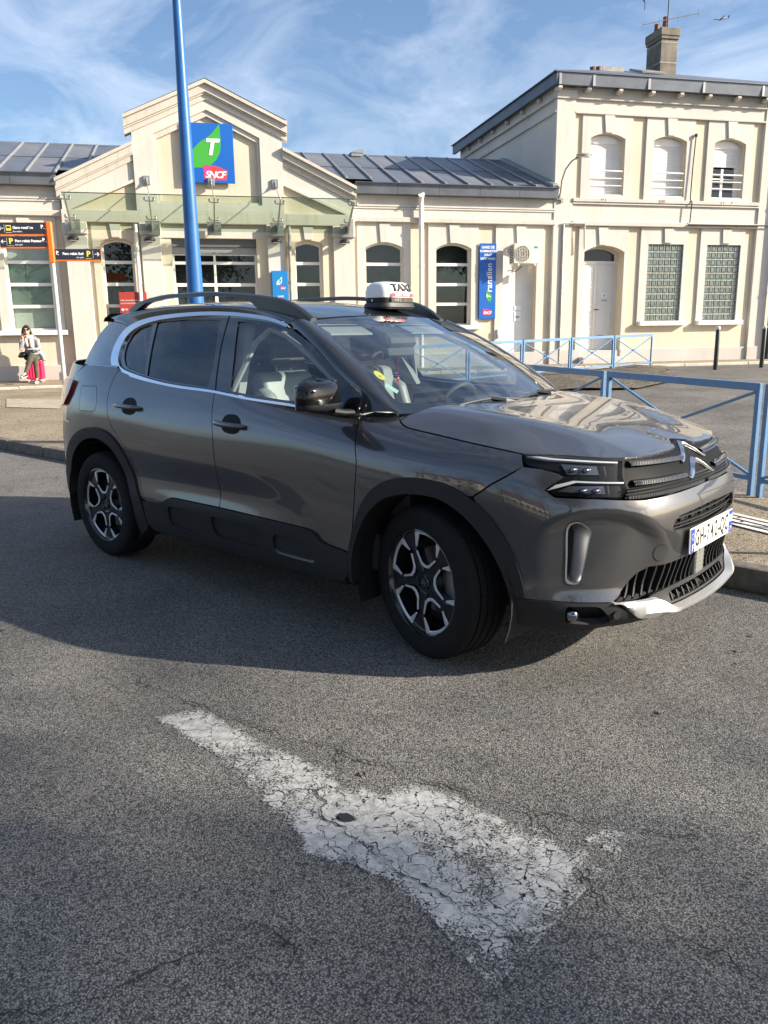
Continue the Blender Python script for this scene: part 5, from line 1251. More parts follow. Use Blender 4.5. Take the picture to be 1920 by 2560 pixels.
# windscreen with black frit border
WSs=(.74,.60)
ws=patch('windscreen',SW,[(0,.0),(.999,.0),(.999,1.0),(0,1.0)],M['ws'],join=True,parent=CAR,step=.05,flange=0,scale=WSs)
patch('screen_border',SW,[(0,0),(1.0,0),(1.0,1.0),(0,1.0),(0,.972),(.93,.972),(.955,.95),(.955,.13),(.93,.09),(.5,.075),(0,.07)],M['gloss'],d=-.004,join=True,parent=ws,step=.05,flange=0,scale=WSs)
for nm,pl,mt in (('round_sticker',[(.912+.030*math.cos(t),.333+.045*math.sin(t)) for t in np.linspace(0,2*math.pi,20,endpoint=False)],M['yellow']),('paper_sticker',[(.945,.235),(.912,.262),(.872,.19),(.905,.165)],pmat('pale_green_paper',(.45,.66,.58),.7))):
    o=patch(nm,SW,pl,mt,d=-.003,side=-1,parent=ws,step=.05,flange=0,scale=WSs)
o=patch('sticker_print',SW,[(.922,.330),(.906,.330),(.906,.318),(.922,.318)],M['grey'],d=-.0015,side=-1,parent=ws,step=.05,flange=0,scale=WSs)
# roof skin
roof=[(.372,0),(.366,.25),(.352,.45),(.335,.545),(.30,.572),(0,.585),(-.5,.59),(-1.0,.585),(-1.4,.57),(-1.62,.555),(-1.74,.45),(-1.78,0)]
patch('roof',SR,roof,M['roofpaint'],join=True,parent=CAR,step=.05,flange=.01)
# side window graphic
CO=[(.286,1.498),(.086,1.542),(-.214,1.572),(-.527,1.583),(-.856,1.576),(-1.096,1.558),(-1.265,1.524),(-1.36,1.47),(-1.392,1.387),(-1.368,1.304),(-1.295,1.251),(-1.189,1.226),(-.945,1.193),(-.69,1.169),(-.462,1.152),(-.151,1.139),(.138,1.116),(.417,1.102),(.70,1.086),(.93,1.072)]
CI=[(.281,1.484),(.099,1.522),(-.199,1.551),(-.51,1.561),(-.835,1.552),(-1.044,1.531),(-1.200,1.493),(-1.27,1.442),(-1.284,1.36),(-1.25,1.293),(-1.178,1.254),(-1.017,1.224),(-.698,1.184),(-.469,1.166),(-.156,1.152),(.133,1.128),(.413,1.113),(.70,1.097),(.93,1.083)]
co=smoothpoly(CO,.03,False); ci=smoothpoly(CI,.03,False)
def green(sd):
    P=dict(side=sd,parent=CAR)
    fd,rd=doors[0 if sd<0 else 1]
    patch('window_chrome',SG,co+ci[::-1],M['chrome'],d=.019,flange=.022,step=.02,**P)
    # black window frames: field inside the chrome with the three lights cut out
    QG=[(-1.013,1.523),(-1.16,1.495),(-1.215,1.455),(-1.240,1.40),(-1.232,1.35),(-1.204,1.307),(-1.159,1.270),(-1.084,1.245),(-.884,1.220)]
    RG=[(-.324,1.533),(-.65,1.541),(-.969,1.531),(-.853,1.211),(-.55,1.184),(-.222,1.168),(-.226,1.271)]
    FG=[(-.156,1.518),(.0,1.513),(.116,1.497),(.293,1.458),(.526,1.350),(.66,1.276),(.742,1.228),(.775,1.190),(.777,1.118),(.418,1.124),(.133,1.141),(-.013,1.152),(-.07,1.319)]
    fieldp=[p for p in ci if p[0]<.285]+[(.93,1.083),(.895,1.17),(.70,1.286),(.505,1.397)]
    fieldp=ci+[(.895,1.172),(.70,1.286),(.505,1.397)]
    patch('window_frame',SG,fieldp,M['gloss'],holes=[QG,RG,FG],d=.004,flange=.012,step=.05,**P)
    for pr,pl,mt in ((rd,QG,M['tint']),(rd,RG,M['tint']),(fd,FG,M['sideglass'])):
        o=patch('side_window',SG,pl,mt,d=-.004,flange=0,step=.08,**P); o.parent=pr
    # joint between the doors
    o=patch('pillar_joint',SG,[(-.262,1.548),(-.252,1.548),(-.219,1.4),(-.142,1.153),(-.152,1.153),(-.229,1.4)],M['dark'],d=.0055,flange=0,step=.05,**P)
    # A pillar: strip between windscreen edge and window frame, bulged
    E1=[(.286,1.500),(.395,1.452),(.505,1.399),(.603,1.345),(.701,1.286),(.80,1.228),(.897,1.170),(.93,1.078)]
    e1=np.array(smoothpoly(E1,.02,False)); n=40
    L1=np.concatenate([[0],np.cumsum(np.hypot(*np.diff(e1,axis=0).T))]); T=np.linspace(0,1,n)
    ex=np.interp(T*L1[-1],L1,e1[:,0]); ez=np.interp(T*L1[-1],L1,e1[:,1])
    A_=SG(ex,ez,.004); tt=np.where(T<.83,1-T/.83*1.0,0); B_=SW(np.ones(n)*1.0,np.clip(1-T*1.12,0,1),.002)
    b=MB(); m=9
    for i in range(n):
        for j in range(m):
            u=j/(m-1); q=A_[i]*(1-u)+B_[i]*u; bl=.026*math.sin(math.pi*u)**.8*(1-.3*max(0,T[i]-.85)/.15); q=q+np.array([.30,.72,.55])*bl
            b.v.append((q[0],q[1]*sd,q[2]))
    for i in range(n-1):
        for j in range(m-1): b.f.append((i*m+j,(i+1)*m+j,(i+1)*m+j+1,i*m+j+1)); b.m.append(0)
    b.build('front_pillar',M['gloss'] if False else M['roofpaint'],CAR,smooth=True,angle=80)
    # roof side: strip between chrome and roof skin
    cs_=[p for p in co if p[1]>1.40 and p[0]<.29]; cs_=cs_+[(-1.45,1.50),(-1.55,1.515)][:0]
    top=[p for p in co[:next(i for i,p in enumerate(co) if p[0]<-1.30)]]
    X=[p[0] for p in top]; Z=[p[1] for p in top]
    A_=SG(X,Z,.006); b=MB(); m=8; n=len(X)
    for i in range(n):
        t=i/(n-1); xr=.325+(X[i]-X[0])*(1.62+.325)/(X[0]-X[-1]); B_=SR([xr],[.588-.02*(t>.9)*(t-.9)*10],.0)[0]
        for j in range(m):
            u=j/(m-1); q=A_[i]*(1-u)+B_*u; q=q+np.array([0,.6,.8])*.020*math.sin(math.pi*u); b.v.append((q[0],q[1]*sd,q[2]))
    for i in range(n-1):
        for j in range(m-1): b.f.append((i*m+j,(i+1)*m+j,(i+1)*m+j+1,i*m+j+1)); b.m.append(0)
    b.build('roof_side',M['roofpaint'],CAR,smooth=True,angle=80)
    # rear side panel in gloss black, behind the chrome
    rp=[(-1.32,1.508),(-1.45,1.53),(-1.60,1.545),(-1.69,1.53),(-1.76,1.47),(-1.82,1.34),(-1.84,1.262),(-1.6,1.256),(-1.30,1.252),(-1.36,1.29),(-1.385,1.34),(-1.395,1.39),(-1.38,1.44)]
    patch('rear_side_panel',SG,rp,M['gloss'],d=.002,flange=.01,step=.05,**P)
    b=MB(); q=[SG([x],[z],.003)[0] for x,z in ((-1.32,1.512),(-1.45,1.534),(-1.60,1.549),(-1.70,1.53))]; r_=[SR([x],[w],0)[0] for x,w in ((-1.33,.575),(-1.45,.567),(-1.60,.555),(-1.74,.45))]
    for p in q+r_: b.v.append((p[0],p[1]*sd,p[2]))
    for i in range(3): b.f.append((i,i+1,i+5,i+4)); b.m.append(0)
    b.build('roof_rear_corner',M['roofpaint'],CAR,smooth=True)
    # painted shoulder between the quarter panel and the black side panel
    b=MB(); n=14
    for i in range(n):
        t=i/(n-1); s0=4.10+(4.60-4.10)*t; z0=1.250+.010*math.sin(t*math.pi)-.035*max(0,t-.75)/.25; p=SA([s0],[z0],-.001)[0]; q=SG([-1.24-.60*t],[1.262-.004*t],-.004)[0]
        for u in (0,.35,.7,1): r_=p*(1-u)+q*u; b.v.append((r_[0],r_[1]*sd,r_[2]+.008*math.sin(u*math.pi)))
    for i in range(n-1):
        for k in range(3): b.f.append((i*4+k,(i+1)*4+k,(i+1)*4+k+1,i*4+k+1)); b.m.append(0)
    b.build('rear_shoulder',M['paint'],CAR,smooth=True,angle=80)
    # roof rail
    RT_=[(-1.36,.555,1.628),(-1.25,.565,1.662),(-1.10,.572,1.684),(-.87,.577,1.699),(-.56,.58,1.698),(-.26,.578,1.682),(.0,.572,1.656),(.15,.567,1.632),(.27,.56,1.585),(.36,.552,1.528)]
    xs=[p[0] for p in RT_]; fw=pch(xs,[p[1] for p in RT_]); fz=pch(xs,[p[2] for p in RT_])
    b=MB(); XS=np.linspace(xs[0],xs[-1],48); n=len(XS)
    for x in XS:
        t=(x-xs[0])/(xs[-1]-xs[0]); zt_=float(fz(x)); w=float(fw(x)); zr=float(SR([x],[w])[0][2])
        foot=1-smooth(0.0,.16,t)*(1-smooth(.70,.80,t))           # solid at both ends
        th=.026+.0*t; zb=max(zr-.01,zt_-th) if foot<.05 else (zr-.01)*foot+(zt_-th)*(1-foot)
        zb=min(zb,zt_-.006)
        for dw,z in ((-.022,zb),(-.020,zt_-.006),(-.010,zt_),(.010,zt_),(.024,zt_-.008),(.027,zb)): b.v.append((x,(w+dw)*sd,z))
    for i in range(n-1):
        for k in range(6): b.f.append((i*6+k,i*6+(k+1)%6,(i+1)*6+(k+1)%6,(i+1)*6+k)); b.m.append(0)
    b.f+=[tuple(range(6)),tuple((n-1)*6+k for k in range(5,-1,-1))]; b.m+=[0,0]
    b.build('roof_rail',pmat('satin_black_rail',(.014,.015,.017),.35,coat=.3) if 'rail' not in M else M['rail'],CAR,smooth=True,angle=45)
    # tail lamp
    tl=patch('tail_light',SA,[(4.60,1.165),(4.70,1.172),(4.95,1.175),(5.15,1.17),(5.15,1.02),(4.95,1.0),(4.80,.985),(4.72,1.0),(4.64,1.075)],M['redlens'],d=.022,flange=.03,step=.03,**P)
    # mirror
    mr=MB(); ax=R(14)
    NU,NV=22,14; c0=(.842,-1.015,1.166)
    for i in range(NV+1):
        a=-math.pi/2+math.pi*i/NV
        for k in range(NU):
            t=2*math.pi*k/NU; ca,sa=math.cos(a),math.sin(a); e=.60
            f=lambda v:math.copysign(abs(v)**e,v)
            lx=.075*f(ca)*f(math.cos(t)); ly=.140*f(ca)*f(math.sin(t)); lz=.082*f(sa)*(1-.12*math.cos(t)); lz=max(lz,-.062)
            if lx<-.045: lx=-.045
            ly2=ly; lz*=1-.25*max(0,-ly/.135)*.6; lx*=1-.30*max(0,-ly/.135)
            x=c0[0]+lx*math.cos(ax)-ly2*math.sin(ax); y=c0[1]+lx*math.sin(ax)+ly2*math.cos(ax); mr.v.append((x,y*(-sd),c0[2]+lz))
    for i in range(NV):
        for k in range(NU): mr.f.append((i*NU+k,i*NU+(k+1)%NU,(i+1)*NU+(k+1)%NU,(i+1)*NU+k)); mr.m.append(1 if i<NV*.40 else 0)
    mo=link('door_mirror',mr.mesh('door_mirror',[M['mirrorblack'],M['black']],smooth=True,angle=70),None,CAR)
    b=MB(); b.tube([(.87,-.955*-sd*-1 if False else .955*sd,1.105),(.885,.90*sd,1.088),(.895,.845*sd,1.082)],[.040,.032,.030],10); b.v=[(x,y,1.09+(z-1.09)*.55) for x,y,z in b.v]; b.build('mirror_arm',M['clad'],mo,smooth=True)
    b=MB(); b.tube([(.925,.93*sd,1.136),(.935,1.0*sd,1.137),(.915,1.09*sd,1.139),(.87,1.135*sd,1.14)],.006,6); b.build('indicator',M['lampglass'],mo,smooth=True)
    b=MB(); b.box(.785,.79,.93*sd,1.1*sd,1.11,1.22); b.build('mirror_glass',M['chrome'],mo,bevel=.01)
    if sd>0: mo.matrix_world=Matrix.Translation((.88,.86,0))@Matrix.Rotation(R(58),4,'Z')@Matrix.Translation((-.88,-.86,0))   # folded in
both(green)
# tailgate and rear bumper
def rearshell():
    def ST_(s,z,d=0.): return SA(s,z,d)
    up=[(4.665,1.185),(4.5,1.26),(4.52,1.262),(SL,1.30),(SL,.99),(4.80,.99),(4.755,1.003),(4.625,1.075)]
    patch('tailgate',SA,[(4.53,1.258),(5.0,1.285),(SL,1.31),(SL,.80),(4.86,.80),(4.80,.90),(4.755,1.0),(4.625,1.075),(4.664,1.188)],M['paint'],join=True,parent=CAR,step=.04)
    patch('rear_bumper',SA,[(4.80,.62),(4.865,.795),(SL,.795),(SL,.52),(4.808,.52)],M['paint'],join=True,parent=CAR,step=.04)
    patch('rear_apron',SA,[(4.808,.515),(SL,.515),(SL,.24),(4.9,.26),(4.803,.30),(4.806,.46)],M['clad'],d=.008,join=True,parent=CAR,step=.04)
    b=MB(); rows=[]
    for (x,w,z) in ((-1.70,.50,1.56),(-1.765,.53,1.47),(-1.83,.60,1.34),(-1.86,.655,1.26)):
        for k in range(13):
            t=-1+2*k/12; b.v.append((x-.13*(1-t*t),w*t,z+.01*(1-t*t)))
    for i in range(3):
        for k in range(12): b.f.append((i*13+k,i*13+k+1,(i+1)*13+k+1,(i+1)*13+k)); b.m.append(0)
    b.build('rear_window',M['tint'],CAR,smooth=True,angle=80)
    b=MB()
    for (x,w,z) in ((-1.64,.555,1.60),(-1.78,.52,1.575),(-1.80,.52,1.55),(-1.68,.50,1.545)):
        for k in range(13): t=-1+2*k/12; b.v.append((x-.10*(1-t*t),w*t,z+.012*(1-t*t)))
    for i in range(3):
        for k in range(12): b.f.append((i*13+k,i*13+k+1,(i+1)*13+k+1,(i+1)*13+k)); b.m.append(0)
    b.build('rear_spoiler',M['roofpaint'],CAR,smooth=True,angle=50)
rearshell()
# ---- underbody and wheel wells
S_=np.linspace(0,SL,60); P_=SA(S_,np.full(60,.30),-.07); ring=[(p[0],-p[1]) for p in P_]+[(p[0],p[1]) for p in P_[::-1][1:-1]]
ring=[(x,(math.copysign(min(abs(y),.60),y) if (abs(x-FAX)<.44 or abs(x-RAX)<.44) else y)) for x,y in ring]
b=MB(); b.prism(ring,.232,.30,'z'); b.build('underbody',M['dark'],CAR)
def wells(sd):
    for cx in (FAX,RAX):
        b=MB(); n=26; r_=.435
        for i in range(n+1):
            a=math.pi*(-.12+1.24*i/n); x=cx+(.02 if cx>0 else .0)+r_*math.cos(a); z=.345+r_*math.sin(a)
            for w in (.895,.50): b.v.append((x,w*sd,z))
        for i in range(n): b.f.append((2*i,2*i+1,2*i+3,2*i+2)); b.m.append(0)
        b.build('wheel_well',M['dark'],CAR)
        b=MB(); b.box(cx-.45,cx+.45,.50*sd,.495*sd,.2,.78); b.build('inner_well',M['dark'],CAR)
    b=MB(); b.box(-.90,.92,.72*sd,.86*sd,.28,.46); b.build('sill_core',M['dark'],CAR)
both(wells)
# ---- wheels
def wheel_meshes():
    # tyre, axle along y, outer face towards -y
    T=.352; tp=[(.2400,-.098),(.2475,-.112),(.262,-.1155),(.295,-.117),(.318,-.1145),(.333,-.108),(.343,-.098),(.3485,-.086)]
    tread=[]
    for g in (-.062,-.022,.022,.062): tread+=[(.3515,g-.006),(.344,g-.005),(.344,g+.005),(.3515,g+.006)]
    prof=tp+tread+[(.3485,.086),(.343,.098),(.333,.108),(.30,.116),(.25,.110),(.2345,.098)]
    b=MB(); b.lathe(prof,72,'y'); tyre=b.mesh('tyre',M['rubber'],smooth=True,angle=35)
    # sipes
    b=MB()
    for i in range(76):
        a=2*math.pi*i/76; c,s=math.cos(a),math.sin(a)
        for (y0,y1,sk) in ((-.099,-.070,.02),(-.054,-.030,-.012),(.070,.095,.02)):
            P=[]
            for y,da in ((y0,0),(y1,sk)):
                for e in (-.0045,.0045):
                    aa=a+da+e; rr=.3520 if abs(y)<.08 else (.3492 if abs(y)<.095 else .3440); P.append((rr*math.cos(aa),y,rr*math.sin(aa)))
            b.add([P[0],P[1],P[3],P[2]],[(0,1,2,3)])
    sipe=b.mesh('tread_sipe',M['dark'])
    # raised sidewall rings
    # rim barrel
    b=MB(); b.lathe([(.236,-.100),(.240,-.110),(.234,-.113),(.229,-.106),(.226,-.092),(.215,-.06),(.208,.03),(.21,.09)],64,'y'); rim=b.mesh('rim',M['rimblack'],smooth=True,angle=40)
    # spokes: black body
    b=MB(); Y0,Y1=-.088,-.040
    def pol(r,a): return (r*math.cos(a),r*math.sin(a))
    def pris(pts,ya,yb):
        n=len(pts); b.add([(x,ya,z) for x,z in pts]+[(x*.985,yb,z*.985) for x,z in pts],[tuple(range(n)),tuple(range(2*n-1,n-1,-1))]+[(i,i+n,(i+1)%n+n,(i+1)%n) for i in range(n)])
    sect=2*math.pi/5
    for k in range(5):
        a=math.pi/2+math.pi/5+sect*k
        pris([pol(.05,a-.5),pol(.095,a-.17),pol(.155,a-.105),pol(.20,a-.20),pol(.232,a-.25),pol(.234,a),pol(.232,a+.25),pol(.20,a+.20),pol(.155,a+.105),pol(.095,a+.17),pol(.05,a+.5)],Y0,Y1)
    for t in range(10):
        pass
    pris([pol(.078,2*math.pi*i/30) for i in range(30)],-.078,-.03)
    spoke=b.mesh('spoke',M['rimblack'],bevel=.004)
    # machined faces
    b=MB()
    def strip(pts,ya=-.0925,yb=-.086): pris(pts,ya,yb)
    for k in range(5):
        a=math.pi/2+sect*k
        # outer cap with two legs
        o=[pol(.2335,a+t) for t in np.linspace(-.40,.40,13)]; i_=[pol(.216,a+t) for t in np.linspace(.30,-.30,11)]
        strip(o+[pol(.226,a+.405),pol(.162,a+.475),pol(.160,a+.435),pol(.208,a+.295)]+i_+[pol(.208,a-.295),pol(.160,a-.435),pol(.162,a-.475),pol(.226,a-.405)])
        # inner V
        for sg in (-1,1):
            q=[pol(.140,a+sg*.50),pol(.082,a+sg*.34),pol(.070,a),pol(.084,a),pol(.094,a+sg*.26),pol(.145,a+sg*.445)]
            strip(q if sg>0 else q[::-1])
    mach=b.mesh('machined_face',M['alloy'],bevel=.0015)
    b=MB(); b.lathe([(.0,-.088),(.026,-.088),(.030,-.084),(.030,-.075)],24,'y'); cap=b.mesh('hub_cap',M['gloss'],smooth=True)
    b=MB()
    for z in (-.004,.008):
        for sg in (-1,1): b.add([(0,-.0895,z+.008),(sg*.016,-.0895,z-.006),(sg*.016,-.0895,z-.011),(0,-.0895,z+.002)],[(0,1,2,3)])
    logo=b.mesh('hub_mark',M['chrome'])
    b=MB()
    for k in range(5):
        a=math.pi/2+sect*k+math.pi/5; b.tube([(.054*math.cos(a),-.084,.054*math.sin(a)),(.054*math.cos(a),-.07,.054*math.sin(a))],.010,6)
    nuts=b.mesh('wheel_bolt',M['black'])
    b=MB(); b.lathe([(.06,-.012),(.155,-.012),(.155,.010),(.06,.010)],40,'y'); b.lathe([(0,-.03),(.075,-.03),(.085,-.012)],30,'y'); disc=b.mesh('brake_disc',M['disc'],smooth=True)
    b=MB(); b.box(.075,.165,-.035,.04,-.075,.075); cal=b.mesh('brake_caliper',M['steel'],bevel=.02,seg=2)
    b=MB(); b.lathe([(.0,.02),(.21,.02)],40,'y'); bk=b.mesh('back_plate',M['dark'])
    return dict(tyre=tyre,tread_sipe=sipe,rim=rim,spoke=spoke,machined_face=mach,hub_cap=cap,hub_mark=logo,wheel_bolt=nuts,brake_disc=disc,brake_caliper=cal,back_plate=bk)
WM=wheel_meshes()
for (cx,sd,st,spin) in ((FAX,-1,-13.8,8),(RAX,-1,0,-4),(FAX,1,-12.5,20),(RAX,1,0,33)):
    w=bpy.data.objects.new('wheel',None); COL.objects.link(w); w.parent=CAR; w.location=(cx,.782*sd if cx<0 else .785*sd,.352); w.rotation_euler=(0,0,R(st)+(math.pi if sd>0 else 0)); w.empty_display_size=.1
    for nm in WM:
        o=link(nm,WM[nm],None,w)
        if nm not in ('brake_disc','brake_caliper','back_plate'): o.rotation_euler=(0,R(spin),0)
        if nm in ('rim','spoke','machined_face'): o.scale=(1.032,1,1.032)
        if nm=='tread_sipe': o['kind']='stuff'
# ---- cabin
b=MB(); b.box(-1.75,1.0,-.78,.78,.32,.50); b.build('cabin_floor',M['cabin'],CAR)
b=MB(); b.prism([(.62,.55),(1.16,.60),(1.14,1.035),(.98,1.06),(.80,1.055),(.70,1.0),(.66,.85)],-.735,.735,'y'); b.build('dashboard',M['cabin'],CAR,bevel=.03,seg=2)
b=MB(); b.prism([(.66,1.0),(.84,1.01),(.83,1.075),(.74,1.085)],.16,.56,'y'); b.build('instrument_hood',M['cabin'],CAR,bevel=.02)
b=MB(); b.box(.70,.715,-.16,.14,1.0,1.13); b.build('centre_screen',M['gloss'],CAR,bevel=.008)
b=MB(); b.box(.62,.86,-.72,-.25,1.03,1.062); b.build('dash_mat',pmat('pale_paper_tray',(.55,.56,.55),.7),CAR,bevel=.008)
sw=MB(); sw.tube([(.60+.18*math.cos(t)*.42,.36+.185*math.sin(t),.985+.175*math.cos(t)*.9) for t in np.linspace(0,2*math.pi,28,endpoint=False)],.016,8,closed=True); sw.box(.59,.63,.28,.44,.93,1.03); sw.tube([(.62,.36,.98),(.80,.36,.92)],.04,8); sw.build('steering_wheel',M['cabin'],CAR,smooth=True)
def seat(x,y,mat,mat2,w=.50):
    s=bpy.data.objects.new('seat',None); COL.objects.link(s); s.parent=CAR; s.location=(x,y,0); s.empty_display_size=.1
    h=w/2
    def cushion(nm,pts,y0,y1,mt,bev=.05):
        b=MB(); b.prism(pts,y0,y1,'y'); return b.build(nm,mt,s,smooth=True,bevel=bev,seg=3,angle=60)
    cushion('seat_base',[(-.22,.50),(.30,.52),(.32,.66),(.25,.70),(-.20,.66)],-h,h,mat)
    cushion('backrest',[(-.20,.66),(-.06,.66),(-.24,1.22),(-.30,1.24),(-.36,1.20)],-h*.80,h*.80,mat)
    for sg in (-1,1): cushion('side_bolster',[(-.16,.68),(.0,.70),(-.15,1.12),(-.24,1.16),(-.30,1.10)],sg*h*.62,sg*h*1.0,mat,.045)
    cushion('headrest',[(-.315,1.27),(-.225,1.27),(-.235,1.45),(-.28,1.48),(-.335,1.45)],-.135,.135,mat2,.04)
    b=MB(); 
    for sg in (-.06,.06): b.tube([(-.29,sg,1.20),(-.275,sg,1.29)],.007,8)
    b.build('headrest_post',M['chrome'],s,smooth=True); return s
seat(.18,-.37,M['leather'],M['leather_d']); seat(.18,.37,M['leather'],M['leather_d'])
for y in (-.48,0,.48): seat(-.72,y,M['leather_d'],M['leather_d'],.44)
b=MB(); b.prism([(.30,1.50),(.05,1.53),(-.5,1.55),(-1.2,1.54),(-1.2,1.56),(-.5,1.575),(.1,1.555),(.33,1.515)],-.56,.56,'y'); b.build('headliner',M['headliner'],CAR)
for sd in (-1,1):
    q=[SG([x],[z],-.05)[0] for x,z in ((-.20,1.50),(-.12,1.50),(.0,1.10),(-.10,1.10))]
    b=MB(); b.v=[(p[0],p[1]*sd,p[2]) for p in q]+[(p[0],(p[1]-.05)*sd,p[2]) for p in q]; b.f=[(0,1,2,3),(4,5,6,7),(0,1,5,4),(1,2,6,5),(2,3,7,6),(3,0,4,7)]; b.m=[0]*6; b.build('pillar_trim',M['headliner'],CAR)
    b=MB(); q=[SG([x],[z],-.03)[0] for x,z in ((-1.15,1.13),(.85,1.06),(.85,.6),(-1.15,.6))]; b.v=[(p[0],.74*sd,p[2]) for p in q]; b.f=[(0,1,2,3)]; b.m=[0]; b.build('door_card',M['headliner'],CAR)
    b=MB(); b.tube([SG([x],[z],-.035)[0]*np.array([1,sd,1]) for x,z in ((-.05,1.13),(.02,1.40),(.10,1.475),(.25,1.44),(.45,1.355),(.7,1.22))],.016,6); b.build('door_seal',M['headliner'],CAR)
b=MB(); b.prism([(.36,1.49),(.50,1.44),(.52,1.37),(.44,1.36),(.35,1.42)],-.13,.13,'y'); b.build('camera_housing',M['cabin'],CAR,bevel=.02)
b=MB(); b.prism([(.47,1.31),(.50,1.31),(.49,1.39),(.46,1.39)],-.125,.125,'y'); rm=b.build('rear_view_mirror',M['cabin'],CAR,bevel=.012)
b=MB(); b.tube([(.47,.0,1.31),(.468,.0,1.20)],.002,4); b.sphere((.468,0,1.185),.006,.011,.015,10,8); b.build('hanging_charm',M['signred'],CAR)
for y in (-.33,.33): b=MB(); b.prism([(.30,1.50),(.43,1.445),(.425,1.43),(.295,1.48)],y-.17,y+.17,'y'); b.build('sun_visor',M['headliner'],CAR,bevel=.008)
# ---- taxi roof sign (stands on the roof)
TS=thing('taxi_roof_sign','white taxi roof sign with black base and green strip on the car roof','roof sign',(.20,.24,1.585),0)
def loaf(nm,mat,z0,z1,hx0,hy0,hx1,hy1,e=.55,dome=0,par=TS):
    b=MB(); n=28; rows=[]
    K=7 if dome else 2
    for i in range(K):
        t=i/(K-1); 
        if dome: hx=hx0+(hx1-hx0)*t**2.4; hy=hy0+(hy1-hy0)*t**2.4; z=z0+(z1-z0)*math.sin(t*math.pi/2)**.8
        else: hx=hx0+(hx1-hx0)*t; hy=hy0+(hy1-hy0)*t; z=z0+(z1-z0)*t
        for k in range(n):
            a=2*math.pi*k/n; f=lambda v:math.copysign(abs(v)**e,v); b.v.append((hx*f(math.cos(a)),hy*f(math.sin(a)),z))
    for i in range(K-1):
        for k in range(n): b.f.append((i*n+k,i*n+(k+1)%n,(i+1)*n+(k+1)%n,(i+1)*n+k)); b.m.append(0)
    b.f.append(tuple((K-1)*n+k for k in range(n))); b.m.append(0); b.f.append(tuple(range(n-1,-1,-1))); b.m.append(0)
    return b.build(nm,mat,par,smooth=True,angle=50)
loaf('foot',M['black'],0,.012,.098,.150,.105,.155); loaf('base',M['black'],.012,.036,.112,.158,.104,.150); loaf('skirt',M['black'],.037,.066,.100,.142,.103,.146)
dm=loaf('lit_hood',pmat('white_translucent_hood',(.80,.80,.78),.3,coat=.5),.067,.160,.103,.146,.028,.078,dome=1)
M['taxigreen']=pmat('green_strip',(.02,.45,.10),.4)
b=MB(); b.prism([(.012,.163),(.050,.158),(.060,.148),(.010,.152)],-.080,.080,'y'); b.build('green_strip',M['taxigreen'],TS,bevel=.002)
tl=R(62)
text('lettering','TAXI',.062,M['ink'],TS,(.0935,.0,.120),(R(64),0,R(90)),extrude=.009,bold=.0016,sx=1.25)
b=MB(); b.add([(.1045,-.10,.071),(.1045,.10,.071),(.1040,.098,.091),(.1040,-.098,.091)],[(0,1,2,3)]); b.build('red_band',M['signred'],TS)
text('lettering','SAINT MARD',.021,M['whiteprint'],TS,(.1048,0,.081),(R(88),0,R(90)),extrude=.001,sx=1.1)
b=MB(); b.box(.1005,.1040,-.10,.10,.040,.063); b.build('indicator_window',M['gloss'],TS)
text('lettering','A B C',.024,M['grey'],TS,(.1043,-.04,.052),(R(90),0,R(90)),extrude=.0006)
text('lettering','E',.024,M['signred'],TS,(.1043,.03,.052),(R(90),0,R(90)),extrude=.0006)
b=MB(); b.tube([(-.01,-.1442,.052),(-.01,-.1475,.052)],.007,10); b.build('end_screw',M['chrome'],TS)
# ------------------------------------------------------------------ things around the station
FR=(R(90),0,0)     # lettering upright on a front that faces local -y
def leaf(par,mat,cx,y,cz,h,tilt=0,name='leaf_mark',rim=None):
    """leaf outline: pointed tip up right, stalk down left"""
    pts=[(-.34,-.52),(-.33,-.38),(-.05,-.37),(.16,-.27),(.31,-.08),(.36,.16),(.37,.52),(.14,.30),(-.12,.15),(-.30,-.02),(-.36,-.20),(-.38,-.36)]
    pl=smoothpoly([(a*h,b*h,1) if i in (0,6) else (a*h,b*h) for i,(a,b) in enumerate(pts)],.02*h+.004)
    c,s=math.cos(tilt),math.sin(tilt); pl=[(cx+a*c-b*s,cz+a*s+b*c) for a,b in pl]
    return slab(name,pl,-y,-y-.004,mat,par)
def sncf(par,cx,y,cz,w):
    """red lozenge with white letters"""
    h=w*.58; pl=smoothpoly([(-.5*w,.5*h,1),(.05*w,.42*h),(.5*w,.12*h,1),(.42*w,-.5*h,1),(-.47*w,-.5*h,1)],.03)
    o=slab('operator_plate',[(cx+a,cz+b) for a,b in pl],-y,-y-.004,M['signred'],par)
    half=[(-.5*w,.5*h),(-.2*w,.48*h),(-.25*w,-.5*h),(-.47*w,-.5*h)]
    slab('plate_tint',[(cx+a*.98,cz+b*.95) for a,b in half],-y+.0012,-y-.002,M['signpink'],o)
    text('lettering','SNCF',w*.36,M['whiteprint'],o,(cx-.01*w,y-.003,cz-.16*h),FR,extrude=.002,shear=.22,bold=w*.008,spacing=.82,sx=1.05)
    return o
def panel(name,label,cat,u,v,z,w,h,t,mat,rz=FA,group=None):
    o=thing(name,label,cat,fpt(u,v,z),rz,group); b=MB(); b.box(-w/2,w/2,0,t,0,h); b.build('panel',mat,o,bevel=.006); return o
# big sign on the gable
SG1=panel('station_sign','large blue square sign with green leaf high on the station gable','sign',-9.42,V0+.125,5.10,1.22,1.36,.05,M['signblue'])
leaf(SG1,M['leafgreen'],-.07,-.004,.76,1.08,R(4)); text('lettering','T',.50,M['whiteprint'],SG1,(.05,-.010,.80),FR,extrude=.003,shear=.22,bold=.018); sncf(SG1,.14,-.004,.24,.60)
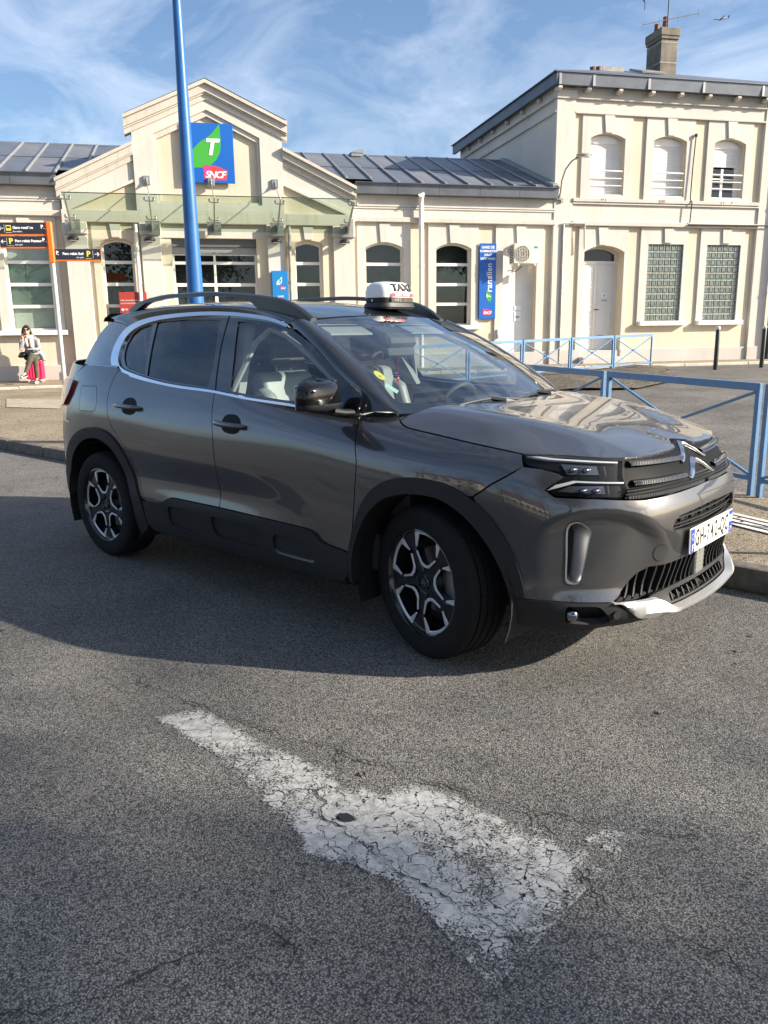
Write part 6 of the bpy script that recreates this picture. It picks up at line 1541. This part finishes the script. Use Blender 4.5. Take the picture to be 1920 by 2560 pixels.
# tall vertical sign
SG2=panel('name_sign','tall narrow blue station name sign on the wall left of the air conditioner','sign',-2.09,.09,1.78,.485,2.0,.045,M['signblue'])
for s_,z_,k_ in (('GARE DE',1.895,.098),('DAMMARTIN',1.795,.084),('JUILLY',1.70,.078),('SAINT-MARD',1.60,.078)): text('lettering',s_,k_,M['whiteprint'],SG2,(0,-.004,z_),FR,extrude=.001,bold=.002,sx=.95)
text('lettering','rans',.25,M['whiteprint'],SG2,(.05,-.004,.93),(R(90),R(-90),0),extrude=.001,bold=.003,shear=.1,sx=1.0); text('lettering','ilien',.23,M['whiteprint'],SG2,(.05,-.004,1.295),(R(90),R(-90),0),extrude=.001,shear=.1,sx=1.0)
leaf(SG2,M['leafgreen'],.03,-.004,.60,.30,R(60)); text('lettering','T',.17,M['whiteprint'],SG2,(.04,-.009,.60),(R(90),R(-90),0),extrude=.001,bold=.004,shear=.2); sncf(SG2,0,-.004,.19,.28)
# blue panel by the pilaster
SG3=panel('blue_information_sign','small blue information panel on the pilaster right of the station entrance','sign',-7.82,V0+.28,.42,.40,2.60,.16,pmat('bright_blue_panel',(.012,.19,.50),.35))
leaf(SG3,M['pane_c'] if False else pmat('pale_leaf',(.45,.72,.60),.5),-.02,-.003,2.34,.22,R(8)); text('lettering','T',.11,M['signblue'],SG3,(.0,-.008,2.34),FR,extrude=.001,shear=.2,bold=.003); sncf(SG3,.07,-.003,2.18,.14)
for s_,z_,k_ in (('GARE',1.965,.062),('DE DAMMARTIN',1.875,.046),('JUILLY ST-MARD',1.80,.042)): text('lettering',s_,k_,M['whiteprint'],SG3,(0,-.004,z_),FR,extrude=.0006,bold=.0008)
# brick red poster board
SG4=panel('poster_board','brick red poster board standing before the left entrance window','poster',-11.46,V0+.14,.45,.66,2.06,.05,M['redposter'])
for s_,z_,k_ in (('AVEC LES BOITES A LIVRES',1.86,.040),('LA LECTURE SE PROLONGE',1.79,.040)): text('lettering',s_,k_,M['whiteprint'],SG4,(-.30,-.004,z_),FR,align='LEFT',extrude=.0006)
b=MB(); b.tube([(-.26,-.004,1.64),(-.26,-.001,1.64)],.03,14); b.build('dot',M['whiteprint'],SG4); text('lettering','Ici',.07,M['whiteprint'],SG4,(-.20,-.004,1.645),FR,align='LEFT',extrude=.0006,bold=.001)
# air conditioner
AC=thing('air_conditioner','cream outdoor air conditioner unit on brackets over the white wall door','air conditioner',fpt(-1.14,.02,3.22),FA)
b=MB(); b.box(-.36,.40,-.46,-.14,0,.52); b.build('casing',M['ac'],AC,bevel=.015)
b=MB(); b.box(-.345,.14,-.4635,-.458,.02,.50); b.build('fan_panel',pmat('beige_fan_panel',(.60,.55,.45),.5),AC)
b=MB(); b.lathe([(0,0),(.215,0)],36,'y',(-.11,-.465,.26)); b.build('fan_opening',M['acgrill'],AC)
for k in range(9): b=MB(); x=-.11-.19+.0475*k; hh=math.sqrt(max(0,.215**2-(x+.11)**2)); b.tube([(x,-.472,.26-hh),(x,-.472,.26+hh)],.006,5); b.build('guard_bar',M['ac'],AC)
for r_ in (.08,.15,.212): b=MB(); b.tube([(-.11+r_*math.cos(t),-.474,.26+r_*math.sin(t)) for t in np.linspace(0,2*math.pi,28,endpoint=False)],.005,5,closed=True); b.build('guard_ring',M['ac'],AC)
for k in range(11): b=MB(); b.box(-.3625,-.358,-.44,-.18,.04+k*.042,.062+k*.042); b.build('side_louvre',M['dark'],AC)
b=MB(); b.box(.22,.34,-.463,-.459,.40,.46); b.build('green_label',pmat('green_label',(.02,.30,.14),.5),AC); b=MB(); b.box(.23,.32,-.463,-.459,.26,.33); b.build('white_label',M['whiteprint'],AC)
for x in (-.22,.26): b=MB(); b.box(x-.02,x+.02,-.48,0,-.045,-.005); b.prism([(-.40,-.045),(0,-.22),(0,-.045)],x-.008,x+.008,'x'); b.build('bracket',M['ac'],AC)
b=MB(); b.tube([(.05,-.1,-.02),(-.02,-.10,-.08),(-.14,-.08,-.17),(-.30,-.05,-.15),(-.36,-.02,-.16)],.012,6); b.build('hose',M['black'],AC,smooth=True)
b=MB(); b.box(-.45,-.362,-.18,-.1,.28,.42); b.build('junction_box',M['white'],AC,bevel=.01)
b=MB(); b.box(-.04,.04,-.06,0,-.07,.08); b.tube([(0,-.03,-.08),(0,-.03,-.16)],.035,8)
ib=b.build('wall_box',M['white'],None,bevel=.008); ib.location=fpt(-1.74,.05,1.42); ib.rotation_euler=(0,0,FA); setp(ib,'small white socket box on the wall beside the white door','junction box')
# direction sign post
SPX,SPY=-13.03,4.90; SPR=R(49)
SP=thing('direction_sign','pale post with orange top and navy direction panels by the station','sign',(SPX,SPY,zt(SPX,SPY)),SPR)
z0=zt(SPX,SPY); zz=lambda z:z-z0
b=MB(); b.tube([(0,0,0),(0,0,zz(2.94))],.045,14); b.build('post',pmat('pale_grey_post',(.55,.55,.53),.4,metal=.2),SP,smooth=True)
b=MB(); b.box(-.058,.058,-.05,.05,zz(2.94),zz(3.76)); b.build('post_head',M['orange'],SP,bevel=.02)
def arm(x0,x1,za,zb,txt,sub,icon,left):
    b=MB(); b.box(x0,x1,-.024,.024,za,zb); b.build('panel_edge',M['orange'],SP,bevel=.004)
    b=MB(); b.box(x0+(.0 if left else .022),x1-(.022 if left else .0),-.0275,-.024,za+.030,zb-.002); p=b.build('panel_face',M['navy'],SP)
    w=x1-x0; m=(za+zb)/2+.012; y=-.0285; T=lambda s,k,x,z,mt,al='CENTER',bo=.001: text('lettering',s,k,mt,p,(x,y,z),FR,align=al,extrude=.0006,bold=bo)
    if left: ax,ln,ic,tx,bx_=x0+.07,x0+.14,x0+.22,x0+.30,x1-.11
    else: ax,ln,ic,tx,bx_=x1-.08,x1-.16,x1-.25,x1-.35,x0+.09
    s=-1 if left else 1
    b=MB(); b.tube([(ax-s*.045,y,m),(ax+s*.04,y,m)],.008,5); b.tube([(ax+s*.005,y,m+.034),(ax+s*.042,y,m),(ax+s*.005,y,m-.034)],.008,5); b.build('arrow',M['whiteprint'],p)
    b=MB(); b.box(ln-.006,ln+.006,y,y+.002,m-.075,m+.075); b.build('divider',M['grey'],p)
    if icon=='P': T('P',.15,ic,m+.005,M['yellow'],bo=.006)
    else:
        b=MB(); b.box(ic-.05,ic+.05,y,y+.002,m-.045,m+.06); q=b.build('bus_icon',M['yellow'],p,bevel=.0)
        b=MB(); b.box(ic-.036,ic+.036,y-.001,y,m-.0,m+.04); b.build('bus_window',M['navy'],q)
    b=MB(); b.box(ic-.06,ic+.06,y,y+.002,m-.085,m-.078); b.build('icon_rule',M['yellow'] if icon=='P' else M['whiteprint'],p)
    T(txt,.070,tx,m+.012,M['whiteprint'],'LEFT' if left else 'RIGHT',.003); T(sub,.04,tx,m-.062,M['whiteprint'],'LEFT' if left else 'RIGHT',.0006)
    T('P',.095,bx_+.03*(1 if left else -1),m+.03,M['whiteprint'],bo=.004); T('+R',.03,bx_+.075*(1 if left else -.2),m-.005,M['whiteprint'])
arm(-1.01,-.055,zz(3.487),zz(3.742),'Gare routière','Bus station','bus',True); arm(-.99,-.05,zz(3.235),zz(3.478),'Parc relais Pasteur','Car park','P',True); arm(.055,.985,zz(2.985),zz(3.225),'Parc relais Sud','Car park','P',False)
# lamp post
LP=thing('lamp_post','tall tapered blue lamp post rising behind the taxi roof','lamp post',(-4.65,2.34,zt(-4.65,2.34)))
b=MB(); b.lathe([(.12,0),(.118,.3),(.085,2.3),(.045,5.2),(.030,6.6)],20,'z'); b.build('pole',M['polelamp'],LP,smooth=True)
b=MB(); b.lathe([(.16,0),(.16,.02),(.135,.04)],20,'z'); b.build('base_plate',M['polelamp'],LP,smooth=True)
b=MB(); b.tube([(0,0,6.55),(.1,-.25,6.75),(.3,-.8,6.85)],.03,8); b.sphere((.42,-1.1,6.86),.3,.16,.07,14,8); b.build('lamp_head',M['polelamp'],LP,smooth=True)
# railings
def railing(P0,P1,label,group,h=.84,dz=0):
    x0,y0=P0; x1,y1=P1; L=math.hypot(x1-x0,y1-y0); a=math.atan2(y1-y0,x1-x0); za,zb=zt(x0,y0),zt(x1,y1); sl=(zb-za)/L
    o=thing('blue_railing',label,'railing',(x0,y0,za),a,group)
    def bar(nm,p,q,t,t2=None):
        b=MB(); p,q=Vector(p),Vector(q); d=(q-p); l=d.length; t2=t2 or t; b.box(-t/2,t/2,-t2/2,t2/2,0,l); me=b.mesh(nm,M['fence'],bevel=.004)
        return link(nm,me,None,o,p,d.to_track_quat('Z','Y').to_euler())
    for x in (.02,L-.02):
        b=MB(); b.box(x-.02,x+.02,-.02,.02,sl*x-.08,sl*x+h); b.build('post',M['fence'],o,bevel=.004)
    bar('top_rail',(-.0,0,h+.018),(L,0,h+sl*L+.018),.036,.06); bar('bottom_rail',(.02,0,.13),(L-.02,0,.13+sl*L),.034)
    bar('brace',(.04,-.012,.15),(L-.04,-.012,h+sl*L-.02),.026,.02); bar('brace',(.04,.012,h-.02),(L-.04,.012,.15+sl*L),.026,.02)
    c=MB(); c.tube([(L/2,-.028,(h+.13)/2+sl*L/2),(L/2,.028,(h+.13)/2+sl*L/2)],.03,12); c.build('centre_boss',M['fence'],o,smooth=True)
    return o
d=Vector((-.884,.467)); s0=Vector((1.60,2.945))
lab={-1:'near blue railing panel cut off by the right edge of the picture',0:'nearest full blue railing panel beyond the taxi bonnet',1:'near blue railing panel half hidden behind the taxi windscreen'}
for k in (-1,0,1,2):
    if k<2: p=s0+d*1.95*k; q=p+d*1.90; railing(tuple(p),tuple(q),lab[k],'near blue railings',.82)
fd_=Vector((-.165,-.986)); f0=Vector((-5.33,17.25))
names=['last panel of the far blue railing, nearest the black bollard','second panel from the right end of the far blue railing','third panel from the right end of the far blue railing','far blue railing panel touching the windscreen edge','far blue railing panel seen behind the taxi windscreen']
for k in range(5): p=f0+fd_*1.72*k; q=p+fd_*1.68; railing(tuple(p),tuple(q),names[k],'far blue railings',.82)
# bollards
for (x,y,l) in ((-3.73,17.48,'slim black bollard with white cap standing between railing and glass-block windows'),(-3.03,18.87,'slim black bollard with white cap at the right edge of the picture')):
    o=thing('bollard',l,'bollard',(x,y,zt(x,y)),0,'black bollards'); b=MB(); b.lathe([(.055,-.05),(.055,.96),(.05,.97)],16,'z'); b.build('shaft',M['bollard'],o,smooth=True); b=MB(); b.sphere((0,0,1.01),.058,.058,.055,14,8); b.build('cap',M['white'],o,smooth=True)
# aeroplane
AP=thing('airliner','small pale airliner flying low in the sky at upper right','aircraft',(-820,2252,766),R(41.4+172))
gm_=pmat('airliner_white',(.62,.64,.68),.4); dm_=pmat('airliner_tail_blue',(.05,.08,.16),.4)
b=MB(); b.tube([(-19,0,1.2),(-14,0,.5),(-8,0,0),(12,0,0),(17,0,-.2),(19.5,0,-.8)],[.3,1.2,1.9,1.9,1.4,.2],14); b.build('fuselage',gm_,AP,smooth=True)
for s in (-1,1):
    b=MB(); b.add([(4,s*1.5,-.8),(-1.5,s*1.5,-.8),(-5.5,s*17,1.6),(-3.8,s*17,1.6)],[(0,1,2,3)]); b.add([(4,s*1.5,-.4),(-1.5,s*1.5,-.6),(-5.5,s*17,1.75),(-3.8,s*17,1.75)],[(0,1,2,3)]); b.build('wing',gm_,AP)
    b=MB(); b.tube([(4.5,s*5.5,-1.9),(.8,s*5.5,-1.7)],[1.0,.7],12); b.build('engine',dm_,AP,smooth=True)
    b=MB(); b.add([(-14.5,s*.8,.9),(-17.5,s*.8,.9),(-19.2,s*6,1.6),(-18,s*6,1.6)],[(0,1,2,3)]); b.build('tailplane',gm_,AP)
b=MB(); b.prism([(-13.5,1.5),(-18.2,1.6),(-20,7.2),(-17.8,7.2)],-.2,.2,'y'); b.build('fin',dm_,AP)
# ------------------------------------------------------------------ woman sitting on a suitcase
WU,WV=-13.86,.46; wz=ztv(WU,WV)+.012; WP=fpt(WU,WV,wz)
def blob(name,parts,mat,parent,vox=.012,smooth_it=4):
    """tubes and balls fused into one skin"""
    b=MB()
    for p in parts:
        if p[0]=='s': b.sphere(p[1],*p[2],n=14,m=10)
        else: b.tube(p[1],p[2],12)
    o=b.build(name,mat,parent,smooth=True)
    r=o.modifiers.new('remesh','REMESH'); r.mode='VOXEL'; r.voxel_size=vox; r.use_smooth_shade=True
    s=o.modifiers.new('smooth','SMOOTH'); s.iterations=smooth_it; s.factor=.5
    return o
M['skin']=pmat('warm_skin',(.60,.36,.26),.5,var=.06,vscale=20); M['hair']=pmat('dark_brown_hair',(.022,.013,.010),.45,bump=.3,bscale=120)
M['denim']=pmat('grey_jacket_cloth',(.30,.31,.33),.85,var=.3,vscale=14); M['scarf']=pmat('cream_scarf',(.66,.60,.50),.9,var=.15,vscale=30,bump=.3,bscale=90); M['trouser']=pmat('olive_grey_trousers',(.085,.075,.055),.8,var=.25,vscale=12); M['shoe']=pmat('black_canvas_shoe',(.014,.014,.016),.6); M['sole']=pmat('white_rubber_sole',(.75,.74,.70),.5); M['leatherbag']=pmat('black_leather_bag',(.018,.019,.021),.38)
PE=thing('person','seated woman in grey jacket, cream scarf and sunglasses, legs crossed, hand to her ear','person',WP,FA)
hd_=Vector((-.10,-.02,1.225))
hipL,hipR=Vector((.075,.02,.585)),Vector((-.075,.02,.585))     # L: image right
kR=Vector((.03,-.40,.655)); aR=Vector((-.135,-.47,.24)); tR=Vector((-.21,-.56,.16))    # crossed over leg (her right), foot hanging to image left
kL=Vector((.09,-.36,.56)); aL=Vector((.075,-.30,.09)); tL=Vector((.085,-.46,.035))
shL,shR=Vector((.105,.02,1.015)),Vector((-.235,.02,1.005))
eR=Vector((-.225,-.17,.79)); wR=Vector((-.175,-.15,1.03)); eL=Vector((.155,-.10,.78)); wL=Vector((-.12,-.28,.745))
chest=Vector((-.065,.03,.90)); belly=Vector((-.02,.03,.70)); neck=Vector((-.075,.015,1.10))
def fing(base,dirs,r=.0085): return ('t',[base]+[base+d for d in dirs],[r,r*.95,r*.7])
hand1=[('s',(wR.x-.002,wR.y-.01,wR.z+.05),(.030,.018,.042)),('t',[wR,(wR.x,wR.y-.005,wR.z+.03)],[.024,.027])]
for k in range(4): bx0=Vector((wR.x-.024+.015*k,wR.y-.012,wR.z+.082)); hand1.append(fing(bx0,[Vector((.006,-.008,.028)),Vector((.022,.0,.052+.004*(k in(1,2))))]))
hand1.append(fing(Vector((wR.x+.022,wR.y-.01,wR.z+.045)),[Vector((.022,-.012,.016)),Vector((.034,-.010,.042))],.0095))
hand2=[('s',(wL.x-.05,wL.y-.02,wL.z-.005),(.042,.028,.018))]
for k in range(4): bx0=Vector((wL.x-.085,wL.y-.042+.015*k,wL.z-.002)); hand2.append(fing(bx0,[Vector((-.025,-.002,-.006)),Vector((-.047-.005*(k in(1,2)),-.004,-.024))]))
hand2.append(fing(Vector((wL.x-.05,wL.y-.045,wL.z)),[Vector((-.018,-.022,-.002)),Vector((-.036,-.034,-.012))],.0095))
body=[('s',tuple(hd_),(.072,.088,.105)),('s',(hd_.x+.005,hd_.y-.045,hd_.z-.055),(.045,.045,.045)),('s',(hd_.x+.012,hd_.y-.098,hd_.z-.012),(.012,.016,.020)),('s',(hd_.x+.075,hd_.y+.0,hd_.z-.01),(.010,.018,.026)),('t',[neck,(hd_.x,hd_.y+.01,hd_.z-.06)],[.050,.046]),
 ('t',[belly,chest,neck],[.115,.12,.06]),('t',[shR,chest,shL],[.05,.09,.05]),('t',[shR,eR,wR],[.045,.036,.024]),('t',[shL,eL,wL],[.045,.036,.024]),('t',[hipR,hipL],[.10,.10]),('t',[belly,(0,.02,.60)],[.115,.115]),
 ('t',[hipR,kR,aR],[.078,.055,.036]),('t',[hipL,kL,aL],[.078,.055,.036]),('t',[aR,tR],[.034,.028]),('t',[aL,tL],[.034,.028])]+hand1+hand2
blob('body',body,M['skin'],PE,.009,3)
# clothing
jack=[('t',[(-.02,.03,.62),belly,chest,(-.07,.03,1.02)],[.150,.142,.150,.11]),('t',[shR,(-.065,.03,1.0),shL],[.066,.10,.066]),('t',[shR,eR,(wR.x,wR.y,wR.z-.04)],[.064,.056,.042]),('t',[shL,eL,(wL.x+.03,wL.y+.02,wL.z+.01)],[.064,.056,.042]),
 ('t',[(.10,.06,.72),(.20,.03,.58),(.235,.0,.50)],[.09,.07,.04]),('t',[(-.13,.06,.70),(-.19,.02,.60)],[.09,.06])]
blob('jacket',jack,M['denim'],PE,.012,5)
tro=[('t',[hipR,hipL],[.125,.125]),('t',[hipR,kR,aR],[.098,.072,.046]),('t',[hipL,kL,aL],[.098,.072,.046])]
blob('trousers',tro,M['trouser'],PE,.012,5)
blob('skirt_hem',[('t',[(-.14,-.02,.60),(-.13,-.18,.60),(-.10,-.26,.52)],[.07,.075,.03]),('t',[(.12,-.02,.60),(.16,-.12,.57)],[.08,.06])],pmat('dark_tunic_cloth',(.02,.021,.023),.8),PE,.012,5)
blob('scarf',[('t',[(-.145,-.02,1.075),(-.075,-.085,1.06),(.0,-.06,1.075),(.01,.05,1.10),(-.07,.08,1.11),(-.15,.04,1.09),(-.145,-.02,1.075)],[.046]*7),('t',[(-.02,-.10,1.05),(.0,-.135,.95),(-.005,-.14,.83)],[.048,.045,.035]),('t',[(-.12,-.09,1.03),(-.10,-.13,.92),(-.085,-.13,.84)],[.040,.036,.026])],M['scarf'],PE,.012,4)
hair=[('s',(hd_.x,hd_.y+.020,hd_.z+.030),(.084,.090,.104)),('t',[(hd_.x-.066,hd_.y-.045,hd_.z+.045),(hd_.x-.035,hd_.y-.078,hd_.z+.078),(hd_.x+.005,hd_.y-.070,hd_.z+.098)],[.022,.022,.026]),('t',[(hd_.x+.072,hd_.y-.040,hd_.z+.04),(hd_.x+.048,hd_.y-.072,hd_.z+.076),(hd_.x+.005,hd_.y-.070,hd_.z+.098)],[.022,.022,.026]),('t',[(hd_.x-.075,hd_.y-.0,hd_.z+.04),(hd_.x-.092,hd_.y+.0,hd_.z-.07),(hd_.x-.085,hd_.y+.01,hd_.z-.16)],[.032,.036,.02]),('t',[(hd_.x+.07,hd_.y+.01,hd_.z+.04),(hd_.x+.098,hd_.y+.02,hd_.z-.08),(hd_.x+.165,hd_.y+.02,hd_.z-.175)],[.028,.034,.014]),('t',[(hd_.x,hd_.y+.075,hd_.z),(hd_.x+.0,hd_.y+.085,hd_.z-.14),(hd_.x+.02,hd_.y+.08,hd_.z-.24)],[.07,.06,.03])]
blob('hair',hair,M['hair'],PE,.009,4)
b=MB()
for s in (-.033,.036): b.sphere((hd_.x+.006+s,hd_.y-.088,hd_.z+.012),.030,.010,.024,14,8)
b.tube([(hd_.x-.068,hd_.y-.02,hd_.z+.02),(hd_.x-.060,hd_.y-.085,hd_.z+.02),(hd_.x+.07,hd_.y-.085,hd_.z+.02),(hd_.x+.078,hd_.y-.02,hd_.z+.02)],.005,6); b.build('sunglasses',M['gloss'],PE,smooth=True)
b=MB(); b.sphere((hd_.x+.008,hd_.y-.092,hd_.z-.062),.021,.008,.007,10,6); b.build('lips',pmat('lips',(.38,.08,.08),.4),PE,smooth=True)
for (a_,t_) in ((aR,tR),(aL,tL)):
    blob('shoe',[('t',[(a_.x,a_.y+.02,a_.z-.02),(a_.x,a_.y,a_.z+.03)],[.045,.042]),('t',[(a_.x,a_.y+.03,a_.z-.04),tuple(t_)],[.043,.036])],M['shoe'],PE,.009,3)
    v=(t_-a_); o_=MB(); o_.tube([(a_.x,a_.y+.05,a_.z-.068),(t_.x+v.x*.25,t_.y+v.y*.25,t_.z-.025)],[.032,.036],10); o_.v=[(x,y,z) for x,y,z in o_.v]; o_.build('sole',M['sole'],PE,smooth=True)
# phone and bag
ph=MB(); ph.box(-.036,.036,-.004,.004,-.07,.07); pho=ph.build('phone',M['gloss'],None,bevel=.004); pl_=Matrix.Rotation(FA,4,'Z')@Vector((wR.x+.038,wR.y-.005,wR.z+.105)); pho.location=WP+pl_.to_3d(); pho.rotation_euler=(R(10),R(-18),FA+R(70)); setp(pho,'dark mobile phone held to the ear of the seated woman','phone')
BGo=thing('handbag','black leather handbag lying on the lap of the seated woman','handbag',WP,FA)
blob('bag_body',[('t',[(-.26,-.24,.655),(-.10,-.27,.715),(.06,-.25,.735)],[.05,.062,.05]),('t',[(-.30,-.24,.62),(-.20,-.26,.63)],[.03,.05])],M['leatherbag'],BGo,.012,4)
b=MB(); b.tube([(.06,-.25,.74),(.13,-.14,.80),(.14,.02,.92),(.08,.09,1.02)],.010,6); b.build('strap',M['leatherbag'],BGo,smooth=True)
b=MB(); b.sphere((.07,-.30,.725),.013,n=8,m=6); b.sphere((-.15,-.325,.66),.013,n=8,m=6); b.build('buckle',M['chrome'],BGo,smooth=True)
SC=thing('suitcase','bright pink ribbed cabin suitcase under the seated woman','suitcase',WP,FA)
M['pink']=pmat('pink_shell',(.72,.022,.11),.35,coat=.3)
b=MB(); b.box(-.19,.20,-.14,.11,.045,.505); b.build('shell',M['pink'],SC,bevel=.045,seg=3)
for k in range(6): b=MB(); x=-.15+.062*k; b.box(x-.014,x+.014,-.150,-.138,.09,.46); b.build('rib',M['pink'],SC,bevel=.006)
for k in range(3): b=MB(); y=-.09+.07*k; b.box(.198,.208,y-.014,y+.014,.09,.46); b.build('side_rib',M['pink'],SC,bevel=.004)
for x in (-.15,.16):
    for y in (-.10,.08): b=MB(); b.box(x-.035,x+.035,y-.035,y+.035,.035,.075); b.lathe([(.022,-.012),(.022,.012)],12,'x',(x,y,.022),cap=True); b.build('castor',M['sole'],SC,bevel=.004)
# ------------------------------------------------------------------ what stands behind and beside the camera (shade and reflections)
def leafmat(name,col,trans=.25):
    m,t,b=nmat(name); l=t.links.new; b.inputs['Roughness'].default_value=.5; b.inputs['Base Color'].default_value=(*col,1)
    oi=t.nodes.new('ShaderNodeTexCoord'); n=t.nodes.new('ShaderNodeTexNoise'); n.inputs['Scale'].default_value=1.5
    r=t.nodes.new('ShaderNodeValToRGB'); r.color_ramp.elements[0].color=(*[c*.6 for c in col],1); r.color_ramp.elements[1].color=(*[c*1.5 for c in col],1); l(oi.outputs['Object'],n.inputs['Vector']); l(n.outputs[0],r.inputs[0]); l(r.outputs[0],b.inputs['Base Color']); return m
M['leaf']=leafmat('evergreen_leaf',(.045,.075,.022)); M['bark']=pmat('grey_brown_bark',(.10,.08,.06),.9,var=.4,vscale=6,bump=.5,bscale=30)
def tree(label,x,y,h,rx,seed,leaves=9000,bare=False,z=0,trunk=.16,lo=.28):
    rg=random.Random(seed); o=thing('tree',label,'tree',(x,y,z),0,'trees around the car park')
    b=MB(); tips=[]
    top=Vector((rg.uniform(-.3,.3),rg.uniform(-.3,.3),h*.92)); b.tube([(0,0,-.1),(0,0,h*.25),tuple(top*.6+Vector((0,0,0))),tuple(top)],[trunk,trunk*.8,trunk*.45,.02],8)
    n=26 if bare else 18
    for i in range(n):
        t=lo+(.9-lo)*i/n; a=i*2.4+rg.uniform(-.4,.4); p0=Vector((top.x*t,top.y*t,h*t)); ln=rx*(1.05-.55*t)*rg.uniform(.7,1.1)
        p1=p0+Vector((math.cos(a)*ln*.55,math.sin(a)*ln*.55,ln*.25)); p2=p0+Vector((math.cos(a)*ln,math.sin(a)*ln,ln*rg.uniform(.3,.7))); r0=trunk*.42*(1-t*.6)
        b.tube([p0,p1,p2],[r0,r0*.6,.008],5); tips+=[p1,p2]
        for j in range(7 if bare else 4):
            q=p1.lerp(p2,rg.uniform(-.3,1)); d=Vector((rg.uniform(-1,1),rg.uniform(-1,1),rg.uniform(.1,1))).normalized()*ln*rg.uniform(.25,.5); b.tube([q,q+d*.5,q+d],[.016,.010,.004],4); tips.append(q+d)
            if bare:
                for _ in range(4): e=Vector((rg.uniform(-1,1),rg.uniform(-1,1),rg.uniform(0,1))).normalized()*ln*.2; s_=q+d*rg.uniform(.3,1); b.tube([s_,s_+e],[.006,.003],3)
    b.build('trunk',M['bark'],o)
    if not bare:
        vs=[];fs=[]; 
        for k in range(leaves):
            c=rg.choice(tips); g=rx*.20; p=c+Vector((rg.gauss(0,g),rg.gauss(0,g),rg.gauss(0,g*.8))); s=rg.uniform(.10,.20); u=Vector((rg.gauss(0,1),rg.gauss(0,1),rg.gauss(0,1))).normalized(); v=u.orthogonal().normalized()*s*.5; u=u*s; b0=len(vs)
            vs+=[tuple(p-u),tuple(p+v),tuple(p+u),tuple(p-v)]; fs.append((b0,b0+1,b0+2,b0+3))
        me=bpy.data.meshes.new('crown'); me.from_pydata(vs,[],fs); c=link('crown',me,M['leaf'],o)
    return o
# tall evergreens sunward of the camera: their shade falls across the foreground
tree('tall dense evergreen casting the shade that lies over the painted arrow',24.8,7.5,14.5,3.5,3,38000,lo=.42,trunk=.3)
tree('tall dense evergreen casting the shade at the bottom of the picture',27.6,4.3,14,3.6,5,46000,lo=.42,trunk=.3)
tree('big spreading evergreen behind the camera, mirrored in the taxi bonnet',10.5,-8.5,11,4.6,9,16000,lo=.35,trunk=.3)
# bare winter trees and low houses across the road
k=0
for (x,y,h,l) in ((-13,-23,9,'bare tree farthest left across the road'),(-6.5,-25,10,'tall bare tree left of centre across the road'),(0,-24,8.5,'bare tree opposite the taxi doors'),(6,-26,10,'tall bare tree right of centre across the road'),(13,-24,9,'bare tree farthest right across the road')):
    k+=1; tree(l+', seen reflected in the taxi',x,y,h,3.2,20+k,bare=True,z=-.03,trunk=.2,lo=.25)
def house(label,x,y,w,d,h,rz,wall,roof):
    o=thing('house',label,'house',(x,y,-.03),rz); b=MB(); b.box(-w/2,w/2,-d/2,d/2,0,h); b.build('wall',wall,o)
    b=MB(); b.prism([(-d/2-.3,h-.05),(d/2+.3,h-.05),(0,h+d*.36)],-w/2-.3,w/2+.3,'x'); b.build('roof',roof,o)
    n=int(w/2.4)
    for i in range(n):
        u=-w/2+(i+.5)*w/n
        for z in ([.9,3.6] if h>4.5 else [.9]): f=MB(); f.box(u-.5,u+.5,d/2,d/2+.03,z,z+1.35); q=f.build('window',M['pvc'],o); f=MB(); f.box(u-.43,u+.43,d/2+.031,d/2+.04,z+.07,z+1.28); f.build('pane',M['room'],q)
    return o
rt=pmat('brown_roof_tiles',(.16,.075,.05),.8,var=.3,vscale=4)
house('two storey pale house across the road, reflected in the taxi doors',-12,-33,13,8,5.6,R(4),wallmat('pale_house_render',(.62,.57,.48)),rt)
house('long low white house across the road, reflected in the taxi wing',9,-34,17,8,3.2,R(-6),wallmat('white_house_render',(.68,.66,.62)),rt)
# hedge along the far side of the road
def hedge():
    vs=[];fs=[]; rg=random.Random(4)
    for k in range(16000):
        p=Vector((rg.uniform(-26,26),-27.5+rg.gauss(0,.45),rg.random()**.7*1.5)); s=rg.uniform(.05,.1); u=Vector((rg.gauss(0,1),rg.gauss(0,1),rg.gauss(0,1))).normalized(); v=u.orthogonal().normalized()*s*.5; u=u*s; b0=len(vs); vs+=[tuple(p-u),tuple(p+v),tuple(p+u),tuple(p-v)]; fs.append((b0,b0+1,b0+2,b0+3))
    me=bpy.data.meshes.new('hedge'); me.from_pydata(vs,[],fs); return link('hedge',me,M['leaf'])
setp(hedge(),'clipped green hedge along the far side of the road, seen in reflections','hedge',kind='stuff')
